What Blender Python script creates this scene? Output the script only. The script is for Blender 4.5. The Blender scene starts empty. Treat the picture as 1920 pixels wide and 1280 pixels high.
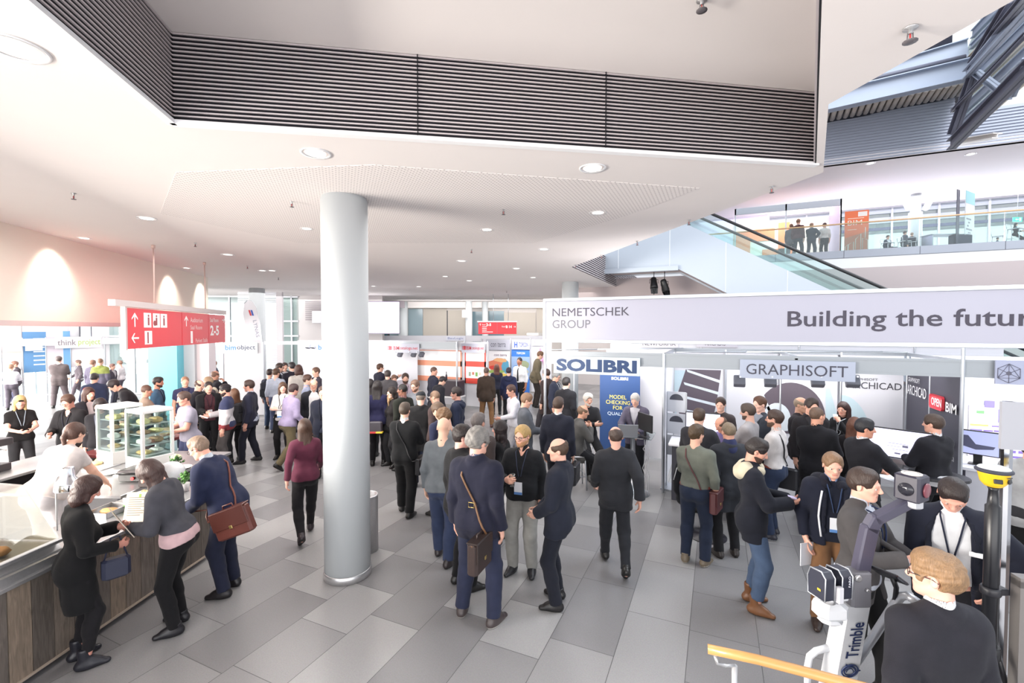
import bpy, math, random
import numpy as np
from mathutils import Vector, Matrix
S = bpy.context.scene
COL = S.collection
PI = math.pi
YAW = math.radians(24.3)
CY, SY = math.cos(YAW), math.sin(YAW)
F = 850.0
CAMH = 2.93
PITCH = math.atan(23 / F)
# world axes follow the floor tiles; the camera looks 24.3 degrees to the left of +Y
def W(x, y, z=0.0):
 """camera-aligned (x right, y ahead) to world"""
 return Vector((x * CY - y * SY, x * SY + y * CY, z))
def ray(px, py):
 dx, dz = (px - 960) / F, -(py - 640) / F
 c, s = math.cos(PITCH), math.sin(PITCH)
 y, z = c + s * dz, -s + c * dz
 return dx / y, z / y
def pz(px, py, z):
 """point of height z seen at a pixel"""
 dx, dz = ray(px, py)
 d = (z - CAMH) / dz
 return W(dx * d, d, z)
def pd(px, py, d):
 dx, dz = ray(px, py)
 return W(dx * d, d, CAMH + dz * d)
def dep_of(py, z=0.0):
 return (z - CAMH) / ray(960, py)[1]
# ---------------------------------------------------------------- camera, world, exposure
cam = bpy.data.cameras.new('camera')
cam.sensor_width = 36
cam.lens = F / 1920 * 36
cam.clip_start = 0.05
cam.clip_end = 300
camo = bpy.data.objects.new('camera', cam)
COL.objects.link(camo)
camo.location = (0, 0, CAMH)
camo.rotation_euler = (PI / 2 - PITCH, 0, YAW)
S.camera = camo
S.view_settings.view_transform = 'Standard'
S.view_settings.look = 'None'
S.view_settings.exposure = 0.0
S.view_settings.gamma = 1.0
S.view_settings.use_curve_mapping = False
S.cycles.use_denoising = True
S.cycles.max_bounces = 6
S.cycles.diffuse_bounces = 4
S.cycles.glossy_bounces = 3
S.cycles.transmission_bounces = 6
S.cycles.transparent_max_bounces = 12
S.cycles.caustics_reflective = False
S.cycles.caustics_refractive = False
S.cycles.sample_clamp_indirect = 4
wd = bpy.data.worlds.new('world')
S.world = wd
wd.use_nodes = True
_bg = wd.node_tree.nodes['Background']
_bg.inputs[0].default_value = (0.90, 0.94, 1.0, 1)
_bg.inputs[1].default_value = 1.05
def area(name, loc, rot, sx, sy, power, col=(1, 1, 1), spread=None):
 l = bpy.data.lights.new(name, 'AREA')
 l.shape = 'RECTANGLE'
 l.size, l.size_y, l.energy, l.color = sx, sy, power, col
 if spread:
  l.spread = spread
 o = bpy.data.objects.new(name, l)
 o.location, o.rotation_euler = loc, rot
 COL.objects.link(o)
 return o
def spot(name, loc, target, power, ang=60, col=(1, 1, 1), blend=.6, size=.06):
 l = bpy.data.lights.new(name, 'SPOT')
 l.energy, l.color, l.spot_size, l.spot_blend, l.shadow_soft_size = power, col, math.radians(ang), blend, size
 o = bpy.data.objects.new(name, l)
 o.location = loc
 o.rotation_euler = (Vector(target) - Vector(loc)).to_track_quat('-Z', 'Y').to_euler()
 COL.objects.link(o)
 return o
# daylight and lamps of the hall, with added fill lights
S.view_settings.exposure = .5
area('light_left_windows', W(-20, 14, 2.3), (PI / 2, 0, YAW - 1.25), 14, 3.8, 2600, (1, .95, .90))
area('fill_left_near', W(-9.5, 1.5, 2.2), (PI / 2 + .1, 0, YAW - 1.35), 5, 3.0, 2100, (1, .93, .84))  # added warm fill, brightens the near left ceiling
area('fill_behind', W(-.5, -5.0, 2.3), (PI / 2 + .06, 0, YAW), 15, 4, 450, (1, .97, .95))  # fill added behind the camera for ceiling and foreground
area('light_skylight', (9, 12, 15), (0, .35, 0), 10, 12, 2100, (.88, .94, 1))
area('light_far_hall', W(-4, 18, 4.3), (0, 0, YAW), 14, 6, 300, (1, .98, .96))
area('light_mid_hall', W(-2.5, 8.0, 4.3), (0, 0, YAW), 8, 5, 170, (1, .98, .96))
area('light_gallery', (7, 27, 9.2), (0, 0, 0), 16, 7, 380, (1, .97, 1))  # broad fill added to brighten the gallery
area('light_gallery_window', (10, 29.6, 7.8), (PI / 2, 0, PI), 14, 2.6, 550, (.95, .97, 1))
area('light_stand_right', (1.2, 9.1, 2.46), (.75, 0, 0), 3.6, .3, 28, (1, .98, .97))
area('light_stand_left', (-2.0, 9.1, 2.46), (.75, 0, 0), 2.0, .3, 30, (1, .98, .97))
area('light_stand_far_right', (5.0, 9.1, 2.46), (.75, 0, 0), 3.0, .3, 70, (1, .98, .97))
area('light_stand_top', (1.0, 9.6, 2.62), (PI, 0, 0), 6.0, 1.2, 90, (1, .97, .96))  # upward light added over the stand for the glow above it
area('light_mid_stand', (-5.2, 13.9, 2.46), (.7, 0, 0), 5.5, .3, 42, (1, .96, .93))
area('light_far_stand', (-6.6, 18.6, 2.46), (.7, 0, 0), 4.5, .3, 36, (1, .98, .97))
area('light_white_stand', W(-6.4, 16.3, 2.46), (.6, 0, YAW), 3.0, .3, 60, (1, .98, .97))
area('light_left_stands', W(-15.5, 18.2, 2.6), (.9, 0, YAW + .9), 8, .4, 60, (1, .97, .96))
for _x, _y, _tx, _ty in ((-7.15, 7.5, -7.56, 7.5), (-8.1, 11.3, -8.52, 11.3), (-8.6, 13.1, -9.0, 13.15)):
 spot('light_wallwash', W(_x, _y, 4.40), W(_tx, _ty, 3.5), 75, 90, (1, .91, .80), .9)
area('fill_far_wall', W(1, 23.6, 4.2), (.9, 0, YAW), 14, .8, 220, (1, .98, .96))  # unseen fill added to lift the far wall
area('fill_bulkhead', W(-3.2, 8.5, 4.40), (0, 0, YAW), 1.2, 1.2, 60, (1, .95, .9))  # no fitting here, fill added for the bulkhead
# ---------------------------------------------------------------- materials
_M = {}
def mat(key, col=(.8, .8, .8), rough=.6, metal=0.0, noise=0.0, nscale=20, bump=0.0, bscale=300, emit=None, es=1.0,
  spec=.5, sheen=0.0, coat=0.0):
 if key in _M:
  return _M[key]
 m = bpy.data.materials.new(key)
 m.use_nodes = True
 nt = m.node_tree
 b = nt.nodes['Principled BSDF']
 b.inputs['Base Color'].default_value = (*col, 1)
 b.inputs['Roughness'].default_value = rough
 b.inputs['Metallic'].default_value = metal
 b.inputs['Specular IOR Level'].default_value = spec
 if sheen:
  b.inputs['Sheen Weight'].default_value = sheen
 if coat:
  b.inputs['Coat Weight'].default_value = coat
 if emit:
  b.inputs['Emission Color'].default_value = (*emit, 1)
  b.inputs['Emission Strength'].default_value = es
 if noise or bump:
  tc = nt.nodes.new('ShaderNodeTexCoord')
 if noise:
  n = nt.nodes.new('ShaderNodeTexNoise')
  n.inputs['Scale'].default_value = nscale
  n.inputs['Detail'].default_value = 4
  nt.links.new(tc.outputs['Object'], n.inputs['Vector'])
  r = nt.nodes.new('ShaderNodeMix')
  r.data_type = 'RGBA'
  r.inputs['A'].default_value = (*[max(0, c * (1 - noise)) for c in col], 1)
  r.inputs['B'].default_value = (*[min(1, c * (1 + noise)) for c in col], 1)
  nt.links.new(n.outputs['Fac'], r.inputs['Factor'])
  nt.links.new(r.outputs['Result'], b.inputs['Base Color'])
 if bump:
  n2 = nt.nodes.new('ShaderNodeTexNoise')
  n2.inputs['Scale'].default_value = bscale
  n2.inputs['Detail'].default_value = 2
  nt.links.new(tc.outputs['Object'], n2.inputs['Vector'])
  bm_ = nt.nodes.new('ShaderNodeBump')
  bm_.inputs['Strength'].default_value = bump
  bm_.inputs['Distance'].default_value = .01
  nt.links.new(n2.outputs['Fac'], bm_.inputs['Height'])
  nt.links.new(bm_.outputs['Normal'], b.inputs['Normal'])
 _M[key] = m
 return m
def s2l(r, g, b):
 """0-255 display colour to scene linear"""
 return tuple((c / 255 / 12.92 if c < 10.3 else ((c / 255 + .055) / 1.055) ** 2.4) for c in (r, g, b))
def paint(r, g, b, rough=.5, **k):
 return mat('paint %d %d %d %.2f' % (r, g, b, rough) + str(sorted(k.items())), s2l(r, g, b), rough, **k)
def cloth(r, g, b):
 return mat('cloth %d %d %d' % (r, g, b), tuple((.74 * c + .26 * sum(s2l(r, g, b)) / 3) * (.62 if r + g + b < 480 else .8) for c in s2l(r, g, b)), .85, noise=.22, nscale=14, bump=.35, bscale=420, spec=.22, sheen=.05)
def glow(r, g, b, e=1.0):
 return mat('glow %d %d %d %.2f' % (r, g, b, e), s2l(r, g, b), .4, emit=s2l(r, g, b), es=e)
def skin(r, g, b):
 key = 'skin %d %d %d' % (r, g, b)
 m = mat(key, s2l(r, g, b), .5, noise=.10, nscale=18, bump=.12, bscale=260, spec=.35)
 return m
def glass_mat(key, tint=(.9, .97, .96), mixf=.12, rough=.02):
 if key in _M:
  return _M[key]
 m = bpy.data.materials.new(key)
 m.use_nodes = True
 nt = m.node_tree
 out = nt.nodes['Material Output']
 nt.nodes.remove(nt.nodes['Principled BSDF'])
 t = nt.nodes.new('ShaderNodeBsdfTransparent')
 t.inputs[0].default_value = (*tint, 1)
 g = nt.nodes.new('ShaderNodeBsdfGlossy')
 g.inputs['Roughness'].default_value = rough
 fr = nt.nodes.new('ShaderNodeLayerWeight')
 fr.inputs[0].default_value = .25
 mt = nt.nodes.new('ShaderNodeMath')
 mt.operation = 'MULTIPLY_ADD'
 mt.inputs[1].default_value = .55
 mt.inputs[2].default_value = mixf * .4
 nt.links.new(fr.outputs['Fresnel'], mt.inputs[0])
 mx = nt.nodes.new('ShaderNodeMixShader')
 nt.links.new(mt.outputs[0], mx.inputs[0])
 nt.links.new(t.outputs[0], mx.inputs[1])
 nt.links.new(g.outputs[0], mx.inputs[2])
 nt.links.new(mx.outputs[0], out.inputs[0])
 _M[key] = m
 return m
# ---------------------------------------------------------------- mesh building
def link(name, me, mats=(), parent=None, loc=None, rz=None):
 o = bpy.data.objects.new(name, me)
 COL.objects.link(o)
 for m in (mats if isinstance(mats, (list, tuple)) else [mats]):
  me.materials.append(m)
 if parent is not None:
  o.parent = parent
 if loc is not None:
  o.location = loc
 if rz is not None:
  o.rotation_euler = (0, 0, rz)
 return o
def tag(o, label, cat, group=None, kind=None):
 o['label'] = label
 o['category'] = cat
 if group:
  o['group'] = group
 if kind:
  o['kind'] = kind
 return o
def struct(o, label=None, cat=None):
 o['kind'] = 'structure'
 if label:
  o['label'] = label
 if cat:
  o['category'] = cat
 return o
def empty(name, loc, rz=0.0):
 o = bpy.data.objects.new(name, None)
 o.empty_display_size = .1
 o.location, o.rotation_euler = loc, (0, 0, rz)
 COL.objects.link(o)
 return o
class MB:
 """collects solid shapes and links them as ONE mesh"""
 def __init__(s):
  s.v, s.f, s.m, s.sm = [], [], [], []
 def add(s, vs, fs, mi=0, smooth=False):
  o = len(s.v)
  s.v += [tuple(p) for p in vs]
  s.f += [tuple(i + o for i in f) for f in fs]
  s.m += [mi] * len(fs)
  s.sm += [smooth] * len(fs)
  return s
 def box(s, x0, x1, y0, y1, z0, z1, mi=0, M=None):
  v = [(x, y, z) for z in (z0, z1) for y in (y0, y1) for x in (x0, x1)]
  if M is not None:
   v = [tuple(M @ Vector(p)) for p in v]
  return s.add(v, [(0, 2, 3, 1), (4, 5, 7, 6), (0, 1, 5, 4), (1, 3, 7, 5), (3, 2, 6, 7), (2, 0, 4, 6)], mi)
 def rbox(s, x0, x1, y0, y1, z0, z1, r=.01, mi=0, M=None):
  """box with bevelled vertical and horizontal edges (octagonal stack)"""
  def ring(i, z):
   a, b, c, d = x0 + i, x1 - i, y0 + i, y1 - i
   q = r
   return [(a + q, c, z), (b - q, c, z), (b, c + q, z), (b, d - q, z), (b - q, d, z), (a + q, d, z), (a, d - q, z), (a, c + q, z)]
  rs = [ring(r * .7, z0), ring(0, z0 + r * .7), ring(0, z1 - r * .7), ring(r * .7, z1)]
  v = sum(rs, [])
  if M is not None:
   v = [tuple(M @ Vector(p)) for p in v]
  f = [tuple(range(7, -1, -1)), tuple(range(24, 32))]
  for k in range(3):
   for i in range(8):
    j = (i + 1) % 8
    f.append((k * 8 + i, k * 8 + j, k * 8 + 8 + j, k * 8 + 8 + i))
  return s.add(v, f, mi)
 def lathe(s, prof, n=24, c=(0, 0, 0), mi=0, smooth=True, M=None, cap=True):
  v, f = [], []
  for r, z in prof:
   for i in range(n):
    a = 2 * PI * i / n
    v.append((c[0] + r * math.cos(a), c[1] + r * math.sin(a), c[2] + z))
  if M is not None:
   v = [tuple(M @ Vector(p)) for p in v]
  for k in range(len(prof) - 1):
   for i in range(n):
    j = (i + 1) % n
    f.append((k * n + i, k * n + j, k * n + n + j, k * n + n + i))
  s.add(v, f, mi, smooth)
  if cap:
   o = len(s.v) - len(v)
   s.f += [tuple(o + i for i in range(n - 1, -1, -1)), tuple(o + (len(prof) - 1) * n + i for i in range(n))]
   s.m += [mi, mi]
   s.sm += [False, False]
  return s
 def tube(s, pts, r, n=8, mi=0, closed=False, r2=None):
  pts = [Vector(p) for p in pts]
  N = len(pts)
  rings, up = [], None
  for i, p in enumerate(pts):
   a = pts[(i - 1) % N] if (i or closed) else p
   b = pts[(i + 1) % N] if (i < N - 1 or closed) else p
   t = (b - a).normalized()
   if up is None:
    up = t.orthogonal().normalized()
   up = (up - t * up.dot(t)).normalized()
   w = t.cross(up)
   rr = r if r2 is None else r + (r2 - r) * i / max(1, N - 1)
   rings += [tuple(p + (up * math.cos(2 * PI * k / n) + w * math.sin(2 * PI * k / n)) * rr) for k in range(n)]
  f = []
  for i in range(N if closed else N - 1):
   i2 = (i + 1) % N
   for k in range(n):
    k2 = (k + 1) % n
    f.append((i * n + k, i * n + k2, i2 * n + k2, i2 * n + k))
  o = len(s.v)
  s.add(rings, f, mi, True)
  if not closed:
   s.f += [tuple(o + k for k in range(n - 1, -1, -1)), tuple(o + (N - 1) * n + k for k in range(n))]
   s.m += [mi, mi]
   s.sm += [False, False]
  return s
 def prism(s, poly, z0, z1, mi=0, M=None, mi_side=None):
  """polygon (x,y) extruded z0..z1"""
  n = len(poly)
  v = [(x, y, z0) for x, y in poly] + [(x, y, z1) for x, y in poly]
  if M is not None:
   v = [tuple(M @ Vector(p)) for p in v]
  s.add(v, [tuple(range(n - 1, -1, -1)), tuple(range(n, 2 * n))], mi)
  return s_add_sides(s, n, mi if mi_side is None else mi_side)
 def build(s, name, mats, parent=None, loc=None, rz=None, bevel=0.0):
  me = bpy.data.meshes.new(name)
  me.from_pydata(s.v, [], s.f)
  me.polygons.foreach_set('material_index', s.m)
  me.polygons.foreach_set('use_smooth', s.sm)
  me.update()
  o = link(name, me, mats, parent, loc, rz)
  if bevel:
   b = o.modifiers.new('bevel', 'BEVEL')
   b.width, b.segments, b.limit_method = bevel, 2, 'ANGLE'
  return o
def s_add_sides(s, n, mi):
 o = len(s.v) - 2 * n
 for i in range(n):
  j = (i + 1) % n
  s.f.append((o + i, o + j, o + n + j, o + n + i))
  s.m.append(mi)
  s.sm.append(False)
 return s
def vert_M(p0, p1):
 """matrix: local x along p0->p1 (horizontal), local y up, local z out of the face (towards the right-hand side of travel)"""
 p0, p1 = Vector(p0), Vector(p1)
 x = (p1 - p0)
 x.z = 0
 x.normalize()
 y = Vector((0, 0, 1))
 z = x.cross(y)
 m = Matrix((x, y, z)).transposed().to_4x4()
 m.translation = p0
 return m
_TXT = {}
def text(body, w, h, M, material, parent, name='lettering', bold=0.0, depth=.003):
 """raised lettering fitted into w x h (w or h may be None), centred on matrix M (x along, y up, z out)"""
 key = (body, bold)
 if key not in _TXT:
  cu = bpy.data.curves.new('t', 'FONT')
  cu.body = body
  cu.offset = bold
  cu.resolution_u = 3
  cu.extrude = 0
  o = bpy.data.objects.new('t', cu)
  COL.objects.link(o)
  bpy.context.view_layer.update()
  dg = bpy.context.evaluated_depsgraph_get()
  me = bpy.data.meshes.new_from_object(o.evaluated_get(dg))
  bpy.data.objects.remove(o)
  n = len(me.vertices)
  co = np.empty(n * 3, np.float32)
  me.vertices.foreach_get('co', co)
  fs = [tuple(p.vertices) for p in me.polygons]
  bpy.data.meshes.remove(me)
  co = co.reshape(-1, 3)
  lo, hi = co.min(0), co.max(0)
  _TXT[key] = (co - (lo + hi) / 2, fs, hi - lo)
 co, fs, dim = _TXT[key]
 sx = w / dim[0] if w else h / dim[1]
 sy = h / dim[1] if h else sx
 v = [tuple(M @ Vector((c[0] * sx, c[1] * sy, depth))) for c in co]
 me = bpy.data.meshes.new(name)
 me.from_pydata(v, [], fs)
 me.update()
 return link(name, me, material, parent)
def TM(M, x, y, z=0.0):
 return M @ Matrix.Translation((x, y, z))
# ---------------------------------------------------------------- smooth bodies: signed distance fields turned into one skin
def smin(a, b, k):
 h = np.maximum(k - np.abs(a - b), 0) / k
 return np.minimum(a, b) - h * h * (k * .25)
def cap(a, b, ra, rb=None, k=.02, q=None, flat=0, op='u'):
 return ['cap', np.array(a, float), np.array(b, float), ra, ra if rb is None else rb, k, q, flat, op]
def ell(c, r, R=None, k=.02, op='u'):
 return ['ell', np.array(c, float), np.array(r, float), np.eye(3) if R is None else R, k, op]
def half(n, p, k=.004, op='i'):
 """keep the side the normal points away from"""
 return ['half', np.array(n, float), np.array(p, float), k, op]
def fn(f, k=.006, op='s'):
 """custom distance f(X,Y,Z) over the whole grid"""
 return ['fn', f, k, op]
def grow(prims, d):
 out = []
 for p in prims:
  p = list(p)
  if p[0] == 'cap':
   p[3] += d
   p[4] += d
  elif p[0] == 'ell':
   p[2] = p[2] + d
  out.append(p)
 return out
def skin_mesh(prims, h):
 """surface nets over the union of the primitives -> verts, quads"""
 los, his = [], []
 for p in prims:
  if p[-1] != 'u':
   continue
  if p[0] == 'cap':
   r = max(p[3], p[4])
   los.append(np.minimum(p[1], p[2]) - r)
   his.append(np.maximum(p[1], p[2]) + r)
  elif p[0] == 'ell':
   los.append(p[1] - p[2].max())
   his.append(p[1] + p[2].max())
 lo = np.min(los, 0) - 2.5 * h
 hi = np.max(his, 0) + 2.5 * h
 n = np.ceil((hi - lo) / h).astype(int) + 1
 ax = [(lo[i] + h * np.arange(n[i])).astype(np.float32) for i in range(3)]
 f = np.full(n, .15, np.float32)
 for p in prims:
  if p[0] in ('cap', 'ell'):
   if p[0] == 'cap':
    r = max(p[3], p[4]) + .07
    a, b = np.minimum(p[1], p[2]) - r, np.maximum(p[1], p[2]) + r
    k = p[5]
   else:
    a, b = p[1] - p[2].max() - .07, p[1] + p[2].max() + .07
    k = p[4]
   i0 = np.clip(np.floor((a - lo) / h).astype(int), 0, n)
   i1 = np.clip(np.ceil((b - lo) / h).astype(int) + 1, 0, n)
   if np.any(i1 <= i0):
    continue
   sl = tuple(slice(i0[i], i1[i]) for i in range(3))
   X = ax[0][sl[0]][:, None, None]
   Y = ax[1][sl[1]][None, :, None]
   Z = ax[2][sl[2]][None, None, :]
  else:
   sl = (slice(None),) * 3
   X, Y, Z = ax[0][:, None, None], ax[1][None, :, None], ax[2][None, None, :]
  op = p[-1]
  if p[0] == 'cap':
   _, A, B, ra, rb, k, q, flat, _o = p
   x, y, z = X - np.float32(A[0]), Y - np.float32(A[1]), Z - np.float32(A[2])
   ba = B - A
   if q is not None:
    nn = np.array(q[:3], float)
    nn = nn / np.linalg.norm(nn)
    g = 1 / q[3] - 1
    t = (x * nn[0] + y * nn[1] + z * nn[2]) * g
    x, y, z = x + t * nn[0], y + t * nn[1], z + t * nn[2]
    ba = ba + nn * (ba @ nn) * g
   L2 = max(1e-9, float(ba @ ba))
   tu = (x * ba[0] + y * ba[1] + z * ba[2]) / L2
   t = np.clip(tu, 0, 1)
   d = np.sqrt((x - t * ba[0]) ** 2 + (y - t * ba[1]) ** 2 + (z - t * ba[2]) ** 2) - (ra + t * (rb - ra))
   if flat:
    L = math.sqrt(L2)
    d = np.maximum(d, (tu - 1) * L)
    if flat > 1:
     d = np.maximum(d, -tu * L)
  elif p[0] == 'ell':
   _, c, r, R, k, _o = p
   x, y, z = X - np.float32(c[0]), Y - np.float32(c[1]), Z - np.float32(c[2])
   u = [x * R[0, i] + y * R[1, i] + z * R[2, i] for i in range(3)]
   k0 = np.sqrt((u[0] / r[0]) ** 2 + (u[1] / r[1]) ** 2 + (u[2] / r[2]) ** 2)
   k1 = np.sqrt((u[0] / r[0] ** 2) ** 2 + (u[1] / r[1] ** 2) ** 2 + (u[2] / r[2] ** 2) ** 2) + 1e-6
   d = k0 * (k0 - 1) / k1
  elif p[0] == 'half':
   _, nn, pt, k, _o = p
   d = (X - pt[0]) * nn[0] + (Y - pt[1]) * nn[1] + (Z - pt[2]) * nn[2]
  else:
   _, func, k, _o = p
   d = func(X, Y, Z)
  d = d.astype(np.float32)
  if op == 'u':
   f[sl] = smin(f[sl], d, k)
  elif op == 's':
   f[sl] = -smin(-f[sl], d, k)
  else:
   f[sl] = -smin(-f[sl], -d, k)
 s = f < 0
 for i in range(3):  # keep the rim outside
  s[(slice(None),) * i + (0,)] = False
  s[(slice(None),) * i + (-1,)] = False
 c = np.zeros(n - 1, np.uint8)
 off = [(i, j, k) for i in (0, 1) for j in (0, 1) for k in (0, 1)]
 for i, j, k in off:
  c += s[i:n[0] - 1 + i, j:n[1] - 1 + j, k:n[2] - 1 + k]
 act = (c > 0) & (c < 8)
 ci = np.argwhere(act)
 if len(ci) == 0:
  return np.zeros((0, 3)), np.zeros((0, 4), int)
 idx = np.full(act.shape, -1, np.int32)
 idx[act] = np.arange(len(ci))
 cv = np.stack([f[ci[:, 0] + i, ci[:, 1] + j, ci[:, 2] + k] for i, j, k in off], 1)
 acc = np.zeros((len(ci), 3), np.float32)
 cnt = np.zeros(len(ci), np.float32)
 offa = np.array(off, np.float32)
 for a in range(8):
  for b in range(a + 1, 8):
   if np.abs(offa[a] - offa[b]).sum() != 1:
    continue
   fa, fb = cv[:, a], cv[:, b]
   m = (fa < 0) != (fb < 0)
   t = np.where(m, fa / np.where(m, fa - fb, 1), 0)
   acc += np.where(m[:, None], offa[a] + (offa[b] - offa[a]) * t[:, None], 0)
   cnt += m
 v = lo + (ci + acc / np.maximum(cnt, 1)[:, None]) * h
 quads = []
 for axis in range(3):
  u, w = (axis + 1) % 3, (axis + 2) % 3
  s0 = [slice(None)] * 3
  s1 = [slice(None)] * 3
  s0[axis], s1[axis] = slice(0, -1), slice(1, None)
  e = s[tuple(s0)] != s[tuple(s1)]
  p = np.argwhere(e)
  if len(p) == 0:
   continue
  p = p[(p[:, u] > 0) & (p[:, w] > 0)]
  ins = s[p[:, 0], p[:, 1], p[:, 2]]
  du, dw = np.zeros(3, int), np.zeros(3, int)
  du[u], dw[w] = 1, 1
  def g(q):
   return idx[q[:, 0], q[:, 1], q[:, 2]]
  qd = np.stack([g(p - du - dw), g(p - dw), g(p), g(p - du)], 1)
  ok = (qd >= 0).all(1)
  qd, ins = qd[ok], ins[ok]
  qd[~ins] = qd[~ins][:, ::-1]
  quads.append(qd)
 return v, np.concatenate(quads)
def np_mesh(name, v, q, mi=None):
 me = bpy.data.meshes.new(name)
 nv, nq = len(v), len(q)
 me.vertices.add(nv)
 me.vertices.foreach_set('co', np.asarray(v, np.float32).ravel())
 me.loops.add(nq * 4)
 me.loops.foreach_set('vertex_index', np.asarray(q, np.int32).ravel())
 me.polygons.add(nq)
 me.polygons.foreach_set('loop_start', np.arange(0, nq * 4, 4, dtype=np.int32))
 me.polygons.foreach_set('use_smooth', np.ones(nq, bool))
 if mi is not None:
  me.polygons.foreach_set('material_index', np.asarray(mi, np.int32))
 me.update(calc_edges=True)
 return me
def vnormals(v, q):
 nf = np.cross(v[q[:, 2]] - v[q[:, 0]], v[q[:, 3]] - v[q[:, 1]])
 nn = np.zeros_like(v)
 for i in range(4):
  np.add.at(nn, q[:, i], nf)
 return nn / (np.linalg.norm(nn, axis=1)[:, None] + 1e-9)
def wrinkle(v, q, amp, seed, bias=0.0, fs=1.0):
 """cloth folds: push the skin in and out along its normals"""
 rg = np.random.RandomState(seed)
 a = np.zeros(len(v))
 for fr in (9, 17, 30, 48):
  d = rg.normal(size=3) * np.array([.7, .7, 1.0])
  d /= np.linalg.norm(d)
  e = rg.normal(size=3)
  w = rg.uniform(0, 6.3, 2)
  a += np.sin(v @ d * fr * fs + w[0] + 1.6 * np.sin(v @ e * fr * fs * .35 + w[1])) * (11 / (fr + 4))
 return v + vnormals(v, q) * ((a + bias) * amp)[:, None]
# ---------------------------------------------------------------- people
def hairmat(r, g, b):
 key = 'hair strands %d %d %d' % (r, g, b)
 if key in _M:
  return _M[key]
 m = mat(key, tuple(c * (.6 if r + g + b < 300 else .8) for c in s2l(r, g, b)), .5, noise=.5, nscale=1.0, spec=.45)
 nt = m.node_tree
 n = [x for x in nt.nodes if x.type == 'TEX_NOISE'][0]
 tc = [x for x in nt.nodes if x.type == 'TEX_COORD'][0]
 mp = nt.nodes.new('ShaderNodeMapping')
 mp.inputs['Scale'].default_value = (150, 150, 26)
 nt.links.new(tc.outputs['Object'], mp.inputs[0])
 nt.links.new(mp.outputs[0], n.inputs['Vector'])
 bm_ = nt.nodes.new('ShaderNodeBump')
 bm_.inputs['Strength'].default_value = .8
 bm_.inputs['Distance'].default_value = .006
 nt.links.new(n.outputs['Fac'], bm_.inputs['Height'])
 nt.links.new(bm_.outputs['Normal'], nt.nodes['Principled BSDF'].inputs['Normal'])
 return m
def _n(v):
 v = np.asarray(v, float)
 return v / (np.linalg.norm(v) + 1e-9)
def rx(d):
 t = math.radians(d)
 return np.array([[1, 0, 0], [0, math.cos(t), math.sin(t)], [0, -math.sin(t), math.cos(t)]])
def ry(d):
 t = math.radians(d)
 return np.array([[math.cos(t), 0, math.sin(t)], [0, 1, 0], [-math.sin(t), 0, math.cos(t)]])
def rz_(d):
 t = math.radians(d)
 return np.array([[math.cos(t), math.sin(t), 0], [-math.sin(t), math.cos(t), 0], [0, 0, 1]])
def ik(a, t, l1, l2, pole):
 d = t - a
 L = np.linalg.norm(d)
 if L > (l1 + l2) * .997:
  t = a + d / L * (l1 + l2) * .997
  d = t - a
  L = np.linalg.norm(d)
 u = d / L
 x = (l1 * l1 - l2 * l2 + L * L) / (2 * L)
 hgt = math.sqrt(max(0, l1 * l1 - x * x))
 p = np.asarray(pole, float)
 p = _n(p - u * (p @ u))
 return a + u * x + p * hgt, t
# wrist place (x outwards, y ahead, z above floor for a 1.76 m body), elbow direction, palm direction, finger curl
ARMS = {
 'hang': (None, (.35, -1, 0), (-1, -.15, 0), .35),
 'walkf': ((.22, .24, .98), (.3, -1, -.2), (-1, 0, 0), .45),
 'walkb': ((.25, -.20, .95), (.3, -1, 0), (-1, 0, 0), .45),
 'front': ((.08, .34, 1.12), (.6, -.6, -.6), (-1, 0, .3), .6),
 'hold': ((.10, .30, 1.20), (.6, -.5, -.8), (-1, .1, .2), .75),
 'phone': ((.05, .33, 1.16), (.7, -.5, -.7), (-.5, -.1, 1), .6),
 'cross': ((-.06, .23, 1.19), (1, .1, -.5), (0, -1, .1), .3),
 'crossb': ((-.03, .20, 1.15), (1, .1, -.5), (0, -1, .1), .3),
 'pocket': ((.235, .05, .90), (.5, -1, .2), (-1, 0, 0), .3),
 'hip': ((.20, .07, 1.02), (1, -.5, 0), (-.6, -.8, 0), .35),
 'back': ((.02, -.19, 1.00), (1, -.3, 0), (0, -1, 0), .4),
 'chin': ((.02, .20, 1.40), (.5, .5, -1), (-.6, -.6, .2), .8),
 'mouth': ((.03, .22, 1.46), (.5, .4, -1), (-.7, -.5, .2), .8),
 'point': ((.22, .52, 1.38), (.4, -.4, -1), (-1, 0, -.2), .15),
 'reach': ((.16, .52, 1.12), (.5, -.4, -1), (-.5, 0, -1), .25),
 'desk': ((.16, .36, 1.06), (.8, -.6, -.4), (-.2, 0, -1), .3),
 'lap': ((.12, .30, .72), (.6, -.8, 0), (0, 0, -1), .3),
 'shoulder': ((.10, .10, 1.40), (.8, .3, -1), (-.5, -.5, 0), .7),
}
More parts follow.
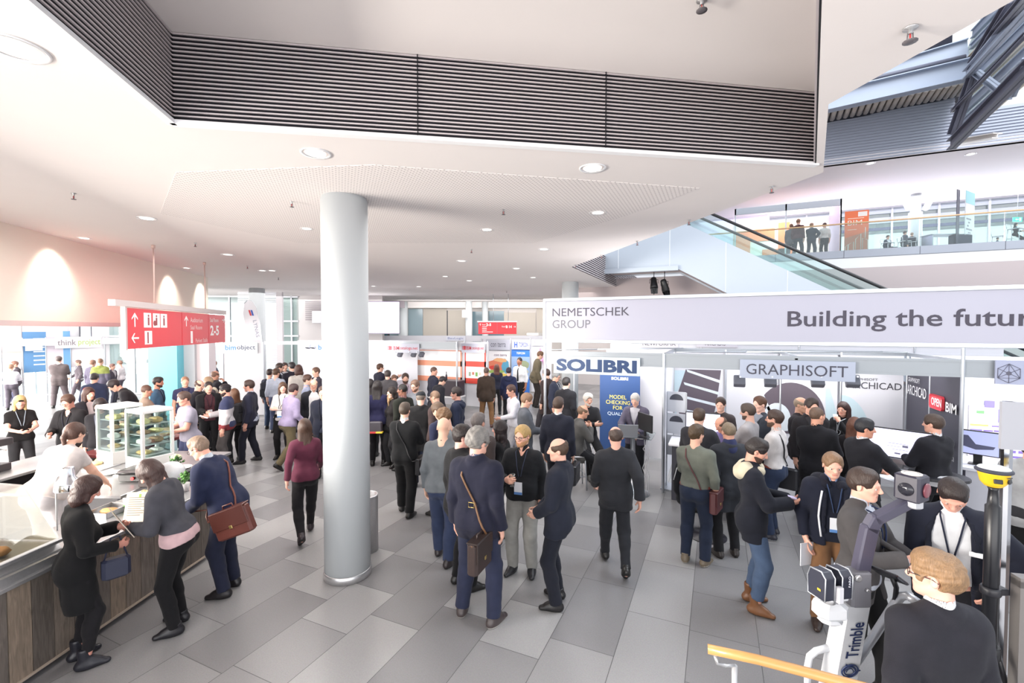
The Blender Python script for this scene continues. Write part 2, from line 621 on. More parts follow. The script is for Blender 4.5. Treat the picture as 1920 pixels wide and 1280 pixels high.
def make_person(label, px=0, top=None, fy=None, h=None, dep=None, foot=None, zb=0.0, face=0, lean=0, side=0, twist=0, look=8, hy=0,
    arms=('hang', 'hang'), legs='stand', girth=1.0, belly=0.0, fem=False, seat=.60,
    top_c=(60, 60, 66), jacket=None, jopen=.30, jhem=.78, jbutton=.17, pants=(30, 30, 36), skirt=None, skirt_len=.55,
    shoes=(22, 20, 20), sole=(18, 17, 17), hair=('short', (52, 38, 30)), skin_c=(222, 176, 156), beard=None,
    glasses=False, lanyard=None, badge=False, tie=None, collar=None, scarf=None, hood=None, tuck=False, belt=None,
    sleeve='long', boots=False, stripe=None, wide=1.0, group=None, lod=None, neckline=.0, jcollar=True, extra=None):
 sit = legs == 'sit'
 # --- size and place
 hh = 1.76
 Rs = rz_(twist) @ ry(side) @ rx(lean)
 P0 = np.array([0, 0, .95 if not sit else seat + .10])
 Hr = rz_(twist + hy) @ ry(side * .4) @ rx(look)
 def ch(x, y, z):
  return P0 + Rs @ np.array([x, y, z])
 N = ch(0, -.015, .555)
 Nh = rz_(twist + hy * .5) @ rx(lean * .55 + look * .45)
 HC = N + Nh @ np.array([0, .020, .150])
 def hp(x, y, z):
  return HC + Hr @ np.array([x, y, z])
 ztop = float((HC + Hr @ np.array([0, -.015, .118]))[2]) if look < 30 else float(HC[2] + .118)
 offx = HC[:2]
 dz = ray(px, top)[1] if top is not None else None
 face = face + math.degrees(math.atan2((foot[0] if foot else px) - 960, F))
 if foot is not None:  # the body stands on a floor pixel
  sc = (h or 1.76) / hh
  root = pz(foot[0], foot[1], zb)
  face_r = YAW - math.radians(face)
 else:
  face_r = YAW - math.radians(face)
  if fy is not None and dep is None:
   dep = dep_of(fy, zb)
  if dep is not None:
   sc = (CAMH + dz * dep - zb) / ztop
   if h:
    sc = h / hh
  else:
   sc = (h or 1.76) / hh
   dep = (ztop * sc + zb - CAMH) / dz
  tx = ray(px, top)[0] * dep
  hw = W(tx, dep)
  c, s = math.cos(face_r), math.sin(face_r)
  root = Vector((hw.x - (c * offx[0] - s * offx[1]) * sc, hw.y - (s * offx[0] + c * offx[1]) * sc, zb))
 dcam = math.hypot(root.x, root.y)
 if lod is None:
  lod = 0 if dcam < 4.6 else 1 if dcam < 6.8 else 2 if dcam < 10.5 else 3
 hb = (.0062, .0085, .0115, .0165)[lod] / sc
 hc = (.0085, .0105, .0135, .0185)[lod] / sc
 hd_ = (.0042, .006, .0085, .013)[lod] / sc
 g = girth
 # --- skeleton
 J = {}
 wsh = (.172 if not fem else .152) * wide
 for sx in (-1, 1):
  sh = ch(sx * wsh, -.01, .462)
  spec = arms[0 if sx < 0 else 1]
  if isinstance(spec, str):
   wp, pole, pn, curl = ARMS[spec]
  else:
   b = ARMS[spec[0]]
   wp = spec[1] if spec[1] is not None else b[0]
   pole = spec[2] if len(spec) > 2 and spec[2] is not None else b[1]
   pn, curl = b[2], b[3]
   if len(spec) > 3 and spec[3] is not None:
    pn = spec[3]
  if wp is None:
   T = sh + np.array([sx * .055 * g, .03, -.53])
  else:
   w0 = np.array([sx * wp[0], wp[1], wp[2] - .95])
   T = P0 + Rs @ w0 if not sit else P0 + Rs @ w0
  pole = Rs @ np.array([sx * pole[0], pole[1], pole[2]])
  el, T = ik(sh, T, .285, .26, pole)
  fd = _n(T - el)
  pnv = Rs @ np.array([sx * pn[0], pn[1], pn[2]])
  pnv = _n(pnv - fd * (pnv @ fd))
  J[sx] = dict(sh=sh, el=el, wr=T, fd=fd, pn=pnv, sv=np.cross(fd, pnv) * sx, curl=curl, spec=spec if isinstance(spec, str) else spec[0])
 if legs == 'stand':
  FT = {-1: (-.115, .0, -12, 0), 1: (.115, .03, 12, 0)}
 elif legs == 'wide':
  FT = {-1: (-.17, .02, -16, 0), 1: (.17, -.02, 16, 0)}
 elif legs == 'walk':
  FT = {-1: (-.08, .26, -4, 0), 1: (.08, -.27, 6, 38)}
 elif legs == 'walkr':
  FT = {-1: (-.08, -.27, -6, 38), 1: (.08, .26, 4, 0)}
 elif legs == 'step':
  FT = {-1: (-.10, .14, -8, 0), 1: (.11, -.13, 14, 0)}
 elif sit:
  FT = {-1: (-.13, .40, -8, 0), 1: (.13, .44, 8, 0)}
 else:
  FT = legs
 LG = {}
 for sx in (-1, 1):
  fx, fy_, ta, pitch = FT[sx]
  hip = P0 + np.array([sx * .088, 0, -.03])
  lift = 0.085 + math.sin(math.radians(pitch)) * .12
  ank = np.array([fx, fy_, lift])
  kn, ank = ik(hip, ank, .43, .425, (sx * .15, 1, .3 if not sit else 1))
  LG[sx] = dict(hip=hip, kn=kn, an=ank, R=rz_(ta) @ rx(pitch))
 fr = max(.0085, hb * .62)
 # --- primitives
 def p_torso(d=0.0, y=.90):
  bx = 1.0 if not fem else .93
  Q = (*(Rs @ np.array([0, 1, 0])), y)
  L = [cap(P0 + np.array([-.075 * bx, 0, .02]), P0 + np.array([.075 * bx, 0, .02]), .105 * g + d, k=.05, q=Q),
    cap(ch(-.055 * bx, .005, .15), ch(.055 * bx, .005, .15), (.100 if not fem else .088) * g + d, k=.07, q=Q),
    cap(ch(-.075 * bx, .0, .31), ch(.075 * bx, .0, .31), (.115 if not fem else .102) * g + d, k=.07, q=Q),
    cap(ch(-.105 * bx * wide, -.012, .415), ch(.105 * bx * wide, -.012, .415), .084 * (1 + (g - 1) * .5) + d, k=.06),
    cap(ch(-(wsh - .02), -.012, .455), ch(wsh - .02, -.012, .455), (.054 if not fem else .046) + d, k=.05)]
  for sx in (-1, 1):
   L.append(cap(ch(sx * .115, -.02, .472), ch(sx * .035, -.022, .525), .036 + d, .042 + d, k=.05))
   L.append(cap(P0 + np.array([sx * .065, -.055, -.04]), P0 + np.array([sx * .065, -.05, .0]), .085 * g + d, k=.05))
   if fem:
    L.append(cap(ch(sx * .066, .075, .29), ch(sx * .068, .085, .28), .050 * g + d, k=.05))
  if belly:
   L.append(cap(ch(-.04, .05, .10), ch(.04, .05, .10), .105 * belly + d, k=.08))
  return L
 def p_arm(sx, d=0.0, e=1.0, up=False, cuff=0.0):
  j = J[sx]
  m = (1.0 if not fem else .88) * (1 + (g - 1) * .5)
  L = [cap(j['sh'], j['el'] if not up else j['sh'] + (j['el'] - j['sh']) * .62, .057 * m + d, (.043 if not up else .052) * m + d, k=.035, flat=1 if up else 0)]
  if not up:
   L.append(cap(j['el'], j['el'] + (j['wr'] - j['el']) * e, .043 * m + d, .031 * m + d + cuff, k=.02, flat=1 if e < .99 or cuff else 0))
  return L
 def p_hand(sx):
  j = J[sx]
  w, fd, pn, sv, cu = j['wr'], j['fd'], j['pn'], j['sv'], j['curl']
  m = 1.0 if not fem else .9
  L = [cap(w - fd * .03, w + fd * .02, .027 * m, .028 * m, k=.02, q=(*pn, .75)),
    cap(w + fd * .025 + sv * .004, w + fd * .068, .040 * m, .041 * m, k=.018, q=(*pn, .42))]
  for i, (o, ln) in enumerate(zip((.030, .010, -.010, -.029), (.93, 1.0, .95, .76))):
   b = w + fd * (.088 - abs(i - 1.2) * .004) * m + sv * o * m
   c1 = cu * (.8 + .12 * i)
   d1 = fd * math.cos(c1) + pn * math.sin(c1)
   m1 = b + d1 * .047 * ln * m
   c2 = c1 * 2.1
   d2 = fd * math.cos(c2) + pn * math.sin(c2)
   m2 = m1 + d2 * .028 * ln * m
   c3 = c1 * 2.9
   d3 = fd * math.cos(c3) + pn * math.sin(c3)
   L += [cap(b, m1, fr * 1.08, fr, k=.006), cap(m1, m2, fr, fr * .95, k=.003), cap(m2, m2 + d3 * .020 * ln * m, fr * .95, fr * .85, k=.003)]
  b = w + fd * .030 * m + sv * .030 * m + pn * .006
  d1 = _n(fd * .72 + sv * .62 + pn * .38)
  d2 = _n(fd * .90 + sv * .22 + pn * (.35 + cu * .5))
  L += [cap(b, b + d1 * .040 * m, fr * 1.5, fr * 1.15, k=.012), cap(b + d1 * .040 * m, b + d1 * .040 * m + d2 * .030 * m, fr * 1.15, fr * .95, k=.004)]
  return L
 def p_leg(sx, d=0.0, bot=0.0, straight=0.0):
  l = LG[sx]
  m = g * (1 if not fem else .97)
  e = l['an'] + (l['kn'] - l['an']) * (bot - .12)
  return [cap(l['hip'], l['kn'], .088 * m + d, .058 * m + d + straight * .5, k=.05),
    cap(l['kn'], e, .056 * m + d + straight * .5, .038 * m + d + straight, k=.025, flat=1 if bot else 0),
    cap(l['kn'] + (l['an'] - l['kn']) * .25 + np.array([0, -.012, 0]), l['kn'] + (l['an'] - l['kn']) * .4 + np.array([0, -.012, 0]), .052 * m + d, k=.03)]
 def p_head():
  hs = 1.0 if not fem else .965
  L = [cap(N + Nh @ np.array([0, -.008, -.05]), hp(0, -.022, -.05), .060 if not fem else .050, .055 if not fem else .046, k=.03),
    ell(hp(0, -.014, .026), np.array([.075, .094, .092]) * hs, Hr, k=.02),
    ell(hp(0, .022, -.042), np.array([.057, .066, .074]) * hs, Hr, k=.03),
    cap(hp(-.010, .070, -.096), hp(.010, .070, -.096), .017, k=.03)]
  for sx in (-1, 1):
   L.append(cap(hp(sx * (.047 if not fem else .038), .0, -.056), hp(sx * .026, .050, -.088), .016, .014, k=.03))
   L.append(cap(hp(sx * .042, .058, -.020), hp(sx * .050, .040, -.016), .020, k=.025))
   L.append(cap(hp(sx * .014, .082, .020), hp(sx * .044, .068, .022), .011, k=.014))
   L.append(['ell', hp(sx * .033, .094, .001), np.array([.017, .016, .0095]), Hr, .010, 's'])
   er = Hr @ np.array([[math.cos(.35), sx * math.sin(.35), 0], [-sx * math.sin(.35), math.cos(.35), 0], [0, 0, 1]])
   L.append(ell(hp(sx * .080, -.014, -.010), (.0085, .019, .032), er, k=.008))
   L.append(['ell', hp(sx * .088, -.008, -.006), np.array([.006, .010, .018]), er, .005, 's'])
   L.append(cap(hp(sx * .010, .096, -.028), hp(sx * .010, .100, -.028), .0095, k=.008))
   L.append(cap(hp(sx * .020, .0855, .0115), hp(sx * .046, .073, .0085), .0058, k=.004))
   L.append(cap(hp(sx * .022, .0835, -.0105), hp(sx * .044, .072, -.0095), .0042, k=.005))
  L.append(cap(hp(0, .086, .012), hp(0, .108, -.022), .0085, .0125, k=.012))
  L.append(cap(hp(-.018, .080, -.056), hp(.018, .080, -.056), .0085, k=.006))
  L.append(cap(hp(-.015, .079, -.069), hp(.015, .079, -.069), .0085, k=.006))
  L.append(['cap', hp(-.022, .094, -.0625), hp(.022, .094, -.0625), .0035, .0035, .003, None, 0, 's'])
  return L
 seed = abs(hash(label)) % 9999 if False else sum(ord(c) * (i + 1) for i, c in enumerate(label)) % 99991
 rg = random.Random(seed)
 def local(v):
  return np.asarray(v) * sc
 sk = skin(*skin_c)
 lipc = skin(min(255, skin_c[0] - 14), int(skin_c[1] * .82), int(skin_c[2] * .83))
 def add(name, prims, hres, mats_, parent, amp=0.0, mi_f=None, sd=0, bias=0.0, fs=1.0):
  v, q = skin_mesh(prims, hres)
  if len(q) == 0:
   return None
  if amp:
   v = wrinkle(v, q, amp * (2.1 if lod < 2 else 1.7), seed + sd, bias, fs)
  mi = mi_f(v, q) if mi_f else None
  me = np_mesh(name, local(v), q, mi)
  o = link(name, me, mats_, parent)
  o['_v'] = 0
  del o['_v']
  SHAPES[name] = (v, q)
  return o
 SHAPES = {}
 # --- body: one continuous skin
 body = p_torso() + p_head()
 for sx in (-1, 1):
  body += p_arm(sx) + p_hand(sx) + p_leg(sx)
  l = LG[sx]
  body.append(cap(l['an'] + l['R'] @ np.array([0, -.02, -.045]), l['an'] + l['R'] @ np.array([0, .12, -.06]), .026, .018, k=.02))
 def lips(v, q):
  c = (v[q].mean(1) - HC) @ Hr
  return ((np.abs(c[:, 0]) < .024) & (c[:, 1] > .076) & (np.abs(c[:, 2] + .0625) < .0085)).astype(np.int32)
 # sharper skin for the head on the same surface is not needed far away
 root_o = add('person', body, min(hb, hd_ * 1.35), [sk, lipc], None, 0, lips)
 root_o.location = root
 root_o.rotation_euler = (0, 0, face_r)
 tag(root_o, label, 'person', group)
 # --- eyes and brows
 if lod <= 2:
  for sx in (-1, 1):
   e = MB()
   M = Matrix.Translation(Vector(local(hp(sx * .0325, .0742, -.001)))) @ Matrix(Hr.tolist()).to_4x4() @ Matrix.Rotation(-PI / 2, 4, 'X')
   r = .0122 * sc
   pr = [(r * math.sin(a), r * math.cos(a)) for a in (0.02, .26, .56, .9, 1.5, 2.3, 3.1)]
   e.lathe(pr, 12, M=M, mi=0, cap=False)
   for i in range(24):
    e.m[i] = 1
   e.build('eye', [paint(205, 198, 192, .3), paint(42, 34, 31, .2)], root_o)
  hcol = hair[1] if hair[0] != 'none' else (90, 70, 55)
  if lod < 2:
   for sx in (-1, 1):
    add('eyebrow', [cap(hp(sx * .016, .0890, .0215), hp(sx * .046, .073, .0235), max(.0042, hd_ * .55), max(.0032, hd_ * .5), k=.003)], hd_ * .8, cloth(*[int(c * .85) for c in hcol]), root_o)
 # --- trousers / skirt
 if pants:
  st = .012
  L = grow(p_torso()[:3], .010) + grow([x for x in p_torso() if False], 0)
  L = grow([p for i, p in enumerate(p_torso()) if i in (0, 1)], .006)
  for sx in (-1, 1):
   L += p_leg(sx, .012, .10 if not boots else .3, st if not fem else .004)
   L.append(cap(P0 + np.array([sx * .065, -.055, -.04]), P0 + np.array([sx * .065, -.05, .0]), .085 * g + .012, k=.05))
  up = Rs @ np.array([0, 0, 1])
  L.append(half(up, ch(0, 0, .09 if tuck else .07)))
  add('trousers', L, hc, cloth(*pants), root_o, .0026 if lod < 3 else .002, sd=1)
  if belt:
   B = [p for i, p in enumerate(p_torso()) if i in (0, 1)]
   B = grow(B, .017) + [half(up, ch(0, 0, .085)), half(-up, ch(0, 0, .045))]
   add('belt', B, hc, paint(*belt, .45), root_o)
 if skirt:
  L = grow([p for i, p in enumerate(p_torso()) if i in (0, 1)], .016)
  zz = 1.0 - skirt_len
  for sx in (-1, 1):
   a = LG[sx]['hip'] + (LG[sx]['kn'] - LG[sx]['hip']) * min(1, skirt_len * 1.1)
   L.append(cap(LG[sx]['hip'] + np.array([0, 0, .02]), a, .108 * g, .098 * g, k=.07))
   L.append(cap(P0 + np.array([sx * .065, -.055, -.04]), P0 + np.array([sx * .065, -.05, .0]), .085 * g + .016, k=.05))
  L.append(half((0, 0, -1), (0, 0, zz)))
  L.append(half(Rs @ np.array([0, 0, 1]), ch(0, 0, .10)))
  add('skirt', L, hc, cloth(*skirt), root_o, .003, sd=2)
 # --- inner top
 up = Rs @ np.array([0, 0, 1])
 nk = N + Nh @ np.array([0, -.006, -.035])
 def p_collar(r=.066, d=.0, hgt=.06):
  return [cap(nk, nk + Nh @ np.array([0, .004, hgt]), r + d, r - .004 + d, k=.012, flat=1)]
 open_neck = []
 if neckline:
  def vneck(X, Y, Z, w=neckline):
   x, y, z = X - P0[0], Y - P0[1], Z - P0[2]
   a = x * Rs[0, 0] + y * Rs[1, 0] + z * Rs[2, 0]
   b = x * Rs[0, 1] + y * Rs[1, 1] + z * Rs[2, 1]
   c = x * Rs[0, 2] + y * Rs[1, 2] + z * Rs[2, 2]
   return np.maximum(np.maximum(np.abs(a) - (c - (.53 - w)) * .55, .02 - b), (.53 - w) - c)
  open_neck = [fn(vneck)]
 t = grow(p_torso(), .013)
 hemz = .05 if tuck else -.055
 if not (jacket and not isinstance(jacket, str)):
  for sx in (-1, 1):
   if sleeve == 'long':
    t += p_arm(sx, .012, .95, cuff=.004)
   elif sleeve == 'short':
    t += p_arm(sx, .014, up=True)
 t += open_neck
 if not tuck:
  t += [cap(P0 + np.array([-.07, 0, -.02]), P0 + np.array([.07, 0, -.02]), .117 * g, k=.05)]
  for sx in (-1, 1):
   t.append(cap(P0 + np.array([sx * .065, -.055, -.03]), P0 + np.array([sx * .065, -.05, .0]), .085 * g + .019, k=.05))
 t.append(half(-up, ch(0, 0, hemz)))
 if collar:
  t.append(half(up, ch(0, 0, .56), k=.01))
 nm = 'shirt' if collar or sleeve == 'short' else 'sweater'
 inner = add(nm, t, hc, cloth(*top_c), root_o, .0028 if not jacket else .0006, sd=3)
 if collar:
  c = p_collar(.066 if not fem else .056, 0, .085) + [['cap', nk, nk + Nh @ np.array([0, .004, .14]), .0575 if not fem else .0475, .0575 if not fem else .0475, .003, None, 0, 's']]
  def gap(X, Y, Z):
   x, y, z = X - N[0], Y - N[1], Z - N[2]
   a = x * Nh[0, 0] + y * Nh[1, 0] + z * Nh[2, 0]
   b = x * Nh[0, 1] + y * Nh[1, 1] + z * Nh[2, 1]
   c_ = x * Nh[0, 2] + y * Nh[1, 2] + z * Nh[2, 2]
   return np.maximum(np.abs(a) - .010 - (c_ + .02) * .35, -b)
  c.append(fn(gap, .003))
  add('collar', c, min(hc, .0045 if lod < 2 else .0065), cloth(*collar), root_o)
 if tie:
  yy = .098
  tp = [cap(ch(0, .080, .50), ch(0, yy + .028, .42), .014, .020, q=(*(Rs @ np.array([0, 1, 0])), .4)),
    cap(ch(0, yy + .028, .42), ch(0, yy + .028, .12), .020, .034, q=(*(Rs @ np.array([0, 1, 0])), .3), k=.01)]
  add('tie', tp, min(hc, .010), cloth(*tie), root_o)
 outer = inner
 # --- jacket
 if jacket:
  d = .022
  t = grow(p_torso(), d)
  for sx in (-1, 1):
   if jacket and sleeve != 'none':
    t += p_arm(sx, .017, .95, cuff=.006)
   lo = jhem - .95
   l = LG[sx]
   e = l['hip'] + (l['kn'] - l['hip']) * .55
   t.append(cap(P0 + np.array([sx * .068, -.01, .06]), np.array([sx * .082, e[1] * .6 - .012, min(jhem, P0[2] - .05)]), .108 * g, .114 * g, k=.05))
  if jcollar:
   t += [cap(nk + Nh @ np.array([0, -.012, -.01]), nk + Nh @ np.array([0, -.020, .035]), .068, .066, k=.02, flat=1)]
  if not sit:
   t.append(half((0, 0, -1), (0, 0, jhem)))
  zb_ = jbutton
  def vee(X, Y, Z):
   x, y, z = X - P0[0], Y - P0[1], Z - P0[2]
   a = x * Rs[0, 0] + y * Rs[1, 0] + z * Rs[2, 0]
   b = x * Rs[0, 1] + y * Rs[1, 1] + z * Rs[2, 1]
   c = x * Rs[0, 2] + y * Rs[1, 2] + z * Rs[2, 2]
   w = np.maximum((c - zb_) * jopen, (zb_ - .05 - c) * .22) if jbutton > -.4 else np.minimum(.062 + jopen * .12, .045 + np.maximum(.56 - c, 0) * .6)
   return np.maximum(np.abs(a) - w, .025 - b)
  if jopen:
   t.append(fn(vee, .010))
  nmj = 'coat' if jhem < .70 else 'jacket'
  mj = [cloth(*jacket)]
  mf = None
  if stripe:  # two or three horizontal colour fields
   mj += [cloth(*c) for _, c in stripe]
   def mf(v, q):
    z = v[q].mean(1)[:, 2]
    r = np.zeros(len(q), np.int32)
    for i, (lim, _) in enumerate(stripe):
     r[z < lim] = i + 1
    return r
  outer = add(nmj, t, hc, mj, root_o, .0034, mf, 4, .9)
  if collar and lod <= 1:
   for sx in (-1, 1):
    j = J[sx]
    add('cuff', [cap(j['wr'] - j['fd'] * .035, j['wr'] - j['fd'] * .003, .037, .036, flat=2)], hc, cloth(*top_c), root_o)
 if scarf:
  L = [cap(nk + Nh @ np.array([0, -.01, -.02]), nk + Nh @ np.array([0, 0, .05]), .088, .074, k=.03)]
  L.append(cap(ch(.05, .08, .50), ch(.05, .135, .25), .045, .05, k=.03, q=(*(Rs @ np.array([0, 1, 0])), .5)))
  add('scarf', L, hc, cloth(*scarf), root_o, .005, sd=7)
 if hood:
  L = [cap(ch(-.10, -.07, .50), ch(.10, -.07, .50), .066, k=.04), cap(ch(-.10, -.06, .50), ch(-.075, .05, .50), .055, .04, k=.04),
    cap(ch(.10, -.06, .50), ch(.075, .05, .50), .055, .04, k=.04), cap(ch(-.05, -.11, .46), ch(.05, -.11, .46), .07, k=.04)]
  add('hood', L, hc, cloth(*hood), root_o, .007, sd=8)
 # --- shoes
 for sx in (-1, 1):
  l = LG[sx]
  A, R = l['an'], l['R']
  def fp(x, y, z):
   return A + R @ np.array([x, y, z])
  L = [cap(fp(0, -.042, -.046), fp(0, .04, -.048), .043, .046, k=.02), cap(fp(0, .05, -.052), fp(sx * .006, .150, -.062), .047, .032, k=.03, q=(*(R @ np.array([0, 0, 1])), .8)),
    cap(fp(0, -.010, .02 if not boots else .09), fp(0, .0, -.05), .050, .048, k=.03, flat=0),
    cap(fp(0, .03, -.01), fp(0, .09, -.04), .036, .036, k=.03),
    half(-(R @ np.array([0, 0, 1])), fp(0, 0, -.084)), half(R @ np.array([0, 0, 1]), fp(0, 0, .035 if not boots else .11))]
  def sl(v, q):
   c = (v[q].mean(1) - A) @ R
   return (c[:, 2] < -.066).astype(np.int32)
  add('shoe', L, hb * 1.1, [paint(*shoes, .38), paint(*sole, .6)], root_o, 0, sl)
 # --- hair
 st, hcx = hair
 hm = hairmat(*hcx)
 if st != 'none':
  gr = {'buzz': .004, 'short': .013, 'curly': .024, 'bald': .009, 'crop': .008}.get(st, .015)
  top_e = ell(hp(0, -.016, .028), np.array([.0765, .096, .094]) + gr, Hr, k=.01)
  L = [top_e]
  if st in ('short', 'curly', 'crop'):
   L.append(ell(hp(0, .016, .088), (.055 + gr, .050, .020 + gr), Hr, k=.03))
  if st in ('long', 'bob', 'pony', 'longb'):
   L.append(ell(hp(0, -.03, .01), (.088, .092, .098), Hr, k=.02))
  # face and nape cut
  L.append(['ell', hp(0, .105, -.040), np.array([.068 if st not in ('long', 'bob') else .056, .082, (.118 if not fem else .106)]), Hr, .012, 's'])
  if st in ('short', 'buzz', 'curly', 'bald', 'crop', 'pony'):
   for sx in (-1, 1):
    L.append(['ell', hp(sx * .092, .000, -.030), np.array([.034, .040, .046]), Hr, .008, 's'])
   L.append(half(-(Hr @ np.array([0, -.35, 1])), hp(0, -.06, -.068), .01))
  if st == 'bald':
   L.append(['ell', hp(0, .02, .115), np.array([.095, .115, .085]), Hr, .012, 's'])
  if st in ('long', 'bob', 'longb'):
   ln = {'long': .30, 'bob': .10, 'longb': .40}[st]
   dn = _n(np.array([0, 0, -1]) + Rs @ np.array([0, 0, -1]) * .8)
   for sx in (-1, 0, 1):
    a = hp(sx * .052, -.045, -.02)
    L.append(cap(a, hp(sx * .060, -.055, -.06) + dn * ln * .5, .050, .046, k=.03))
    L.append(cap(hp(sx * .060, -.055, -.06) + dn * ln * .5, hp(sx * .055, -.060, -.06) + dn * ln, .046, .030, k=.03))
    if sx:
     L.append(cap(hp(sx * .070, .005, .02), hp(sx * .074, .012, -.05) + dn * ln * .35, .022, .024, k=.02))
  if st == 'pony':
   b = hp(0, -.115, .01)
   L.append(cap(hp(0, -.09, .015), b, .03, .022, k=.01))
   L.append(cap(b, b + np.array([0, 0, -.07]) + Rs @ np.array([0, -.03, 0]), .024, .028, k=.01))
   L.append(cap(b + np.array([0, 0, -.07]) + Rs @ np.array([0, -.03, 0]), b + np.array([0, 0, -.20]) + Rs @ np.array([0, -.02, 0]), .028, .012, k=.01))
  add('hair', L, hd_ * 1.15, hm, root_o, .0016 if st not in ('curly',) else .0030, sd=5, fs=3.6 if lod < 2 else 1.5)
 if beard:
  L = [ell(hp(0, .024, -.045), (.062, .071, .078), Hr, k=.02), cap(hp(-.012, .072, -.098), hp(.012, .072, -.098), .021, k=.02),
    half(Hr @ np.array([0, .35, 1]), hp(0, .06, -.042), .008),
    ['cap', hp(-.016, .10, -.0625), hp(.016, .10, -.0625), .012, .012, .006, None, 0, 's']]
  for sx in (-1, 1):
   L.insert(1, cap(hp(sx * .050, .0, -.058), hp(sx * .032, .050, -.090), .021, .018, k=.03))
  add('beard', L, hd_ * 1.15, mat('hair %d %d %d' % tuple(beard), s2l(*beard), .7, noise=.3, nscale=60, bump=.7, bscale=150, spec=.3), root_o, .0015, sd=6)
 if extra in ('cap', 'beanie', 'flatcap'):
  ec = {'cap': (30, 30, 34), 'beanie': (176, 44, 60), 'flatcap': (52, 56, 64)}[extra] if not isinstance(extra, tuple) else extra[1]
  L = [ell(hp(0, -.018, .030), (.090, .108, .098), Hr, k=.02), half(-(Hr @ np.array([0, -.1, 1])), hp(0, 0, .030))]
  if extra == 'beanie':
   L = [ell(hp(0, -.035, .030), (.092, .112, .102), Hr, k=.02), half(-(Hr @ np.array([0, .35, 1])), hp(0, .02, .03))]
  if extra in ('cap', 'flatcap'):
   L.insert(0, cap(hp(0, .06, .036), hp(0, .125, .030), .062, .045, q=(*(Hr @ np.array([0, 0, 1])), .14), k=.01))
  add('hat', L, hd_ * 1.2, cloth(*ec), root_o, .001)
 if glasses:
  e = MB()
  for sx in (-1, 1):
   pts = [local(hp(sx * .033 + .024 * math.cos(a) * 1.0, .099 - abs(.024 * math.cos(a) + sx * .0) * .10, .0 + .018 * math.sin(a))) for a in np.linspace(0, 2 * PI, 15)[:-1]]
   e.tube(pts, .0022 * sc, 5, closed=True)
   e.tube([local(hp(sx * .057, .097, .006)), local(hp(sx * .078, .06, .008)), local(hp(sx * .084, -.005, .004)), local(hp(sx * .082, -.03, -.012))], .0022 * sc, 5)
  e.tube([local(hp(-.010, .101, .004)), local(hp(0, .104, .006)), local(hp(.010, .101, .004))], .002 * sc, 5)
  e.build('glasses', paint(32, 30, 34, .3), root_o)
 out = dict(o=root_o, sc=sc, J=J, LG=LG, ch=ch, HC=HC, hp=hp, P0=P0, Rs=Rs, root=root, rz=face_r, dep=dcam)
 out['M'] = Matrix.Translation(root) @ Matrix.Rotation(face_r, 4, 'Z')
 def world(v):
  return out['M'] @ Vector(local(v))
 out['w'] = world
 tp = 'jacket' if 'jacket' in SHAPES else 'coat' if 'coat' in SHAPES else nm
 vv = np.concatenate([SHAPES[k][0] for k in (tp, nm) if k in SHAPES])
 cl = (vv - P0) @ Rs  # chest coordinates
 def front(x, z, r=.03, back=False):
  m = (np.abs(cl[:, 0] - x) < r) & (np.abs(cl[:, 2] - z) < r)
  if not m.any():
   return .14
  return float(cl[m, 1].max() if not back else cl[m, 1].min())
 out['front'] = front
 if jacket and jopen and lod <= 2 and jcollar:
  for sx in (-1, 1):
   z1 = max(zb_ + .03, .05)
   prev, lp = None, []
   for z in np.linspace(.49, z1, 6):
    w = max((z - zb_) * jopen, .0) if jbutton > -.4 else min(.062 + jopen * .12, .045 + max(.56 - z, 0) * .6)
    x = sx * (w + .016)
    y = front(x, z, .02) if z < .47 else front(x, .46, .02) - .03
    p = ch(x, y, z)
    if prev is not None:
     lp.append(cap(prev, p, .021, k=.01, q=(*(Rs @ np.array([sx * .3, 1, .1])), .3)))
    prev = p
   add('lapel', lp, min(hc, .0095), cloth(*[max(0, int(c * .9)) for c in jacket]), root_o)
 if lanyard:
  e = MB()
  zb2 = .20
  zs = np.linspace(.52, zb2 + .05, 8)
  for sx in (-1, 1):
   pts = [N + Nh @ np.array([0, -.066, .0]), N + Nh @ np.array([sx * .055, -.035, -.005])]
   for z in zs:
    x = sx * (.062 * (z - zb2) / (.52 - zb2) + .004)
    pts.append(ch(x, front(x, z) + .006, z))
   e.tube([local(p) for p in pts], .0055 * sc, 6)
  lo_ = e.build('lanyard', cloth(*lanyard), root_o)
  if badge:
   y = max(front(0, .17, .05), front(0, .10, .05)) + .012
   a, b, c_, d_ = [Vector(local(ch(x, y, z))) for x, z in ((-.048, .20), (.048, .20), (.048, .055), (-.048, .055))]
   nrm = Vector(Rs @ np.array([0, 1, 0])) * .004
   bb = MB()
   bb.add([a, b, c_, d_, a + nrm, b + nrm, c_ + nrm, d_ + nrm], [(0, 1, 2, 3), (7, 6, 5, 4), (0, 4, 5, 1), (1, 5, 6, 2), (2, 6, 7, 3), (3, 7, 4, 0)])
   bo = bb.build('badge', paint(232, 234, 240, .4), lo_)
   b2 = MB()
   a, b, c_, d_ = [Vector(local(ch(x, y, z))) + nrm * 1.2 for x, z in ((-.048, .085), (.048, .085), (.048, .055), (-.048, .055))]
   b2.add([a, b, c_, d_], [(0, 1, 2, 3)])
   b2.build('badge_strip', paint(92, 136, 196, .4), lo_)
 return out
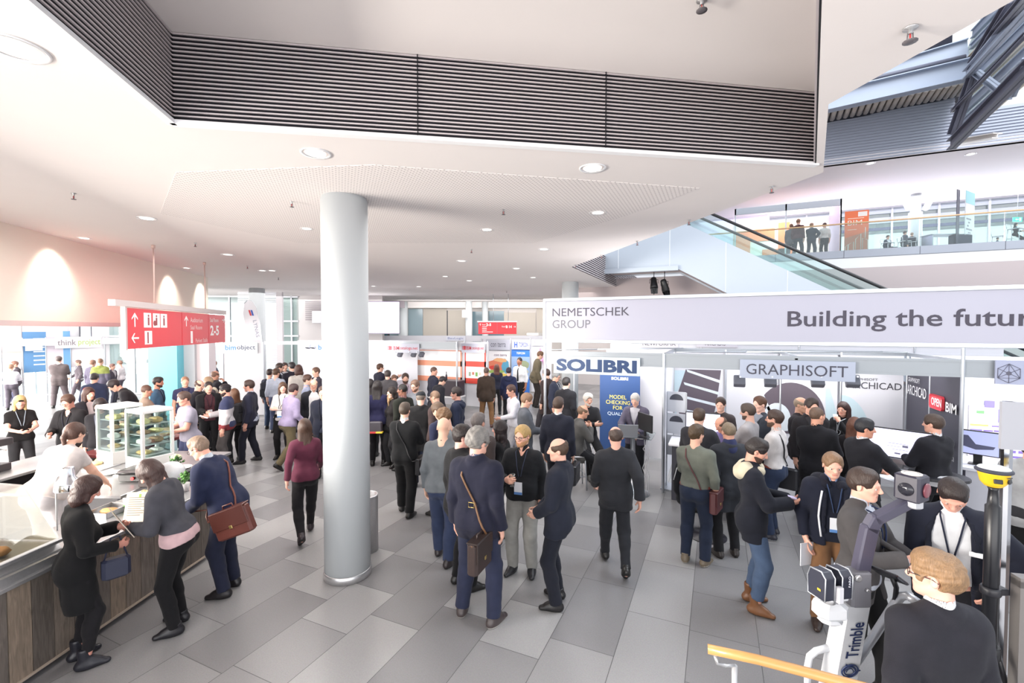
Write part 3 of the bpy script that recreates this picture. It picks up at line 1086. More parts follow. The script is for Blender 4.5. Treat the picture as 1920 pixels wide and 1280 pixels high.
# ---------------------------------------------------------------- the hall
from mathutils.geometry import tessellate_polygon
HC_ = 4.47      # low ceiling
CO = 5.13       # ceiling inside the coffer
UF = 6.10       # upper floor
UC = 9.30       # ceiling over the upper floor
def slab(name, outer, holes, z0, z1, mats, mi_top=0):
 loops = [outer] + holes
 flat = [p for l in loops for p in l]
 tris = tessellate_polygon([[Vector((p[0], p[1], 0)) for p in l] for l in loops])
 n = len(flat)
 v = [(p[0], p[1], z0) for p in flat] + [(p[0], p[1], z1) for p in flat]
 f, m = [], []
 for t in tris:
  a, b, c = [flat[i] for i in t]
  area2 = (b[0] - a[0]) * (c[1] - a[1]) - (c[0] - a[0]) * (b[1] - a[1])
  t = tuple(t) if area2 < 0 else tuple(reversed(t))
  f.append(t)
  m.append(0)
  f.append(tuple(i + n for i in reversed(t)))
  m.append(mi_top)
 o = 0
 for l in loops:
  k = len(l)
  for i in range(k):
   j = (i + 1) % k
   f.append((o + i, o + j, o + n + j, o + n + i))
   m.append(mi_top)
  o += k
 mb = MB()
 mb.add(v, f)
 mb.m = m
 return mb.build(name, mats)
def cw(l):
 return [tuple(W(x, y)[:2]) for x, y in l]
M_PLASTER = mat('plaster', s2l(232, 226, 224), .9, noise=.015, nscale=3, spec=.2)
M_WHITE = paint(238, 238, 240, .6)
M_ALU = mat('aluminium', s2l(196, 200, 206), .32, metal=.85, noise=.05, nscale=8)
M_STEEL = mat('brushed steel', s2l(196, 196, 198), .34, metal=.8, noise=.12, nscale=60)
M_DARK = paint(26, 26, 34, .5)
M_BLACK = paint(20, 20, 23, .4)
M_GLASS = glass_mat('clear glass')
M_GLASSG = glass_mat('balustrade glass', (.88, .97, .96), .16)
# floor: grey granite strips of uneven length
_m = bpy.data.materials.new('granite floor')
_m.use_nodes = True
_nt = _m.node_tree
_b = _nt.nodes['Principled BSDF']
_tc = _nt.nodes.new('ShaderNodeTexCoord')
_mp = _nt.nodes.new('ShaderNodeMapping')
_mp.inputs['Rotation'].default_value = (0, 0, PI / 2)
_mp.inputs['Location'].default_value = (.13, .21, 0)
_nt.links.new(_tc.outputs['Object'], _mp.inputs[0])
_br = _nt.nodes.new('ShaderNodeTexBrick')
_br.offset, _br.offset_frequency, _br.squash, _br.squash_frequency = .37, 2, .62, 3
for k_, v_ in (('Color1', (*s2l(126, 122, 126), 1)), ('Color2', (*s2l(166, 163, 162), 1)), ('Mortar', (*s2l(84, 82, 86), 1))):
 _br.inputs[k_].default_value = v_
for k_, v_ in (('Scale', 1.0), ('Mortar Size', .0035), ('Mortar Smooth', .2), ('Bias', -.25), ('Brick Width', 1.15), ('Row Height', .60)):
 _br.inputs[k_].default_value = v_
_nt.links.new(_mp.outputs[0], _br.inputs[0])
_n1 = _nt.nodes.new('ShaderNodeTexNoise')
_n1.inputs['Scale'].default_value = 90
_n1.inputs['Detail'].default_value = 5
_nt.links.new(_tc.outputs['Object'], _n1.inputs[0])
_mx = _nt.nodes.new('ShaderNodeMix')
_mx.data_type, _mx.blend_type = 'RGBA', 'OVERLAY'
_mx.inputs['Factor'].default_value = .28
_nt.links.new(_br.outputs['Color'], _mx.inputs['A'])
_nt.links.new(_n1.outputs['Color'], _mx.inputs['B'])
_hs = _nt.nodes.new('ShaderNodeHueSaturation')
_hs.inputs['Saturation'].default_value = .35
_nt.links.new(_mx.outputs['Result'], _hs.inputs['Color'])
_nt.links.new(_hs.outputs[0], _b.inputs['Base Color'])
_n2 = _nt.nodes.new('ShaderNodeTexNoise')
_n2.inputs['Scale'].default_value = 3
_nt.links.new(_tc.outputs['Object'], _n2.inputs[0])
_mr = _nt.nodes.new('ShaderNodeMapRange')
_mr.inputs['To Min'].default_value, _mr.inputs['To Max'].default_value = .24, .40
_nt.links.new(_n2.outputs['Fac'], _mr.inputs[0])
_nt.links.new(_mr.outputs[0], _b.inputs['Roughness'])
_b.inputs['Specular IOR Level'].default_value = .5
mb = MB()
mb.box(-24, 26, -6, 46, -.3, 0)
struct(mb.build('floor', _m))
# low ceiling with the coffer and the atrium cut out
A_, B_ = (-2.54, 3.43), (2.85, 4.29)
R_, L_ = (.42, .60), (-1.96, .60)
outer = [(-13, -1.2), (2.98, -1.2), (2.36, 2.12), (2.17, 3.15), (3.06, 4.50), (1.48, 11.28), (6.0, 21.5), (8.2, 26.4), (-18, 26.4)]
cofr = [A_, B_, R_, L_]
struct(slab('ceiling', cw(outer), [cw(cofr)], HC_, HC_ + .24, M_PLASTER))
big = [(-2.75, 3.62), (2.95, 4.48), (.45, .35), (-2.1, .35)]
struct(slab('ceiling_coffer', cw(big), [], CO, CO + .2, M_PLASTER), 'raised plain ceiling inside the louvred recess')
M_SLAT = paint(206, 196, 198, .45)
M_SLATB = paint(12, 12, 20, .9)
def louvre_band(name, p0, p1, z0, z1, pitch=.0316, th=.0095, dp=.012, mats=(None, None), lab=None, seams=()):
 """dark backing with light horizontal slats in front, facing the right-hand side of p0->p1"""
 M = vert_M((*p0, 0), (*p1, 0))
 L = math.hypot(p1[0] - p0[0], p1[1] - p0[1])
 mb = MB()
 mb.box(0, L, z0, z1, .002, .010, 1, M)
 z = z0 + .012
 while z < z1:
  mb.box(0, L, z, min(z + th, z1), .010, .010 + dp, 0, M)
  z += pitch
 for s_ in seams:
  mb.box(L * s_ - .004, L * s_ + .004, z0, z1, .010, .026, 1, M)
 o = mb.build(name, [mats[0] or M_SLAT, mats[1] or M_SLATB])
 return struct(o, lab)
wA, wB, wR, wL = cw(cofr)
louvre_band('trim_1', wA, wB, HC_, CO, lab='dark louvre band with light slats across the ceiling recess', seams=(.33, .62))
louvre_band('trim_2', wL, wA, HC_, CO, lab='dark louvre band with light slats on the left of the recess')
louvre_band('trim_3', wB, wR, HC_, CO, lab='dark louvre band seen edge-on at the right of the recess')
# white rim under the louvres
mb = MB()
for a, b in ((wA, wB), (wL, wA)):
 M = vert_M((*a, 0), (*b, 0))
 L = math.hypot(b[0] - a[0], b[1] - a[1])
 mb.box(0, L, HC_ - .016, HC_ + .014, -.03, .035, 0, M)
struct(mb.build('trim_4', M_WHITE), 'white rim under the louvre bands')
# perforated acoustic field in the low ceiling
_p = bpy.data.materials.new('perforated plaster')
_p.use_nodes = True
_nt = _p.node_tree
_b = _nt.nodes['Principled BSDF']
_tc = _nt.nodes.new('ShaderNodeTexCoord')
_sc = _nt.nodes.new('ShaderNodeVectorMath')
_sc.operation = 'SCALE'
_sc.inputs['Scale'].default_value = 1 / .042
_nt.links.new(_tc.outputs['Object'], _sc.inputs[0])
_fr = _nt.nodes.new('ShaderNodeVectorMath')
_fr.operation = 'FRACTION'
_nt.links.new(_sc.outputs[0], _fr.inputs[0])
_sp = _nt.nodes.new('ShaderNodeSeparateXYZ')
_nt.links.new(_fr.outputs[0], _sp.inputs[0])
_cb = _nt.nodes.new('ShaderNodeCombineXYZ')
_nt.links.new(_sp.outputs[0], _cb.inputs[0])
_nt.links.new(_sp.outputs[1], _cb.inputs[1])
_ds = _nt.nodes.new('ShaderNodeVectorMath')
_ds.operation = 'DISTANCE'
_ds.inputs[1].default_value = (.5, .5, 0)
_nt.links.new(_cb.outputs[0], _ds.inputs[0])
_gt = _nt.nodes.new('ShaderNodeMath')
_gt.operation = 'LESS_THAN'
_gt.inputs[1].default_value = .21
_nt.links.new(_ds.outputs['Value'], _gt.inputs[0])
_mx = _nt.nodes.new('ShaderNodeMix')
_mx.data_type = 'RGBA'
_mx.inputs['A'].default_value = (*s2l(232, 226, 224), 1)
_mx.inputs['B'].default_value = (*s2l(176, 168, 168), 1)
_nt.links.new(_gt.outputs[0], _mx.inputs['Factor'])
_nt.links.new(_mx.outputs['Result'], _b.inputs['Base Color'])
_b.inputs['Roughness'].default_value = .9
pf = [tuple(pz(a, b, HC_)[:2]) for a, b in ((330, 322), (700, 308), (1312, 352), (1180, 402), (1000, 455), (560, 455), (300, 400))]
o = slab('ceiling_perforated', pf, [], HC_ - .006, HC_ - .001, _p)
struct(o, 'perforated acoustic field in the low ceiling')
# columns
def column(px, base_dep, r, ring=True, lab=None, zt=HC_):
 x = (px - 960) / F * base_dep
 c = W(x, base_dep)
 mb = MB()
 mb.lathe([(r, 0.0), (r, zt - .03), (r - .012, zt - .028), (r - .012, zt)], 40, (c.x, c.y, 0))
 o = mb.build('column', mat('column paint', s2l(194, 199, 202), .55, noise=.02, nscale=2))
 struct(o, lab)
 if ring:
  m2 = MB()
  m2.lathe([(r + .004, 0), (r + .012, .004), (r + .012, .085), (r + .004, .09)], 40, (c.x, c.y, 0))
  m2.build('base_ring', M_STEEL, o)
 return o
column(648, 5.36, .262, lab='large round white column in the middle of the hall')
column(483, 17.2, .27, False)
column(756, 25.5, .26, False)
column(879, 25.0, .18, False)
column(909.5, 25.6, .17, False)
column(1069, 14.9, .27, False)
# left bulkhead wall and its lower trim
M_BULK = mat('bulkhead plaster', s2l(234, 226, 214), .85, noise=.015, nscale=3, spec=.2)
p0, p1, p2 = W(-5.9, 1.0), W(-7.32, 6.5), W(-9.1, 13.6)
mb = MB()
for a, b in ((p0, p1), (p1, p2)):
 M = vert_M(a, b)
 L = (b - a).length
 mb.box(0, L, 3.06, HC_, -.25, 0, 0, M)
 mb.box(0, L, 2.98, 3.06, -.25, .012, 1, M)
struct(mb.build('wall_left', [M_BULK, paint(205, 196, 194, .5)]))
# far end of the bulkhead returns into the hall
mb = MB()
M = vert_M(W(-9.1, 13.6), W(-12.5, 17.0))
mb.box(0, 4.6, 3.0, HC_, -.25, 0, 0, M)
struct(mb.build('wall_left_return', M_BULK))
# window front behind the left booths
mb = MB()
M = vert_M(W(-24, 19.5), W(-9.9, 21.0))
for x in np.arange(0.4, 14.2, 1.35):
 mb.box(x - .03, x + .03, 0, HC_, -.05, .05, 0, M)
for z in (.05, 2.62, 3.3, 4.42):
 mb.box(0, 14.2, z - .035, z + .035, -.05, .05, 0, M)
wf = struct(mb.build('window_1', paint(216, 218, 224, .5)))
mb = MB()
mb.box(0, 14.2, .1, 4.4, -.006, .006, 0, M)
mb.build('pane', M_GLASS, wf)
# white horizontal blinds right of the bulkhead
mb = MB()
M = vert_M(W(-11.4, 18.9), W(-9.75, 18.9))
z = 0.1
while z < HC_:
 mb.add([tuple(M @ Vector(p)) for p in ((0, z, 0), (1.62, z, 0), (1.62, z + .045, .035), (0, z + .045, .035), (0, z + .004, -.001), (1.62, z + .004, -.001), (1.62, z + .049, .034), (0, z + .049, .034))],
   [(0, 1, 2, 3), (7, 6, 5, 4), (0, 4, 5, 1), (1, 5, 6, 2), (2, 6, 7, 3), (3, 7, 4, 0)])
 z += .075
mb.box(1.62, 1.86, 0, HC_, -.06, .06, 1, M)
o = struct(mb.build('window_2', [paint(226, 228, 236, .5), paint(190, 186, 190, .6)]), 'white slatted blinds in the far left window')
# far wall above the booths
M_WALLG = mat('far wall grey', s2l(196, 192, 192), .8, noise=.02, nscale=2)
mb = MB()
M = vert_M(W(-10.9, 21.0), W(-6.0, 21.0))
mb.box(0, 4.9, 0, HC_, -.3, 0, 0, M)
struct(mb.build('wall_back_screen', M_WALLG))
mb = MB()
M = vert_M(W(-9, 26.3), W(9, 26.3))
mb.box(0, 18, 0, HC_, -.3, 0, 0, M)
struct(mb.build('wall_back', paint(206, 200, 196, .8)))
bw_mats = {'b': mat('beige panel', s2l(186, 178, 168), .6, noise=.03, nscale=2), 'g': mat('teal glass', s2l(104, 128, 138), .15, noise=.06, nscale=1), 'd': mat('dark teal glass', s2l(60, 92, 104), .12, noise=.1, nscale=1),
   'k': paint(60, 60, 66, .5), 'p': mat('pale teal glass', s2l(150, 168, 176), .15)}
nwin = 3
for a, b, k, t in ((686, 714, 'd', 581), (714, 718, 'k', 581), (718, 727, 'd', 581), (727, 731, 'k', 581), (731, 748, 'p', 579), (766, 793, 'p', 579), (794, 838, 'b', 578), (838, 840, 'k', 582), (840, 872, 'b', 582), (886, 904, 'g', 584),
     (916, 945, 'g', 583), (945, 1004, 'b', 586), (1006, 1020, 'b', 575)):
 xa, xb = (a - 960) / F * 26.3, (b - 960) / F * 26.3
 zt = CAMH + (617 - t) / F * 26.3
 M = vert_M(W(xa, 26.28), W(xb, 26.28))
 mb = MB()
 mb.box(0, xb - xa, .1, zt, 0, .035, 0, M)
 o = struct(mb.build('window_%d' % nwin, bw_mats[k]))
 nwin += 1
# dark recess over the far wall, left part
mb = MB()
M = vert_M(W(-9, 24.5), W(-6.2, 24.5))
mb.box(0, 3.2, 4.08, HC_ - .02, -.05, 0, 0, M)
struct(mb.build('trim_5', paint(120, 112, 118, .7)), 'dark strip under the far ceiling')
# dropped beam before the far wall
mb = MB()
M = vert_M(W(-9, 25.7), W(9, 25.7))
mb.box(0, 18, 4.14, HC_, -.3, 0, 0, M)
struct(mb.build('trim_6', M_PLASTER), 'plain lintel over the far glazing')
# ---------------------------------------------------------------- atrium and upper floor (world axes)
V0 = 22.5
mb = MB()
mb.box(-7, 20, V0, 36, UF - .30, UF, 0)
mb.box(-7, 20, V0 - .02, V0 + .25, UF - .76, UF - .28, 1)
mb.box(-7, 20, V0 + .2, 36, UF - .80, UF - .72, 2)
struct(mb.build('floor_upper', [paint(150, 150, 156, .5), M_WHITE, M_PLASTER]), 'upper gallery floor with white edge')
mb = MB()
mb.box(-7, 20, V0 - .05, V0 - .02, UF - .27, UF + .03, 0)
for x in np.arange(-5, 20, 2.42):
 mb.box(x - .008, x + .008, V0 - .056, V0 - .05, UF - .27, UF + .03, 1)
struct(mb.build('trim_7', [paint(168, 172, 182, .4), paint(100, 102, 112, .5)]), 'grey metal edge strip of the gallery')
# balustrade: glass with wooden rail
bal = empty('balustrade', (0, 0, 0))
tag(bal, 'glass balustrade with wooden handrail along the upper gallery', 'balustrade', kind='structure')
for i, x in enumerate(np.arange(-5, 19, 2.42)):
 mb = MB()
 mb.box(x + .01, x + 2.40, V0 + .02, V0 + .035, UF - .1, UF + 1.08)
 mb.build('glass_pane', M_GLASSG, bal)
mb = MB()
mb.tube([(-5, V0 + .027, UF + 1.12), (19, V0 + .027, UF + 1.12)], .032, 10)
mb.build('handrail', mat('beech', s2l(214, 178, 138), .4, noise=.08, nscale=14), bal)
# upper ceiling
mb = MB()
mb.box(-8, 20, 21.3, 38, UC, UC + .3)
struct(mb.build('ceiling_upper', mat('upper plaster', s2l(236, 230, 232), .9, spec=.2)), 'ceiling over the upper gallery')
# far wall with glazing on the upper floor
mb = MB()
mb.box(-8, 2.6, 29.0, 29.3, UF, UC, 0)
struct(mb.build('wall_upper', paint(226, 220, 240, .8)), 'pale lilac wall behind the upper booth')
mb = MB()
for z0, z1, k in ((UF + .0, UF + .9, 1), (UF + 2.05, UF + 2.2, 2), (UF + 2.42, UF + 2.72, 1), (UF + 2.92, UF + 3.2, 1), (UF + .95, UF + 1.0, 2)):
 mb.box(2.6, 20, 30.0, 30.06, z0, z1, k)
for x in np.arange(2.6, 20, 1.9):
 mb.box(x - .04, x + .04, 29.95, 30.05, UF, UC, 0)
ow = struct(mb.build('window_20', [paint(214, 214, 220, .5), paint(170, 176, 186, .5), paint(90, 92, 116, .5)]), 'gallery glazing with horizontal bands')
mb = MB()
mb.box(2.6, 20, 30.1, 30.11, UF, UC)
mb.build('pane', M_GLASS, ow)
# wall under the gallery with dark louvre fields
mb = MB()
mb.box(-7, 20, 23.6, 23.9, 0, UF - .76, 0)
struct(mb.build('wall_gallery', paint(214, 206, 204, .8)), 'wall below the gallery')
for i, (a, b) in enumerate(((2.6, 7.6), (8.5, 14.5), (-1.2, 1.8))):
 mb = MB()
 mb.box(a, b, 23.50, 23.58, 3.2, 5.12, 1)
 z = 3.22
 while z < 5.08:
  mb.box(a, b, 23.44, 23.50, z, z + .03, 0)
  z += .085
 struct(mb.build('trim_%d' % (10 + i), [paint(150, 144, 152, .5), paint(58, 56, 66, .6)]), 'dark louvre field in the wall below the gallery')
# facade over the upper ceiling
_f = mat('corrugated facade', s2l(168, 172, 186), .5)
mb = MB()
mb.box(-8, 7.6, 21.32, 21.5, UC, 12.0, 0)
z = UC + .02
while z < 11.9:
 mb.box(-8, 7.6, 21.27, 21.32, z, z + .055, 0)
 z += .105
mb.box(-8, 7.6, 21.24, 21.34, 11.9, 12.0, 1)
struct(mb.build('wall_facade', [_f, paint(120, 122, 134, .5)]), 'grey corrugated facade above the gallery')
mb = MB()
mb.box(7.6, 20, 21.32, 21.5, UC, 10.6, 0)
z = UC + .02
while z < 10.55:
 mb.box(7.6, 20, 21.27, 21.32, z, z + .055, 0)
 z += .105
struct(mb.build('wall_facade_right', [_f]), 'low corrugated facade at the far right')
# ---------------------------------------------------------------- roof over the atrium: beams, deck, sloped glazing
M_STL = mat('painted steel', s2l(150, 158, 174), .45, noise=.04, nscale=4)
M_STLD = mat('dark painted steel', s2l(84, 84, 98), .5, noise=.05, nscale=4)
def ibeam(mb, a, b, hgt, wid, tf=.03, mi=0):
 """steel section between two points, web upright"""
 a, b = Vector(a), Vector(b)
 x = (b - a).normalized()
 up = Vector((0, 0, 1))
 y = up.cross(x).normalized()
 z = x.cross(y)
 M = Matrix((x, y, z)).transposed().to_4x4()
 M.translation = a
 L = (b - a).length
 mb.box(0, L, -wid / 2, wid / 2, hgt / 2 - tf, hgt / 2, mi, M)
 mb.box(0, L, -wid / 2, wid / 2, -hgt / 2, -hgt / 2 + tf, mi, M)
 mb.box(0, L, -tf / 2, tf / 2, -hgt / 2, hgt / 2, mi, M)
 return mb
def steel(name, segs, m, lab, rod=False):
 mb = MB()
 for a, b, hg, wd_ in segs:
  if rod:
   mb.tube([a, b], hg, 10)
  else:
   ibeam(mb, a, b, hg, wd_)
 o = mb.build(name, m)
 return struct(o, lab)
DR = 15.0
# long eaves beam with the deck under it
steel('trim_20', [(pd(1480, 208, DR + 1.2), pd(1828, 128, DR - .6), .62, .35)], M_STL, 'pale steel eaves beam across the atrium')
steel('trim_21', [(pd(1560, 168, DR + 2.2), pd(1815, 92, DR + .3), .62, .3)], M_STL, 'second pale steel beam above the eaves beam')
steel('trim_22', [(pd(1500, 180, DR + 1.4), pd(1810, 106, DR - .2), .07, 0)], M_STLD, 'dark pipe along the eaves beam', rod=True)
# corrugated deck ribs under the beam, cut short at the shade; sheet coloured dark
mb = MB()
n = 26
for i in range(n):
 t = i / (n - 1)
 a = pd(1500 + 330 * t, 216 - 66 * t, DR + 1.6 - 1.8 * t)
 b = a + Vector((.08, .9, -.02))
 mb.tube([a, b], .085, 6)
a, b = pd(1480, 212, DR + 1.8), pd(1850, 140, DR - .2)
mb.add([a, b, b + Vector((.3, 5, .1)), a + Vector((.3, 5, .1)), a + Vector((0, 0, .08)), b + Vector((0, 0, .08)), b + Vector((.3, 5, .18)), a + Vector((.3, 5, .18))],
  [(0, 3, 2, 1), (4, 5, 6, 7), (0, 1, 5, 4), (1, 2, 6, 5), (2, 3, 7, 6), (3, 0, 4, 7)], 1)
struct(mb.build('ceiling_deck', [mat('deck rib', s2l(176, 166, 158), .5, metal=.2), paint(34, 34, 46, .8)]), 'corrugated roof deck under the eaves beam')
# wall coloured dark to stand for the shaded void behind the deck
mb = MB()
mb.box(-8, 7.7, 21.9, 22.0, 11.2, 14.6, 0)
struct(mb.build('wall_void_shade', paint(30, 30, 46, .8)), 'wall coloured dark for the shaded void behind the roof deck')
# sloped truss members at the right
segs = [((1783, 272, 14.2), (1935, 118, 10.2), .30, .22), ((1812, 140, 13.6), (1935, 0, 9.8), .26, .2), ((1822, 122, 13.4), (1900, -5, 10.5), .22, .2),
  ((1850, 80, 12.4), (1935, -20, 9.0), .16, .16)]
for i, (a, b, h_, w_) in enumerate(segs):
 steel('trim_%d' % (30 + i), [(pd(*a), pd(*b), h_, w_)], M_STLD if i != 1 else M_STL, ('lowest', 'second', 'third', 'topmost')[i] + ' sloping roof truss chord at the upper right')
segs = [((1826, 136, 13.4), (1786, 252, 14.1), .20, .2), ((1830, 136, 13.3), (1892, 182, 11.8), .14, .16), ((1925, 112, 10.4), (1898, 178, 11.6), .14, .14), ((1786, 208, 14.1), (1925, 62, 10.6), .10, .1)]
for i, (a, b, h_, w_) in enumerate(segs):
 steel('trim_%d' % (40 + i), [(pd(*a), pd(*b), h_, w_)], M_STLD if i in (0, 3) else M_STL, ('steel post', 'steel brace falling to the right', 'short steel brace', 'thin dark strut')[i] + ' of the sloping roof truss')
# glazing bars behind the truss
for i in range(9):
 y0 = 262 - i * 24
 a, b = pd(1800 + i * 3, y0 - 6, 15.2), pd(1960, y0 - 150, 11.2)
 mb = MB()
 ibeam(mb, a, b, .16 if i % 2 else .26, .12)
 mb.v  # one bar each
 struct(mb.build('trim_%d' % (50 + i), M_STL if i % 3 else paint(206, 196, 180, .5)), 'sloping glazing bar behind the roof truss')
# lower sill of the sloping glass
steel('trim_60', [(pd(1790, 268, 14.6), pd(1870, 254, 13.4), .16, .3)], paint(214, 208, 204, .5), 'pale sill at the foot of the sloping glass')
a, b, c, d = pd(1795, 262, 15.6), pd(1990, 60, 11.4), pd(1990, -160, 12.5), pd(1800, 60, 17.0)
mb = MB()
mb.add([a, b, c, d, a + Vector((0, .02, .02)), b + Vector((0, .02, .02)), c + Vector((0, .02, .02)), d + Vector((0, .02, .02))], [(0, 1, 2, 3), (7, 6, 5, 4), (0, 4, 5, 1), (1, 5, 6, 2), (2, 6, 7, 3), (3, 7, 4, 0)])
struct(mb.build('window_30', M_GLASS), 'sloping roof glazing at the upper right')
# ---------------------------------------------------------------- escalator (runs along the world X axis, down to the right)
P1, P2 = W(5.28, 13.6, 6.03), W(8.61, 12.2, 3.92)
VE = (P1.y + P2.y) / 2
SL = .577
XT = P1.x - (6.98 - 6.03) / SL   # where the slope meets the landing
XB = P1.x + (6.03 - 1.0) / SL    # where it reaches the lower landing
esc = empty('escalator', (XT, VE, 0))
tag(esc, 'long escalator with brushed metal cladding rising to the upper gallery', 'escalator')
M_CLAD = mat('escalator cladding', s2l(178, 186, 196), .38, metal=.5, noise=.03, nscale=1.2)
M_UND = mat('escalator soffit', s2l(190, 178, 176), .6, noise=.04, nscale=3)
def toE(mb):
 mb.v = [(x - XT, y - VE, z) for x, y, z in mb.v]
 return mb
def side_poly(off=0):
 xb0 = P1.x - .35
 return [(XT - 6.0, 6.98), (XT, 6.98), (XB, 1.0), (XB + 2.2, 1.0), (XB + 2.2, .0), (XB + 1.0, .0), (xb0 + (4.78 - .0) / SL, .0), (xb0, 4.78), (XT - 6.0, 4.78)]
for y0, y1, nm in ((VE, VE + .06, 0), (VE + 1.45, VE + 1.51, 1)):
 mb = MB()
 Mx = Matrix(((1, 0, 0, 0), (0, 0, -1, 0), (0, 1, 0, 0), (0, 0, 0, 1)))  # (x,y,z)->(x,-z,y)
 mb.prism(side_poly(), -y1, -y0, 0, Mx)
 toE(mb).build('side_panel', M_CLAD, esc)
mb = MB()
for i, x in enumerate(np.arange(XT - 2.0, XB, 1.55)):
 z1 = 6.97 if x < XT else 6.97 - (x - XT) * SL
 z0 = 4.80 if x < P1.x - .35 else 4.80 - (x - P1.x + .35) * SL
 mb.box(x - .006, x + .006, VE - .006, VE, max(z0, .02), z1)
toE(mb).build('panel_joint', paint(236, 238, 242, .4), esc)
# soffit
xb0 = P1.x - .35
mb = MB()
mb.box(XT - 6, xb0 + .03, VE + .05, VE + 1.46, 4.82, 4.86)
xe = xb0 + 4.78 / SL
mb.add([(xb0, VE + .05, 4.84), (xe, VE + .05, .04), (xe, VE + 1.46, .04), (xb0, VE + 1.46, 4.84), (xb0, VE + .05, 4.90), (xe, VE + .05, .10), (xe, VE + 1.46, .10), (xb0, VE + 1.46, 4.90)],
  [(0, 3, 2, 1), (4, 5, 6, 7), (0, 1, 5, 4), (1, 2, 6, 5), (2, 3, 7, 6), (3, 0, 4, 7)])
toE(mb).build('soffit', M_UND, esc)
mb = MB()
mb.box(XT - 3.2, xb0 + .06, VE - .16, VE + .05, 4.70, 4.84)
toE(mb).build('cladding_lip', M_CLAD, esc)
# steps
mb = MB()
x = XT
while x < XB:
 z = 6.55 - (x - XT) * SL
 mb.box(x, x + .42, VE + .25, VE + 1.25, z - .20, z)
 x += .40
toE(mb).build('steps', mat('step metal', s2l(190, 192, 196), .45, metal=.7), esc)
for y in (VE + .12, VE + 1.38):
 mb = MB()
 mb.add([(XT - 3, y, 6.9), (XT, y, 6.9), (XB, y, .95), (XB, y, 1.68), (XT, y, 7.60), (XT - 3, y, 7.60),
   (XT - 3, y + .012, 6.9), (XT, y + .012, 6.9), (XB, y + .012, .95), (XB, y + .012, 1.68), (XT, y + .012, 7.60), (XT - 3, y + .012, 7.60)],
   [(0, 1, 4, 5), (1, 2, 3, 4), (11, 10, 7, 6), (10, 9, 8, 7), (0, 6, 7, 1), (1, 7, 8, 2), (2, 8, 9, 3), (3, 9, 10, 4), (4, 10, 11, 5), (5, 11, 6, 0)])
 toE(mb).build('glass_balustrade', M_GLASSG, esc)
 mb = MB()
 mb.tube([(XT - 3, y + .006, 7.63), (XT, y + .006, 7.63), (XB, y + .006, 1.71), (XB + 1.2, y + .006, 1.05)], .042, 10)
 toE(mb).build('handrail', M_BLACK, esc)
# dark slatted fascia of the ceiling opening behind the tip
t0, t1 = W(1.48, 11.28), W(6.0, 21.5)
louvre_band('trim_8', (t0.x, t0.y), (t1.x, t1.y), HC_, 5.3, .06, .02, .03, (paint(196, 188, 190, .5), paint(56, 50, 58, .7)), lab='louvred edge of the ceiling opening behind the escalator')
mb = MB()
mb.box(P1.x - 4.5, 12, VE + 1.9, VE + 2.0, 3.6, 4.75, 0)
struct(mb.build('wall_behind_escalator', mat('taupe fascia', s2l(176, 164, 164), .7)), 'taupe fascia behind the escalator')
# stage lights hanging under the escalator
def stage_light(loc, rz, tilt, lab):
 e = empty('stage_light', loc, rz)
 tag(e, lab, 'spotlight')
 mb = MB()
 mb.tube([(0, 0, .0), (0, 0, .40)], .012, 6)
 mb.tube([(-.13, 0, -.12), (-.13, 0, 0), (.13, 0, 0), (.13, 0, -.12)], .010, 6)
 mb.build('yoke', M_BLACK, e)
 R = Matrix.Translation((0, 0, -.12)) @ Matrix.Rotation(math.radians(tilt), 4, 'X')
 mb = MB()
 mb.lathe([(.06, -.20), (.09, -.17), (.10, -.02), (.12, .12), (.12, .17), (.10, .17), (.095, .14)], 16, M=R)
 mb.build('housing', M_BLACK, e)
 for a in (0, 1, 2, 3):
  m2 = MB()
  m2.box(-.10, .10, .115, .125, .16, .33, 0, R @ Matrix.Rotation(a * PI / 2, 4, 'Z') @ Matrix.Rotation(.35, 4, 'X'))
  m2.build('barn_door', M_BLACK, e)
 return e
stage_light(pd(1226, 524, 14.4), .3, 160, 'upper black stage light hanging under the escalator')
stage_light(pd(1246, 528, 14.3), -.5, 205, 'lower black stage light with orange glow side under the escalator')
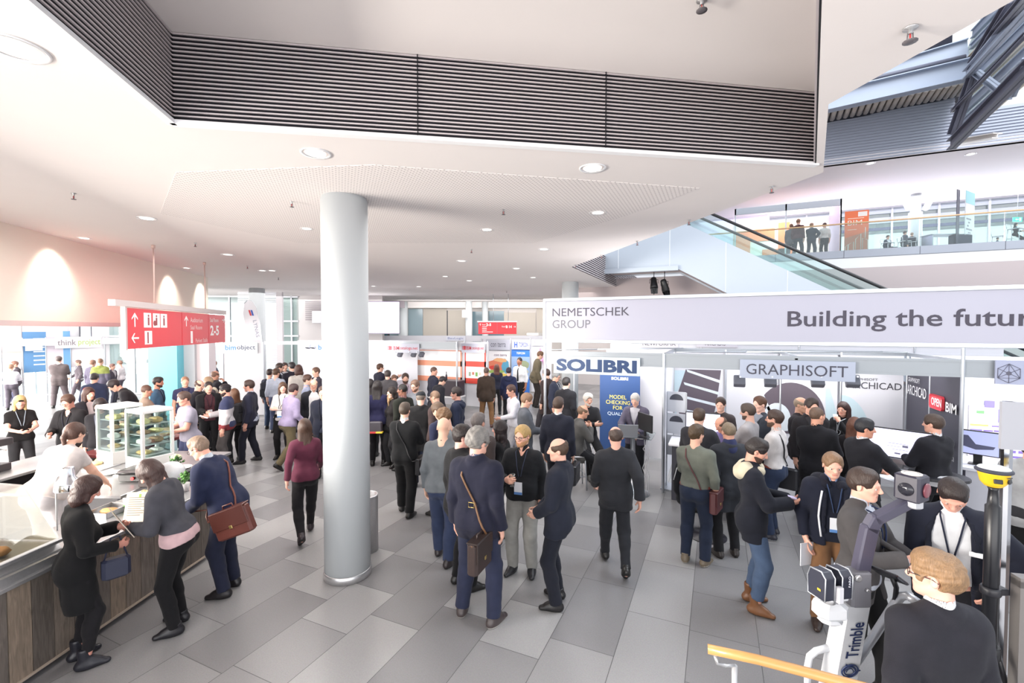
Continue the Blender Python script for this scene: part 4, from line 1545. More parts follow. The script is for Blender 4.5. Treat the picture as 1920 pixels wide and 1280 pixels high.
# ---------------------------------------------------------------- ceiling fittings
def downlight(px, py, r, lab, z=HC_, on=True, group=None):
 c = pz(px, py, z)
 e = empty('ceiling_light', (c.x, c.y, z))
 tag(e, lab, 'ceiling light', group)
 mb = MB()
 mb.lathe([(r * .90, -.001), (r * 1.06, -.010), (r * 1.08, -.004), (r * 1.08, .0), (r * .90, .0)], 32, cap=False)
 mb.build('trim_ring', paint(240, 240, 242, .4), e)
 mb = MB()
 mb.lathe([(r * .92, -.004), (r * .80, .02), (r * .55, .035)], 32, cap=False)
 mb.build('reflector', mat('reflector', s2l(226, 230, 234), .2, metal=.8), e)
 mb = MB()
 mb.lathe([(.001, .0), (r * .70, .0)], 24, (0, 0, -.0065), cap=False)
 mb.build('lamp', glow(255, 250, 244, 2.2 if on else .7), e)
 return e
DL = [(592, 287, .118, 'bright round ceiling light below the left half of the louvre band'), (1111, 315, .118, 'bright round ceiling light below the right half of the louvre band'),
  (28, 90, .135, 'large bright ceiling light at the upper left edge'), (1121, 398, .108, 'ceiling light beside the perforated ceiling field'),
  (913, 430, .10, 'ceiling light right of the white column'), (1020, 467, .10, 'ceiling light left of the atrium edge'),
  (275, 409, .11, 'ceiling light above the left bulkhead wall'), (427, 477, .12, 'ceiling light left of the white column near the sign rods'),
  (866, 489, .115, 'dark-centred ceiling light behind the white column'), (575, 428, .09, 'ceiling light just left of the white column'),
  (968, 503, .10, 'small ceiling light over the middle of the hall'), (880, 526, .10, 'far ceiling light over the middle booths'),
  (785, 537, .10, 'far ceiling light just right of the white column'), (510, 507, .10, 'far ceiling light left of the white column'), (492, 507, .10, 'far ceiling light second left of the white column'),
  (1000, 520, .09, 'far ceiling light near the banner corner'), (835, 518, .09, 'far ceiling light between column and banner'), (700, 536, .09, 'far ceiling light beside the column edge'),
  (158, 446, .09, 'faint ceiling light at the bulkhead wall'), (350, 502, .09, 'wall-washer light over the end of the bulkhead')]
for px, py, r, lab in DL:
 downlight(px, py, r, lab, on=(px not in (866, 427)))
for px, py, lab in ((1632, 306, 'small light in the upper ceiling at its front edge'), (1820, 289, 'small light in the upper ceiling at the right'), (1760, 371, 'light in the upper ceiling over the gallery')):
 c = pz(px, py, UC)
 downlight(px, py, .16, lab, z=UC)
def sprinkler(px, py, lab, z=HC_, k=.8):
 c = pz(px, py, z)
 e = empty('sprinkler', (c.x, c.y, z))
 tag(e, lab, 'sprinkler')
 mb = MB()
 mb.lathe([(.03 * k, 0), (.03 * k, -.006), (.012 * k, -.010), (.010 * k, -.03), (.005, -.032)], 12)
 mb.build('base', M_STEEL, e)
 mb = MB()
 mb.tube([(.010, 0, -.025), (.012, 0, -.055), (0, 0, -.07)], .003, 5)
 mb.tube([(-.010, 0, -.025), (-.012, 0, -.055), (0, 0, -.07)], .003, 5)
 mb.lathe([(.03 * k, -.068), (.03 * k, -.072), (.01, -.074)], 12)
 mb.build('deflector', paint(96, 92, 96, .4), e)
 mb = MB()
 mb.tube([(0, 0, -.03), (0, 0, -.064)], .004, 6)
 mb.build('bulb', paint(190, 60, 60, .2), e)
for px, py, lab in ((547, 377, 'sprinkler left of the top of the white column'), (944, 392, 'sprinkler right of the column, nearest the perforated field'), (1447, 349, 'sprinkler at the atrium edge near the louvre end'), (1292, 412, 'second sprinkler along the atrium edge'),
     (1195, 452, 'third sprinkler along the atrium edge'), (1128, 478, 'fourth sprinkler along the atrium edge'), (1079, 496, 'last sprinkler at the tip of the atrium'), (884, 467, 'sprinkler over the middle of the hall'),
     (464, 498, 'sprinkler over the left of the hall'), (366, 455, 'sprinkler between the two sign rods'), (138, 362, 'sprinkler in the bright left ceiling'), (522, 520, 'far sprinkler left of the column'), (950, 545, 'far sprinkler near the banner')):
 sprinkler(px, py, lab)
sprinkler(1707, 52, 'red and white sprinkler in the ceiling at the upper right', k=1.1)
sprinkler(1316, 0, 'sprinkler at the top edge of the recess', z=CO, k=1.2)
# ---------------------------------------------------------------- exhibition booths
def onV(px, py, v):
 dx, dz = ray(px, py)
 d = v / (dx * SY + CY)
 return Vector((d * (dx * CY - SY), v, CAMH + dz * d))
def onU(px, py, u):
 dx, dz = ray(px, py)
 d = u / (dx * CY - SY)
 return Vector((u, d * (dx * SY + CY), CAMH + dz * d))
VF, VB = 8.46, 10.5
UL, UP, UR = -3.1, -.85, 3.18
M_PANEL = mat('booth panel', s2l(212, 212, 218), .6, noise=.01, nscale=2)
M_FASC = mat('fascia grey', s2l(150, 156, 162), .45, metal=.25)
def wallM(plane, c, a, b):
 """matrix on a wall: plane 'V' faces -Y (a..b along X), plane 'U' faces +X or -X"""
 if plane == 'V':
  return vert_M((a, c, 0), (b, c, 0)), abs(b - a)
 return vert_M((c, a, 0), (c, b, 0)), abs(b - a)
def pole(booth, x, y, z0=0.0, z1=2.5, r=.021):
 mb = MB()
 mb.lathe([(r, z0), (r, z1 - .004), (r - .004, z1)], 8, (x, y, 0), smooth=False)
 return mb.build('pole', M_ALU, booth)
def panel(booth, M, L, z0=.05, z1=2.46, m=None, name='wall_panel', th=.02):
 mb = MB()
 mb.box(0, L, z0, z1, -th, 0, 0, M)
 return mb.build(name, m or M_PANEL, booth)
def beam(booth, a, b, z0, z1, th=.05, m=None, name='fascia'):
 M = vert_M((*a, 0), (*b, 0))
 L = math.hypot(b[0] - a[0], b[1] - a[1])
 mb = MB()
 mb.box(0, L, z0, z1, -th, 0, 0, M)
 mb.box(0, L, z0, z0 + .035, 0, .008, 0, M)
 mb.box(0, L, z1 - .035, z1, 0, .008, 0, M)
 return mb.build(name, m or M_FASC, booth)
def sign(label, M, w, h, texts, m=None, cat='sign', th=.03, name='sign', edge=None):
 """board on matrix M (origin at its lower left corner); texts: (body, cx, cy, w, h, material, bold)"""
 mb = MB()
 mb.rbox(0, w, 0, h, -th, 0, .004, 0, M)
 o = mb.build(name, m or paint(222, 224, 232, .5))
 tag(o, label, cat)
 for t in texts:
  text(t[0], t[3], t[4], TM(M, t[1], t[2], 0), t[5], o, 'lettering', t[6] if len(t) > 6 else 0)
 return o
def pxsign(label, x0, y0, x1, y1, v, texts, m=None, **k):
 """sign on plane V from pixel box; texts in fractions of the box"""
 a, b = onV(x0, y1, v), onV(x1, y1, v)
 c = onV(x0, y0, v)
 M = vert_M((a.x, v, 0), (b.x, v, 0))
 M.translation = (a.x, v, (a.z + onV(x1, y1, v).z) / 2)
 w = b.x - a.x
 h = (c.z + onV(x1, y0, v).z) / 2 - M.translation.z
 tt = [(t[0], t[1] * w, t[2] * h, t[3] * w if t[3] else None, t[4] * h if t[4] else None, *t[5:]) for t in texts]
 return sign(label, M, w, h, tt, m, **k)
def booth_spot(label, x, y, z, rz=0.0, group=None):
 e = empty('booth_spotlight', (x, y, z), rz)
 tag(e, label, 'spotlight', group)
 mb = MB()
 mb.box(-.012, .012, -.012, .30, -.012, .012)
 mb.build('arm', M_ALU, e)
 mb = MB()
 R = Matrix.Translation((0, .28, -.10)) @ Matrix.Rotation(-.6, 4, 'X')
 mb.rbox(-.09, .09, -.06, .06, -.09, .09, .012, 0, R)
 mb.build('head', paint(92, 94, 104, .5), e)
 return e
# --- the large booth on the right: one aluminium system stand
big_b = empty('exhibition_booth', (UL, VF, 0))
tag(big_b, 'wide white aluminium stand under the long banner with two sections', 'booth')
big_b.location = (0, 0, 0)
for x, y, z1 in ((UL, VF, 3.5), (UP, VF, 2.5), (UR, VF, 2.68), (UR, VB, 2.5), (UR - 1, VB, 2.5), (UR - 2, VB, 2.5), (UR - 3, VB, 2.5), (UP, VB, 2.5), (UP - 1.15, VB, 2.5), (UL, VB, 2.5), (UR, VF + 1.05, 2.5)):
 pole(big_b, x, y, 0, z1, .026 if y == VF else .020)
for x in np.arange(UP, UR - .1, 1.0):
 M, L = wallM('V', VB, x + .03, x + .98)
 panel(big_b, M, L)
for x0, x1 in ((UP - 1.15, UP), (UL + .75, UP - 1.15)):
 M, L = wallM('V', VB - .02, x0 + .02, x1 - .02)
 panel(big_b, M, L, m=mat('solibri wall', s2l(222, 222, 226), .6))
M, L = wallM('U', UP, VF + .05, VB)   # partition faces
panel(big_b, M, L, m=M_PANEL)
M_DKP = mat('charcoal print', s2l(64, 62, 74), .5)
for a, b in ((VF + 2.0, VF + 1.07), (VF + 1.03, VF + .04)):
 M, L = wallM('U', UR - .01, a, b)
 panel(big_b, M, L, m=M_DKP, name='printed_panel', z1=2.30)
beam(big_b, (UL, VF), (UR, VF), 2.25, 2.5)
beam(big_b, (UR, VF), (UR + 3.2, VF), 2.25, 2.5)
beam(big_b, (UP, VB), (UR, VB), 2.44, 2.52)
for x in (UP, UR, (UP + UR) / 2):
 mb = MB()
 mb.box(x - .02, x + .02, VF, VB, 2.44, 2.50)
 mb.build('cross_bar', M_ALU, big_b)
mb = MB()
mb.tube([(UL + .1, VF + .1, 2.52), (UP + .2, VB - .1, 2.52)], .012, 6)
mb.tube([(UP + .2, VF + .1, 2.52), (UR - .4, VB - .1, 2.52)], .012, 6)
mb.build('tie_rod', M_ALU, big_b)
# printed artwork on the back wall: a dark striped tower and dark discs
M_ART, M_ARTL, M_ARTT = paint(92, 82, 92, .6), paint(214, 222, 228, .6), paint(188, 208, 216, .6)
VW = VB - .004
def art(pts, m, name, dz=.0):
 P = [onV(x, y, VW) for x, y in pts]
 n = len(P)
 mb = MB()
 mb.add([(p.x, VW - dz, p.z) for p in P] + [(p.x, VW + .002 - dz, p.z) for p in P], [tuple(range(n)), tuple(range(2 * n - 1, n - 1, -1))] + [(i, n + i, n + (i + 1) % n, (i + 1) % n) for i in range(n)])
 return mb.build(name, m, big_b)
art([(1258, 694), (1288, 694), (1270, 735), (1266, 760), (1273, 800), (1268, 800)], M_ARTT, 'printed_sky', .001)
art([(1286, 692), (1352, 694), (1345, 745), (1335, 795), (1276, 790), (1268, 745)], M_ART, 'printed_tower', .002)
for y in (0, 24, 48, 72):
 art([(1287 - y * .22, 692 + y), (1289 - y * .22, 697 + y), (1350 - y * .1, 718 + y * .92), (1351 - y * .1, 713 + y * .92)], M_ARTL, 'printed_stripe', .004)
arc = [(1482 + 66 * math.cos(a), 786 - 64 * math.sin(a) * 1.08) for a in np.linspace(-.5, PI + .3, 26)]
art(arc, M_ART, 'printed_disc', .002)
arc = [(1456 + 27 * math.cos(a), 787 - 32 * math.sin(a)) for a in np.linspace(-.7, PI + .7, 18)]
art(arc, M_ARTL, 'printed_disc', .004)
art([(1426, 737), (1430, 735), (1446, 770), (1441, 772)], M_ARTL, 'printed_stripe', .004)
art([(1548, 728), (1556, 728), (1574, 795), (1574, 830), (1548, 790)], M_ARTT, 'printed_sky', .002)
arc = [(1576, 880)] + [(1576 + 60 * math.sin(t), 840 - 100 * math.cos(t)) for t in np.linspace(0, PI / 2, 12)] + [(1638, 880)]
art(arc, M_ARTT, 'printed_disc', .002)
# lettering on the wall
a, b = onV(1588, 731, VB), onV(1690, 731, VB)
M = vert_M((a.x, VW - .006, 0), (b.x, VW - .006, 0))
M.translation = (a.x, VW - .006, onV(1640, 723, VB).z)
text('ARCHICAD', b.x - a.x, .125, TM(M, (b.x - a.x) / 2, 0), paint(58, 56, 64, .5), big_b)
text('GRAPHISOFT', (b.x - a.x) * .52, .045, TM(M, (b.x - a.x) * .31, .115), paint(58, 56, 64, .5), big_b)
# charcoal side panels, read from the left
M = vert_M((UR - .033, VF + 2.0, 0), (UR - .033, VF, 0))
wt = paint(240, 240, 244, .5)
text('GRAPHISOFT', .50, .075, TM(M, .38, 2.04), wt, big_b)
text('ARCHICAD', .80, .17, TM(M, .50, 1.86), wt, big_b)
mb = MB()
mb.rbox(1.07, 1.52, 1.68, 1.90, .0, .006, .03, 0, M)
mb.build('red_badge', paint(206, 62, 74, .5), big_b)
text('OPEN', .36, .125, TM(M, 1.295, 1.79, .006), wt, big_b, bold=.02)
text('BIM', .34, .145, TM(M, 1.77, 1.77), wt, big_b, bold=.02)
text('SOFTWARE', .62, .105, TM(M, 1.58, 1.24), wt, big_b, bold=.02)
text('Architekten', .66, .10, TM(M, 1.57, 1.06), wt, big_b)
# --- the long banner above the stand
M = vert_M((UL, VF - .03, 0), (UL + 9.0, VF - .03, 0))
M.translation = (UL, VF - .03, 2.69)
ban = empty('banner', (0, 0, 0))
tag(ban, 'long white overhead banner with grey lettering about the future', 'banner')
M_BAN = mat('banner fabric', s2l(174, 174, 188), .7, spec=.2)
mb = MB()
mb.box(0, 9.0, .03, .80, -.02, 0, 0, M)
mb.build('fabric', M_BAN, ban)
mb = MB()
mb.rbox(-.03, 9.0, .78, .84, -.05, .015, .01, 0, M)
mb.rbox(-.02, 9.0, -.02, .04, -.05, .015, .01, 0, M)
mb.box(-.03, .02, 0, .82, -.04, .01, 0, M)
mb.build('frame', M_ALU, ban)
M_T1, M_T2 = paint(62, 58, 72, .5), paint(100, 100, 108, .5)
def bantext(s_, x0, y0, x1, y1, m, bold):
 a, b = onV(x0, y1, VF - .03), onV(x1, y1, VF - .03)
 zc = (onV(x0, y0, VF - .03).z + onV(x0, y1, VF - .03).z) / 2
 Mx = vert_M((a.x, VF - .03, 0), (b.x, VF - .03, 0))
 Mx.translation = (a.x, VF - .03, zc)
 text(s_, b.x - a.x, onV(x0, y0, VF - .03).z - onV(x0, y1, VF - .03).z, TM(Mx, (b.x - a.x) / 2, 0), m, ban, bold=bold)
bantext('NEMETSCHEK', 1036, 578, 1180, 593, M_T1, 0)
bantext('GROUP', 1036, 600, 1107, 615, M_T2, 0)
bantext('Building the future', 1476, 583, 1972, 621, M_T1, .012)
# --- hanging signs on the fascia
pxsign('pale sign reading SOLIBRI in bold blue letters', 1038, 669, 1200, 702, VF - .06, [('SOLIBRI', .5, .5, .93, .72, paint(24, 56, 100, .5), .045)], paint(188, 200, 206, .5))
pxsign('grey sign reading GRAPHISOFT over the computer section', 1387, 676, 1604, 712, VF - .06, [('GRAPHISOFT', .50, .5, .88, .56, paint(60, 60, 74, .5), .0)], paint(162, 170, 188, .5))
sg = pxsign('grey sign with a hexagon line logo at the right edge', 1866, 676, 1990, 722, VF - .08, [], paint(156, 162, 186, .5))
a = onV(1893, 700, VF - .10)
mb = MB()
hexp = [(a.x + .13 * math.sin(k * PI / 3), VF - .085, a.z + .13 * math.cos(k * PI / 3)) for k in range(6)]
mb.tube(hexp, .004, 5, closed=True)
for k in range(3):
 mb.tube([hexp[k], hexp[k + 3]], .003, 5)
 mb.tube([hexp[k * 2], hexp[(k * 2 + 2) % 6]], .003, 5)
mb.lathe([(.001, 0), (.03, .0)], 8, M=Matrix.Translation((a.x, VF - .085, a.z)) @ Matrix.Rotation(PI / 2, 4, 'X'), cap=False)
mb.build('line_logo', paint(92, 92, 108, .5), sg)
for i, px in enumerate((1388, 1448, 1540, 1608)):
 p = onV(px, 712, VF - .05)
 booth_spot(('first', 'second', 'third', 'fourth')[i] + ' square spotlight from the left below the GRAPHISOFT sign', p.x, VF - .05, p.z + .05)
# blue roll-up with yellow writing in the left section
M = vert_M(W(0, 9.6), W(1, 9.6))
pa, pb = onV(1124, 880, VB - .42), onV(1199, 880, VB - .42)
M = vert_M((pa.x, VB - .42, 0), (pb.x, VB - .42, 0))
w = pb.x - pa.x
ru = empty('rollup_banner', (pa.x + w / 2, VB - .42, 0))
tag(ru, 'dark blue roll-up banner with yellow writing behind the laptop table', 'banner')
def inv(o, mb):
 L = Vector(o.location)
 mb.v = [tuple(Vector(p) - L) for p in mb.v]
 return mb
mb = MB()
mb.box(0, w, .10, 2.02, -.006, 0, 0, M)
inv(ru, mb).build('print', paint(34, 66, 116, .45), ru)
mb = MB()
mb.rbox(-.02, w + .02, 0, .10, -.09, .09, .02, 0, M)
inv(ru, mb).build('base', M_ALU, ru)
Mr = Matrix.Translation(-Vector(ru.location)) @ M
yl = paint(230, 214, 96, .5)
text('SOLIBRI', w * .42, .065, TM(Mr, w * .5, 1.84), paint(236, 240, 246, .5), ru, bold=.03)
for s_, z, ww, c in (('MODEL', 1.43, .42, yl), ('CHECKING', 1.31, .60, yl), ('FOR', 1.19, .24, yl), ('QUALITY', 1.05, .52, paint(206, 220, 236, .5))):
 text(s_, w * ww, .085, TM(Mr, w * .46, z), c, ru)
text('SOLIBRI.COM', w * .4, .035, TM(Mr, w * .5, .22), paint(206, 220, 236, .5), ru)
# rack of leaflets beside the partition
rk = empty('brochure_stand', (0, 0, 0))
tag(rk, 'tall brochure stand with grey prints of round buildings at the partition', 'brochure stand')
ra, rb = W(2.86, 8.35), W(3.16, 8.16)
M = vert_M(ra, rb)
Lr = (rb - ra).length
mb = MB()
mb.box(0, .02, 0, 1.78, -.02, .02, 0, M)
mb.box(Lr - .02, Lr, 0, 1.78, -.02, .02, 0, M)
mb.box(-.05, Lr + .05, 0, .03, -.2, .2, 0, M)
mb.build('frame', M_ALU, rk)
for k in range(3):
 z = .62 + k * .40
 mb = MB()
 mb.box(.015, Lr - .015, z, z + .37, .0, .02, 0, M)
 mb.build('leaflet', paint(206, 210, 218, .5), rk)
 mb = MB()
 mb.prism([(Lr / 2 + .12 * math.cos(a), z + .22 + .11 * math.sin(a)) for a in np.linspace(0, PI, 14)], .021, .024, 0, M)
 mb.build('leaflet_picture', paint(70, 72, 84, .5), rk)
# --- back booth row behind the stand: two signs cut by the banner
pxsign('far sign reading NEWFORMA just under the banner', 1200, 637, 1272, 651, 14.07, [('NEWFORMA', .5, .5, .86, .55, paint(96, 92, 104, .5), .0)], paint(212, 210, 216, .5))
s_ = pxsign('far sign reading ARCADIS with a red mark under the banner', 1306, 637, 1383, 651, 14.07, [('ARCADIS', .46, .5, .50, .55, paint(96, 88, 104, .5), .0)], paint(206, 202, 210, .5))
fb = empty('exhibition_booth', (0, 0, 0))
tag(fb, 'white stand hidden behind the banner stand with two name signs', 'booth')
for x in (-.4, 2.0, 4.4):
 pole(fb, x, 14.1)
M, L = wallM('V', 16.2, -3.0, 6.0)
panel(fb, M, L)
beam(fb, (-3.0, 14.1), (6.0, 14.1), 2.30, 2.52, m=M_PANEL)
# --- middle booths (red-framed posters)
mid = empty('exhibition_booth', (0, 0, 0))
tag(mid, 'white stand with red-framed posters in the middle distance', 'booth')
V1, V2 = 13.6, 14.8
ax, bx_ = onV(690, 700, V2).x, onV(916, 700, V2).x
M, L = wallM('V', V2, ax, bx_)
panel(mid, M, L)
for px in (716, 770, 858, 871, 914):
 p = onV(px, 700, V2 - .03)
 pole(mid, p.x, V2 - .03)
p0_, p1_ = onV(720, 650, V1).x, onV(856, 650, V1).x
pole(mid, p0_, V1)
pole(mid, p1_, V1)
beam(mid, (p0_, V1), (p1_, V1), 2.24, 2.48)
for x0, y0, x1, y1, k in ((736, 655, 768, 712, 0), (773, 655, 866, 712, 1), (871, 655, 911, 718, 2)):
 a, b = onV(x0, y1, V2 - .03), onV(x1, y1, V2 - .03)
 c = onV(x0, y0, V2 - .03)
 M = vert_M((a.x, V2 - .03, 0), (b.x, V2 - .03, 0))
 M.translation = (a.x, V2 - .03, a.z)
 w, h = b.x - a.x, c.z - a.z
 ps = empty('poster', (0, 0, 0))
 tag(ps, ('narrow red-framed poster with product pictures, left of three', 'wide washed-out red-framed poster, middle of three', 'red-framed poster with text, right of three')[k], 'poster')
 mb = MB()
 mb.box(0, w, 0, h, -.01, 0, 0, M)
 mb.build('sheet', paint(238, 238, 240, .5), ps)
 mb = MB()
 e_ = .06
 for bx in ((0, w, 0, .20), (0, w, h * .50, h * .50 + .20), (0, e_, 0, h), (w - e_, w, 0, h), (0, w, h - .03, h)):
  mb.box(*bx, 0, .006, 0, M)
 mb.build('red_frame', paint(214, 74, 62, .5) if k != 1 else paint(226, 150, 120, .5), ps)
 if k != 1:
  for j in range(4):
   mb = MB()
   mb.box(w * (.2 + .16 * j), w * (.30 + .16 * j), h * .22 + .05 * (j % 2), h * .34, .0, .005, 0, M)
   mb.build('picture', paint((150, 190, 120, 206)[j], (160, 120, 170, 196)[j], (140, 100, 90, 180)[j], .5), ps)
red = paint(170, 24, 40, .5)
for x0, x1, tw, lab in ((722, 786, .66, 'grey sign reading BIMcatalogs.net, the nearer of two'), (865, 909, .62, 'smaller grey sign reading BIMcatalogs.net at the right')):
 s_ = pxsign(lab, x0, 644, x1, 661, V1 - .06 if x0 < 800 else V2 - .2, [('BIM', .34, .5, .17, .42, red, .02), ('catalogs.net', .70, .48, .52, .42, red, 0.008)], paint(172, 174, 188, .5))
 p = onV(x0 + (x1 - x0) * .14, 652, V1 - .075 if x0 < 800 else V2 - .215)
 mb = MB()
 for dz_ in (-.045, 0, .045):
  mb.box(p.x - .10, p.x + .09, p.y - .004, p.y, p.z + dz_ - .014, p.z + dz_ + .014)
 mb.box(p.x - .02, p.x + .02, p.y - .005, p.y, p.z - .075, p.z + .075)
 mb.build('logo', red, s_)
for i, px in enumerate((741, 767, 782)):
 p = onV(px, 664, V1 - .1)
 booth_spot(('left', 'middle', 'right')[i] + ' of three small spotlights below the red lettered sign', p.x, p.y, p.z + .08)
# dark counter with a screen and a bottle in that booth
ct = empty('counter', (0, 0, 0))
p = onV(845, 730, V1 + .3)
tag(ct, 'dark narrow counter with white writing beside a booth pole', 'counter')
mb = MB()
mb.rbox(p.x - .55, p.x + .42, p.y - .2, p.y + .3, .55, 1.10, .03)
mb.build('box', paint(52, 42, 52, .4), ct)
mb = MB()
mb.rbox(p.x - .5, p.x + .45, p.y - .3, p.y + .3, .50, .55, .01)
mb.build('shelf', paint(228, 226, 228, .4), ct)
mb = MB()
for sx in (-.42, .38):
 mb.tube([(p.x + sx, p.y - .2, 0), (p.x + sx, p.y - .2, .52)], .015, 6)
 mb.tube([(p.x + sx, p.y + .2, 0), (p.x + sx, p.y + .2, .52)], .015, 6)
mb.build('legs', M_ALU, ct)
b_ = MB()
b_.lathe([(.035, 0), (.036, .16), (.014, .22), (.013, .29), (.016, .30)], 12)
o = b_.build('bottle', paint(48, 44, 60, .2), None, (p.x - .18, p.y, 1.10))
tag(o, 'dark bottle standing on the narrow dark counter', 'bottle')
# white front desk with a red curve left in that booth
dk = empty('counter', (0, 0, 0))
p = onV(715, 730, 13.2)
tag(dk, 'white front desk with a red logo beside the white column', 'counter')
mb = MB()
mb.rbox(p.x - .8, p.x + .7, 13.1, 13.6, 0, 1.08, .02)
mb.build('body', paint(224, 222, 232, .5), dk)
mb = MB()
mb.tube([(p.x + .28 * math.cos(a), 13.09, .80 + .14 * math.sin(a)) for a in np.linspace(.2, 5.6, 20)], .018, 6)
mb.build('logo_ring', red, dk)
for k, (dx_, c) in enumerate(((-.9, (72, 140, 206)), (-.5, (36, 110, 180)), (-.15, (196, 210, 226)))):
 M, L = wallM('V', 15.4, p.x + dx_, p.x + dx_ + .3)
 mb = MB()
 mb.box(0, .33, 0, 2.3, -.02, 0, 0, M)
 o = mb.build('info_stand', paint(*c, .5))
 tag(o, ('light blue', 'dark blue', 'pale blue')[k] + ' upright display panel behind the white front desk', 'panel')
# far stand: map poster and blue poster
far = empty('exhibition_booth', (0, 0, 0))
tag(far, 'far white stand with two tall picture posters and name boards', 'booth')
V3 = 19.4
for px in (903, 957, 994, 1022):
 p = onV(px, 700, V3 - .04)
 pole(far, p.x, p.y)
a, b = onV(903, 700, V3).x, onV(1034, 700, V3).x
M, L = wallM('V', V3, a, b)
panel(far, M, L)
pxsign('name board reading con terra in thin grey letters', 911, 636, 956, 656, V3 - .12, [('con terra', .52, .5, .62, .42, paint(84, 84, 98, .5), 0)], paint(176, 178, 190, .5))
s_ = pxsign('name board reading TOPCON with a blue mark', 960, 637, 993, 655, V3 - .12, [('TOPCON', .66, .5, .52, .45, paint(60, 64, 130, .5), .01), ('H', .22, .5, .18, .6, paint(40, 80, 190, .5), .03)], paint(176, 180, 196, .5))
pxsign('name board with small violet letters beside the banner pole', 996, 636, 1019, 648, V3 - .12, [('SIB', .22, .5, .28, .5, paint(120, 110, 180, .5), .02)], paint(206, 206, 220, .5))
def poster(label, x0, y0, x1, y1, v, base, blobs):
 a, b, c = onV(x0, y1, v), onV(x1, y1, v), onV(x0, y0, v)
 M = vert_M((a.x, v, 0), (b.x, v, 0))
 M.translation = (a.x, v, a.z)
 w, h = b.x - a.x, c.z - a.z
 e = empty('poster', (0, 0, 0))
 tag(e, label, 'poster')
 mb = MB()
 mb.box(0, w, 0, h, -.012, 0, 0, M)
 mb.build('sheet', base, e)
 for i, (pts, c_) in enumerate(blobs):
  mb = MB()
  mb.prism([(x * w, y * h) for x, y in pts], .001 + .001 * i, .003 + .001 * i, 0, M)
  mb.build('picture', paint(*c_, .5), e)
 return e, M, w, h
def blob(cx, cy, rx_, ry_, n=10, seed=0):
 rg = random.Random(seed)
 return [(cx + rx_ * math.cos(2 * PI * i / n) * rg.uniform(.8, 1.15), cy + ry_ * math.sin(2 * PI * i / n) * rg.uniform(.8, 1.15)) for i in range(n)]
e, M, w, h = poster('tall poster with a colourful red and blue landscape model', 913, 657, 956, 735, V3 - .05, paint(232, 230, 232, .5),
     [(blob(.45, .66, .42, .16, 12, 1), (214, 120, 90)), (blob(.30, .60, .2, .05, 9, 2), (206, 60, 50)), (blob(.82, .64, .16, .18, 10, 3), (90, 160, 190)), (blob(.6, .78, .3, .05, 9, 4), (222, 170, 120)), (blob(.4, .50, .38, .05, 9, 5), (150, 176, 90)), (blob(.6, .44, .3, .04, 9, 6), (230, 200, 90))])
text('con terra', w * .55, h * .05, TM(M, w * .60, h * .90, .01), paint(128, 110, 130, .5), e)
e, M, w, h = poster('tall blue poster with aerial pictures behind the man in white shirt', 959, 655, 993, 736, V3 - .05, paint(60, 120, 206, .5),
     [([(0, .38), (1, .38), (1, .84), (0, .84)], (150, 176, 214)), (blob(.7, .66, .3, .1, 10, 7), (150, 160, 130)), (blob(.25, .55, .2, .1, 9, 8), (96, 140, 200)), (blob(.75, .5, .22, .06, 9, 9), (190, 190, 180))])
text('TOPCON', w * .46, h * .05, TM(M, w * .52, h * .92, .01), paint(240, 244, 250, .5), e, bold=.02)
# pink line figure beside it
mb = MB()
p = [onV(x, y, V3 - .07) for x, y in ((1004, 690), (1013, 652), (1021, 690))]
mb.tube(p, .035, 6)
q = [onV(x, y, V3 - .07) for x, y in ((1008, 676), (1018, 676))]
mb.tube(q, .03, 6)
o = mb.build('letter_graphic', paint(216, 150, 200, .5), far)
# fascia strip of the row behind
beam(far, tuple(W(-7.0, 22)[:2]), tuple(W(1.5, 22)[:2]), 2.34, 2.62, m=M_PANEL)
for px in (690, 800, 1016):
 pole(far, *W((px - 960) / F * 22.05, 22.05)[:2], 0, 2.6)
sign('pale fascia board with faint blue writing over the middle stands', vert_M(W(-3.2, 21.96, 0), W(-2, 21.96, 0)) @ Matrix.Translation((0, 2.37, 0)), .95, .22, [('BauLogic', .47, .11, .76, .13, paint(110, 122, 170, .5), 0)], paint(214, 216, 226, .5))
mb = MB()
a = W(1.1, 22.3)
mb.rbox(a.x - .32, a.x + .32, a.y - .3, a.y + .3, 2.62, 2.76, .04)
o = mb.build('air_unit', paint(244, 242, 236, .5))
tag(o, 'white flat box lying on top of the far stand near the banner', 'box')
# --- bimobject stand
bo = empty('exhibition_booth', (0, 0, 0))
tag(bo, 'white stand with blue lettering left of the white column', 'booth')
D1 = 15.2
xa, xb = (418 - 960) / F * D1, (494 - 960) / F * D1
M = vert_M(W(xa, D1), W(xb, D1))
panel(bo, M, xb - xa, z1=2.5)
for x, d in ((xa, D1), (xb, D1), ((610 - 960) / F * 15.4, 15.4)):
 c = W(x, d)
 pole(bo, c.x, c.y, 0, 2.52)
M2 = vert_M(W(xb, 17.6), W((690 - 960) / F * 17.6, 17.6))
panel(bo, M2, (690 - 494) / F * 17.6 + .6, z1=2.5)
a, b = W(xb, D1), W((690 - 960) / F * 15.4, 15.4)
beam(bo, (a.x, a.y), (b.x, b.y), 2.42, 2.52, m=M_ALU)
mb = MB()
mb.box(0, 1.3, .75, .95, .0, .02, 0, Matrix.Translation(M2.translation) @ M2.to_3x3().to_4x4() @ Matrix.Translation((0, -.6, 0)))
mb.build('blue_band', paint(30, 130, 206, .5), bo)
Ms = M.copy()
Ms.translation = W(xa + .02, D1 - .05) + Vector((0, 0, 2.12))
bl, gy = paint(74, 146, 220, .5), paint(96, 104, 126, .5)
sign('white sign reading bimobject in blue and grey', Ms, 1.16, .36, [('bim', .26, .20, .36, .17, bl, .02), ('object', .78, .185, .62, .20, gy, .02)], paint(240, 242, 246, .5))
Ms = M.copy()
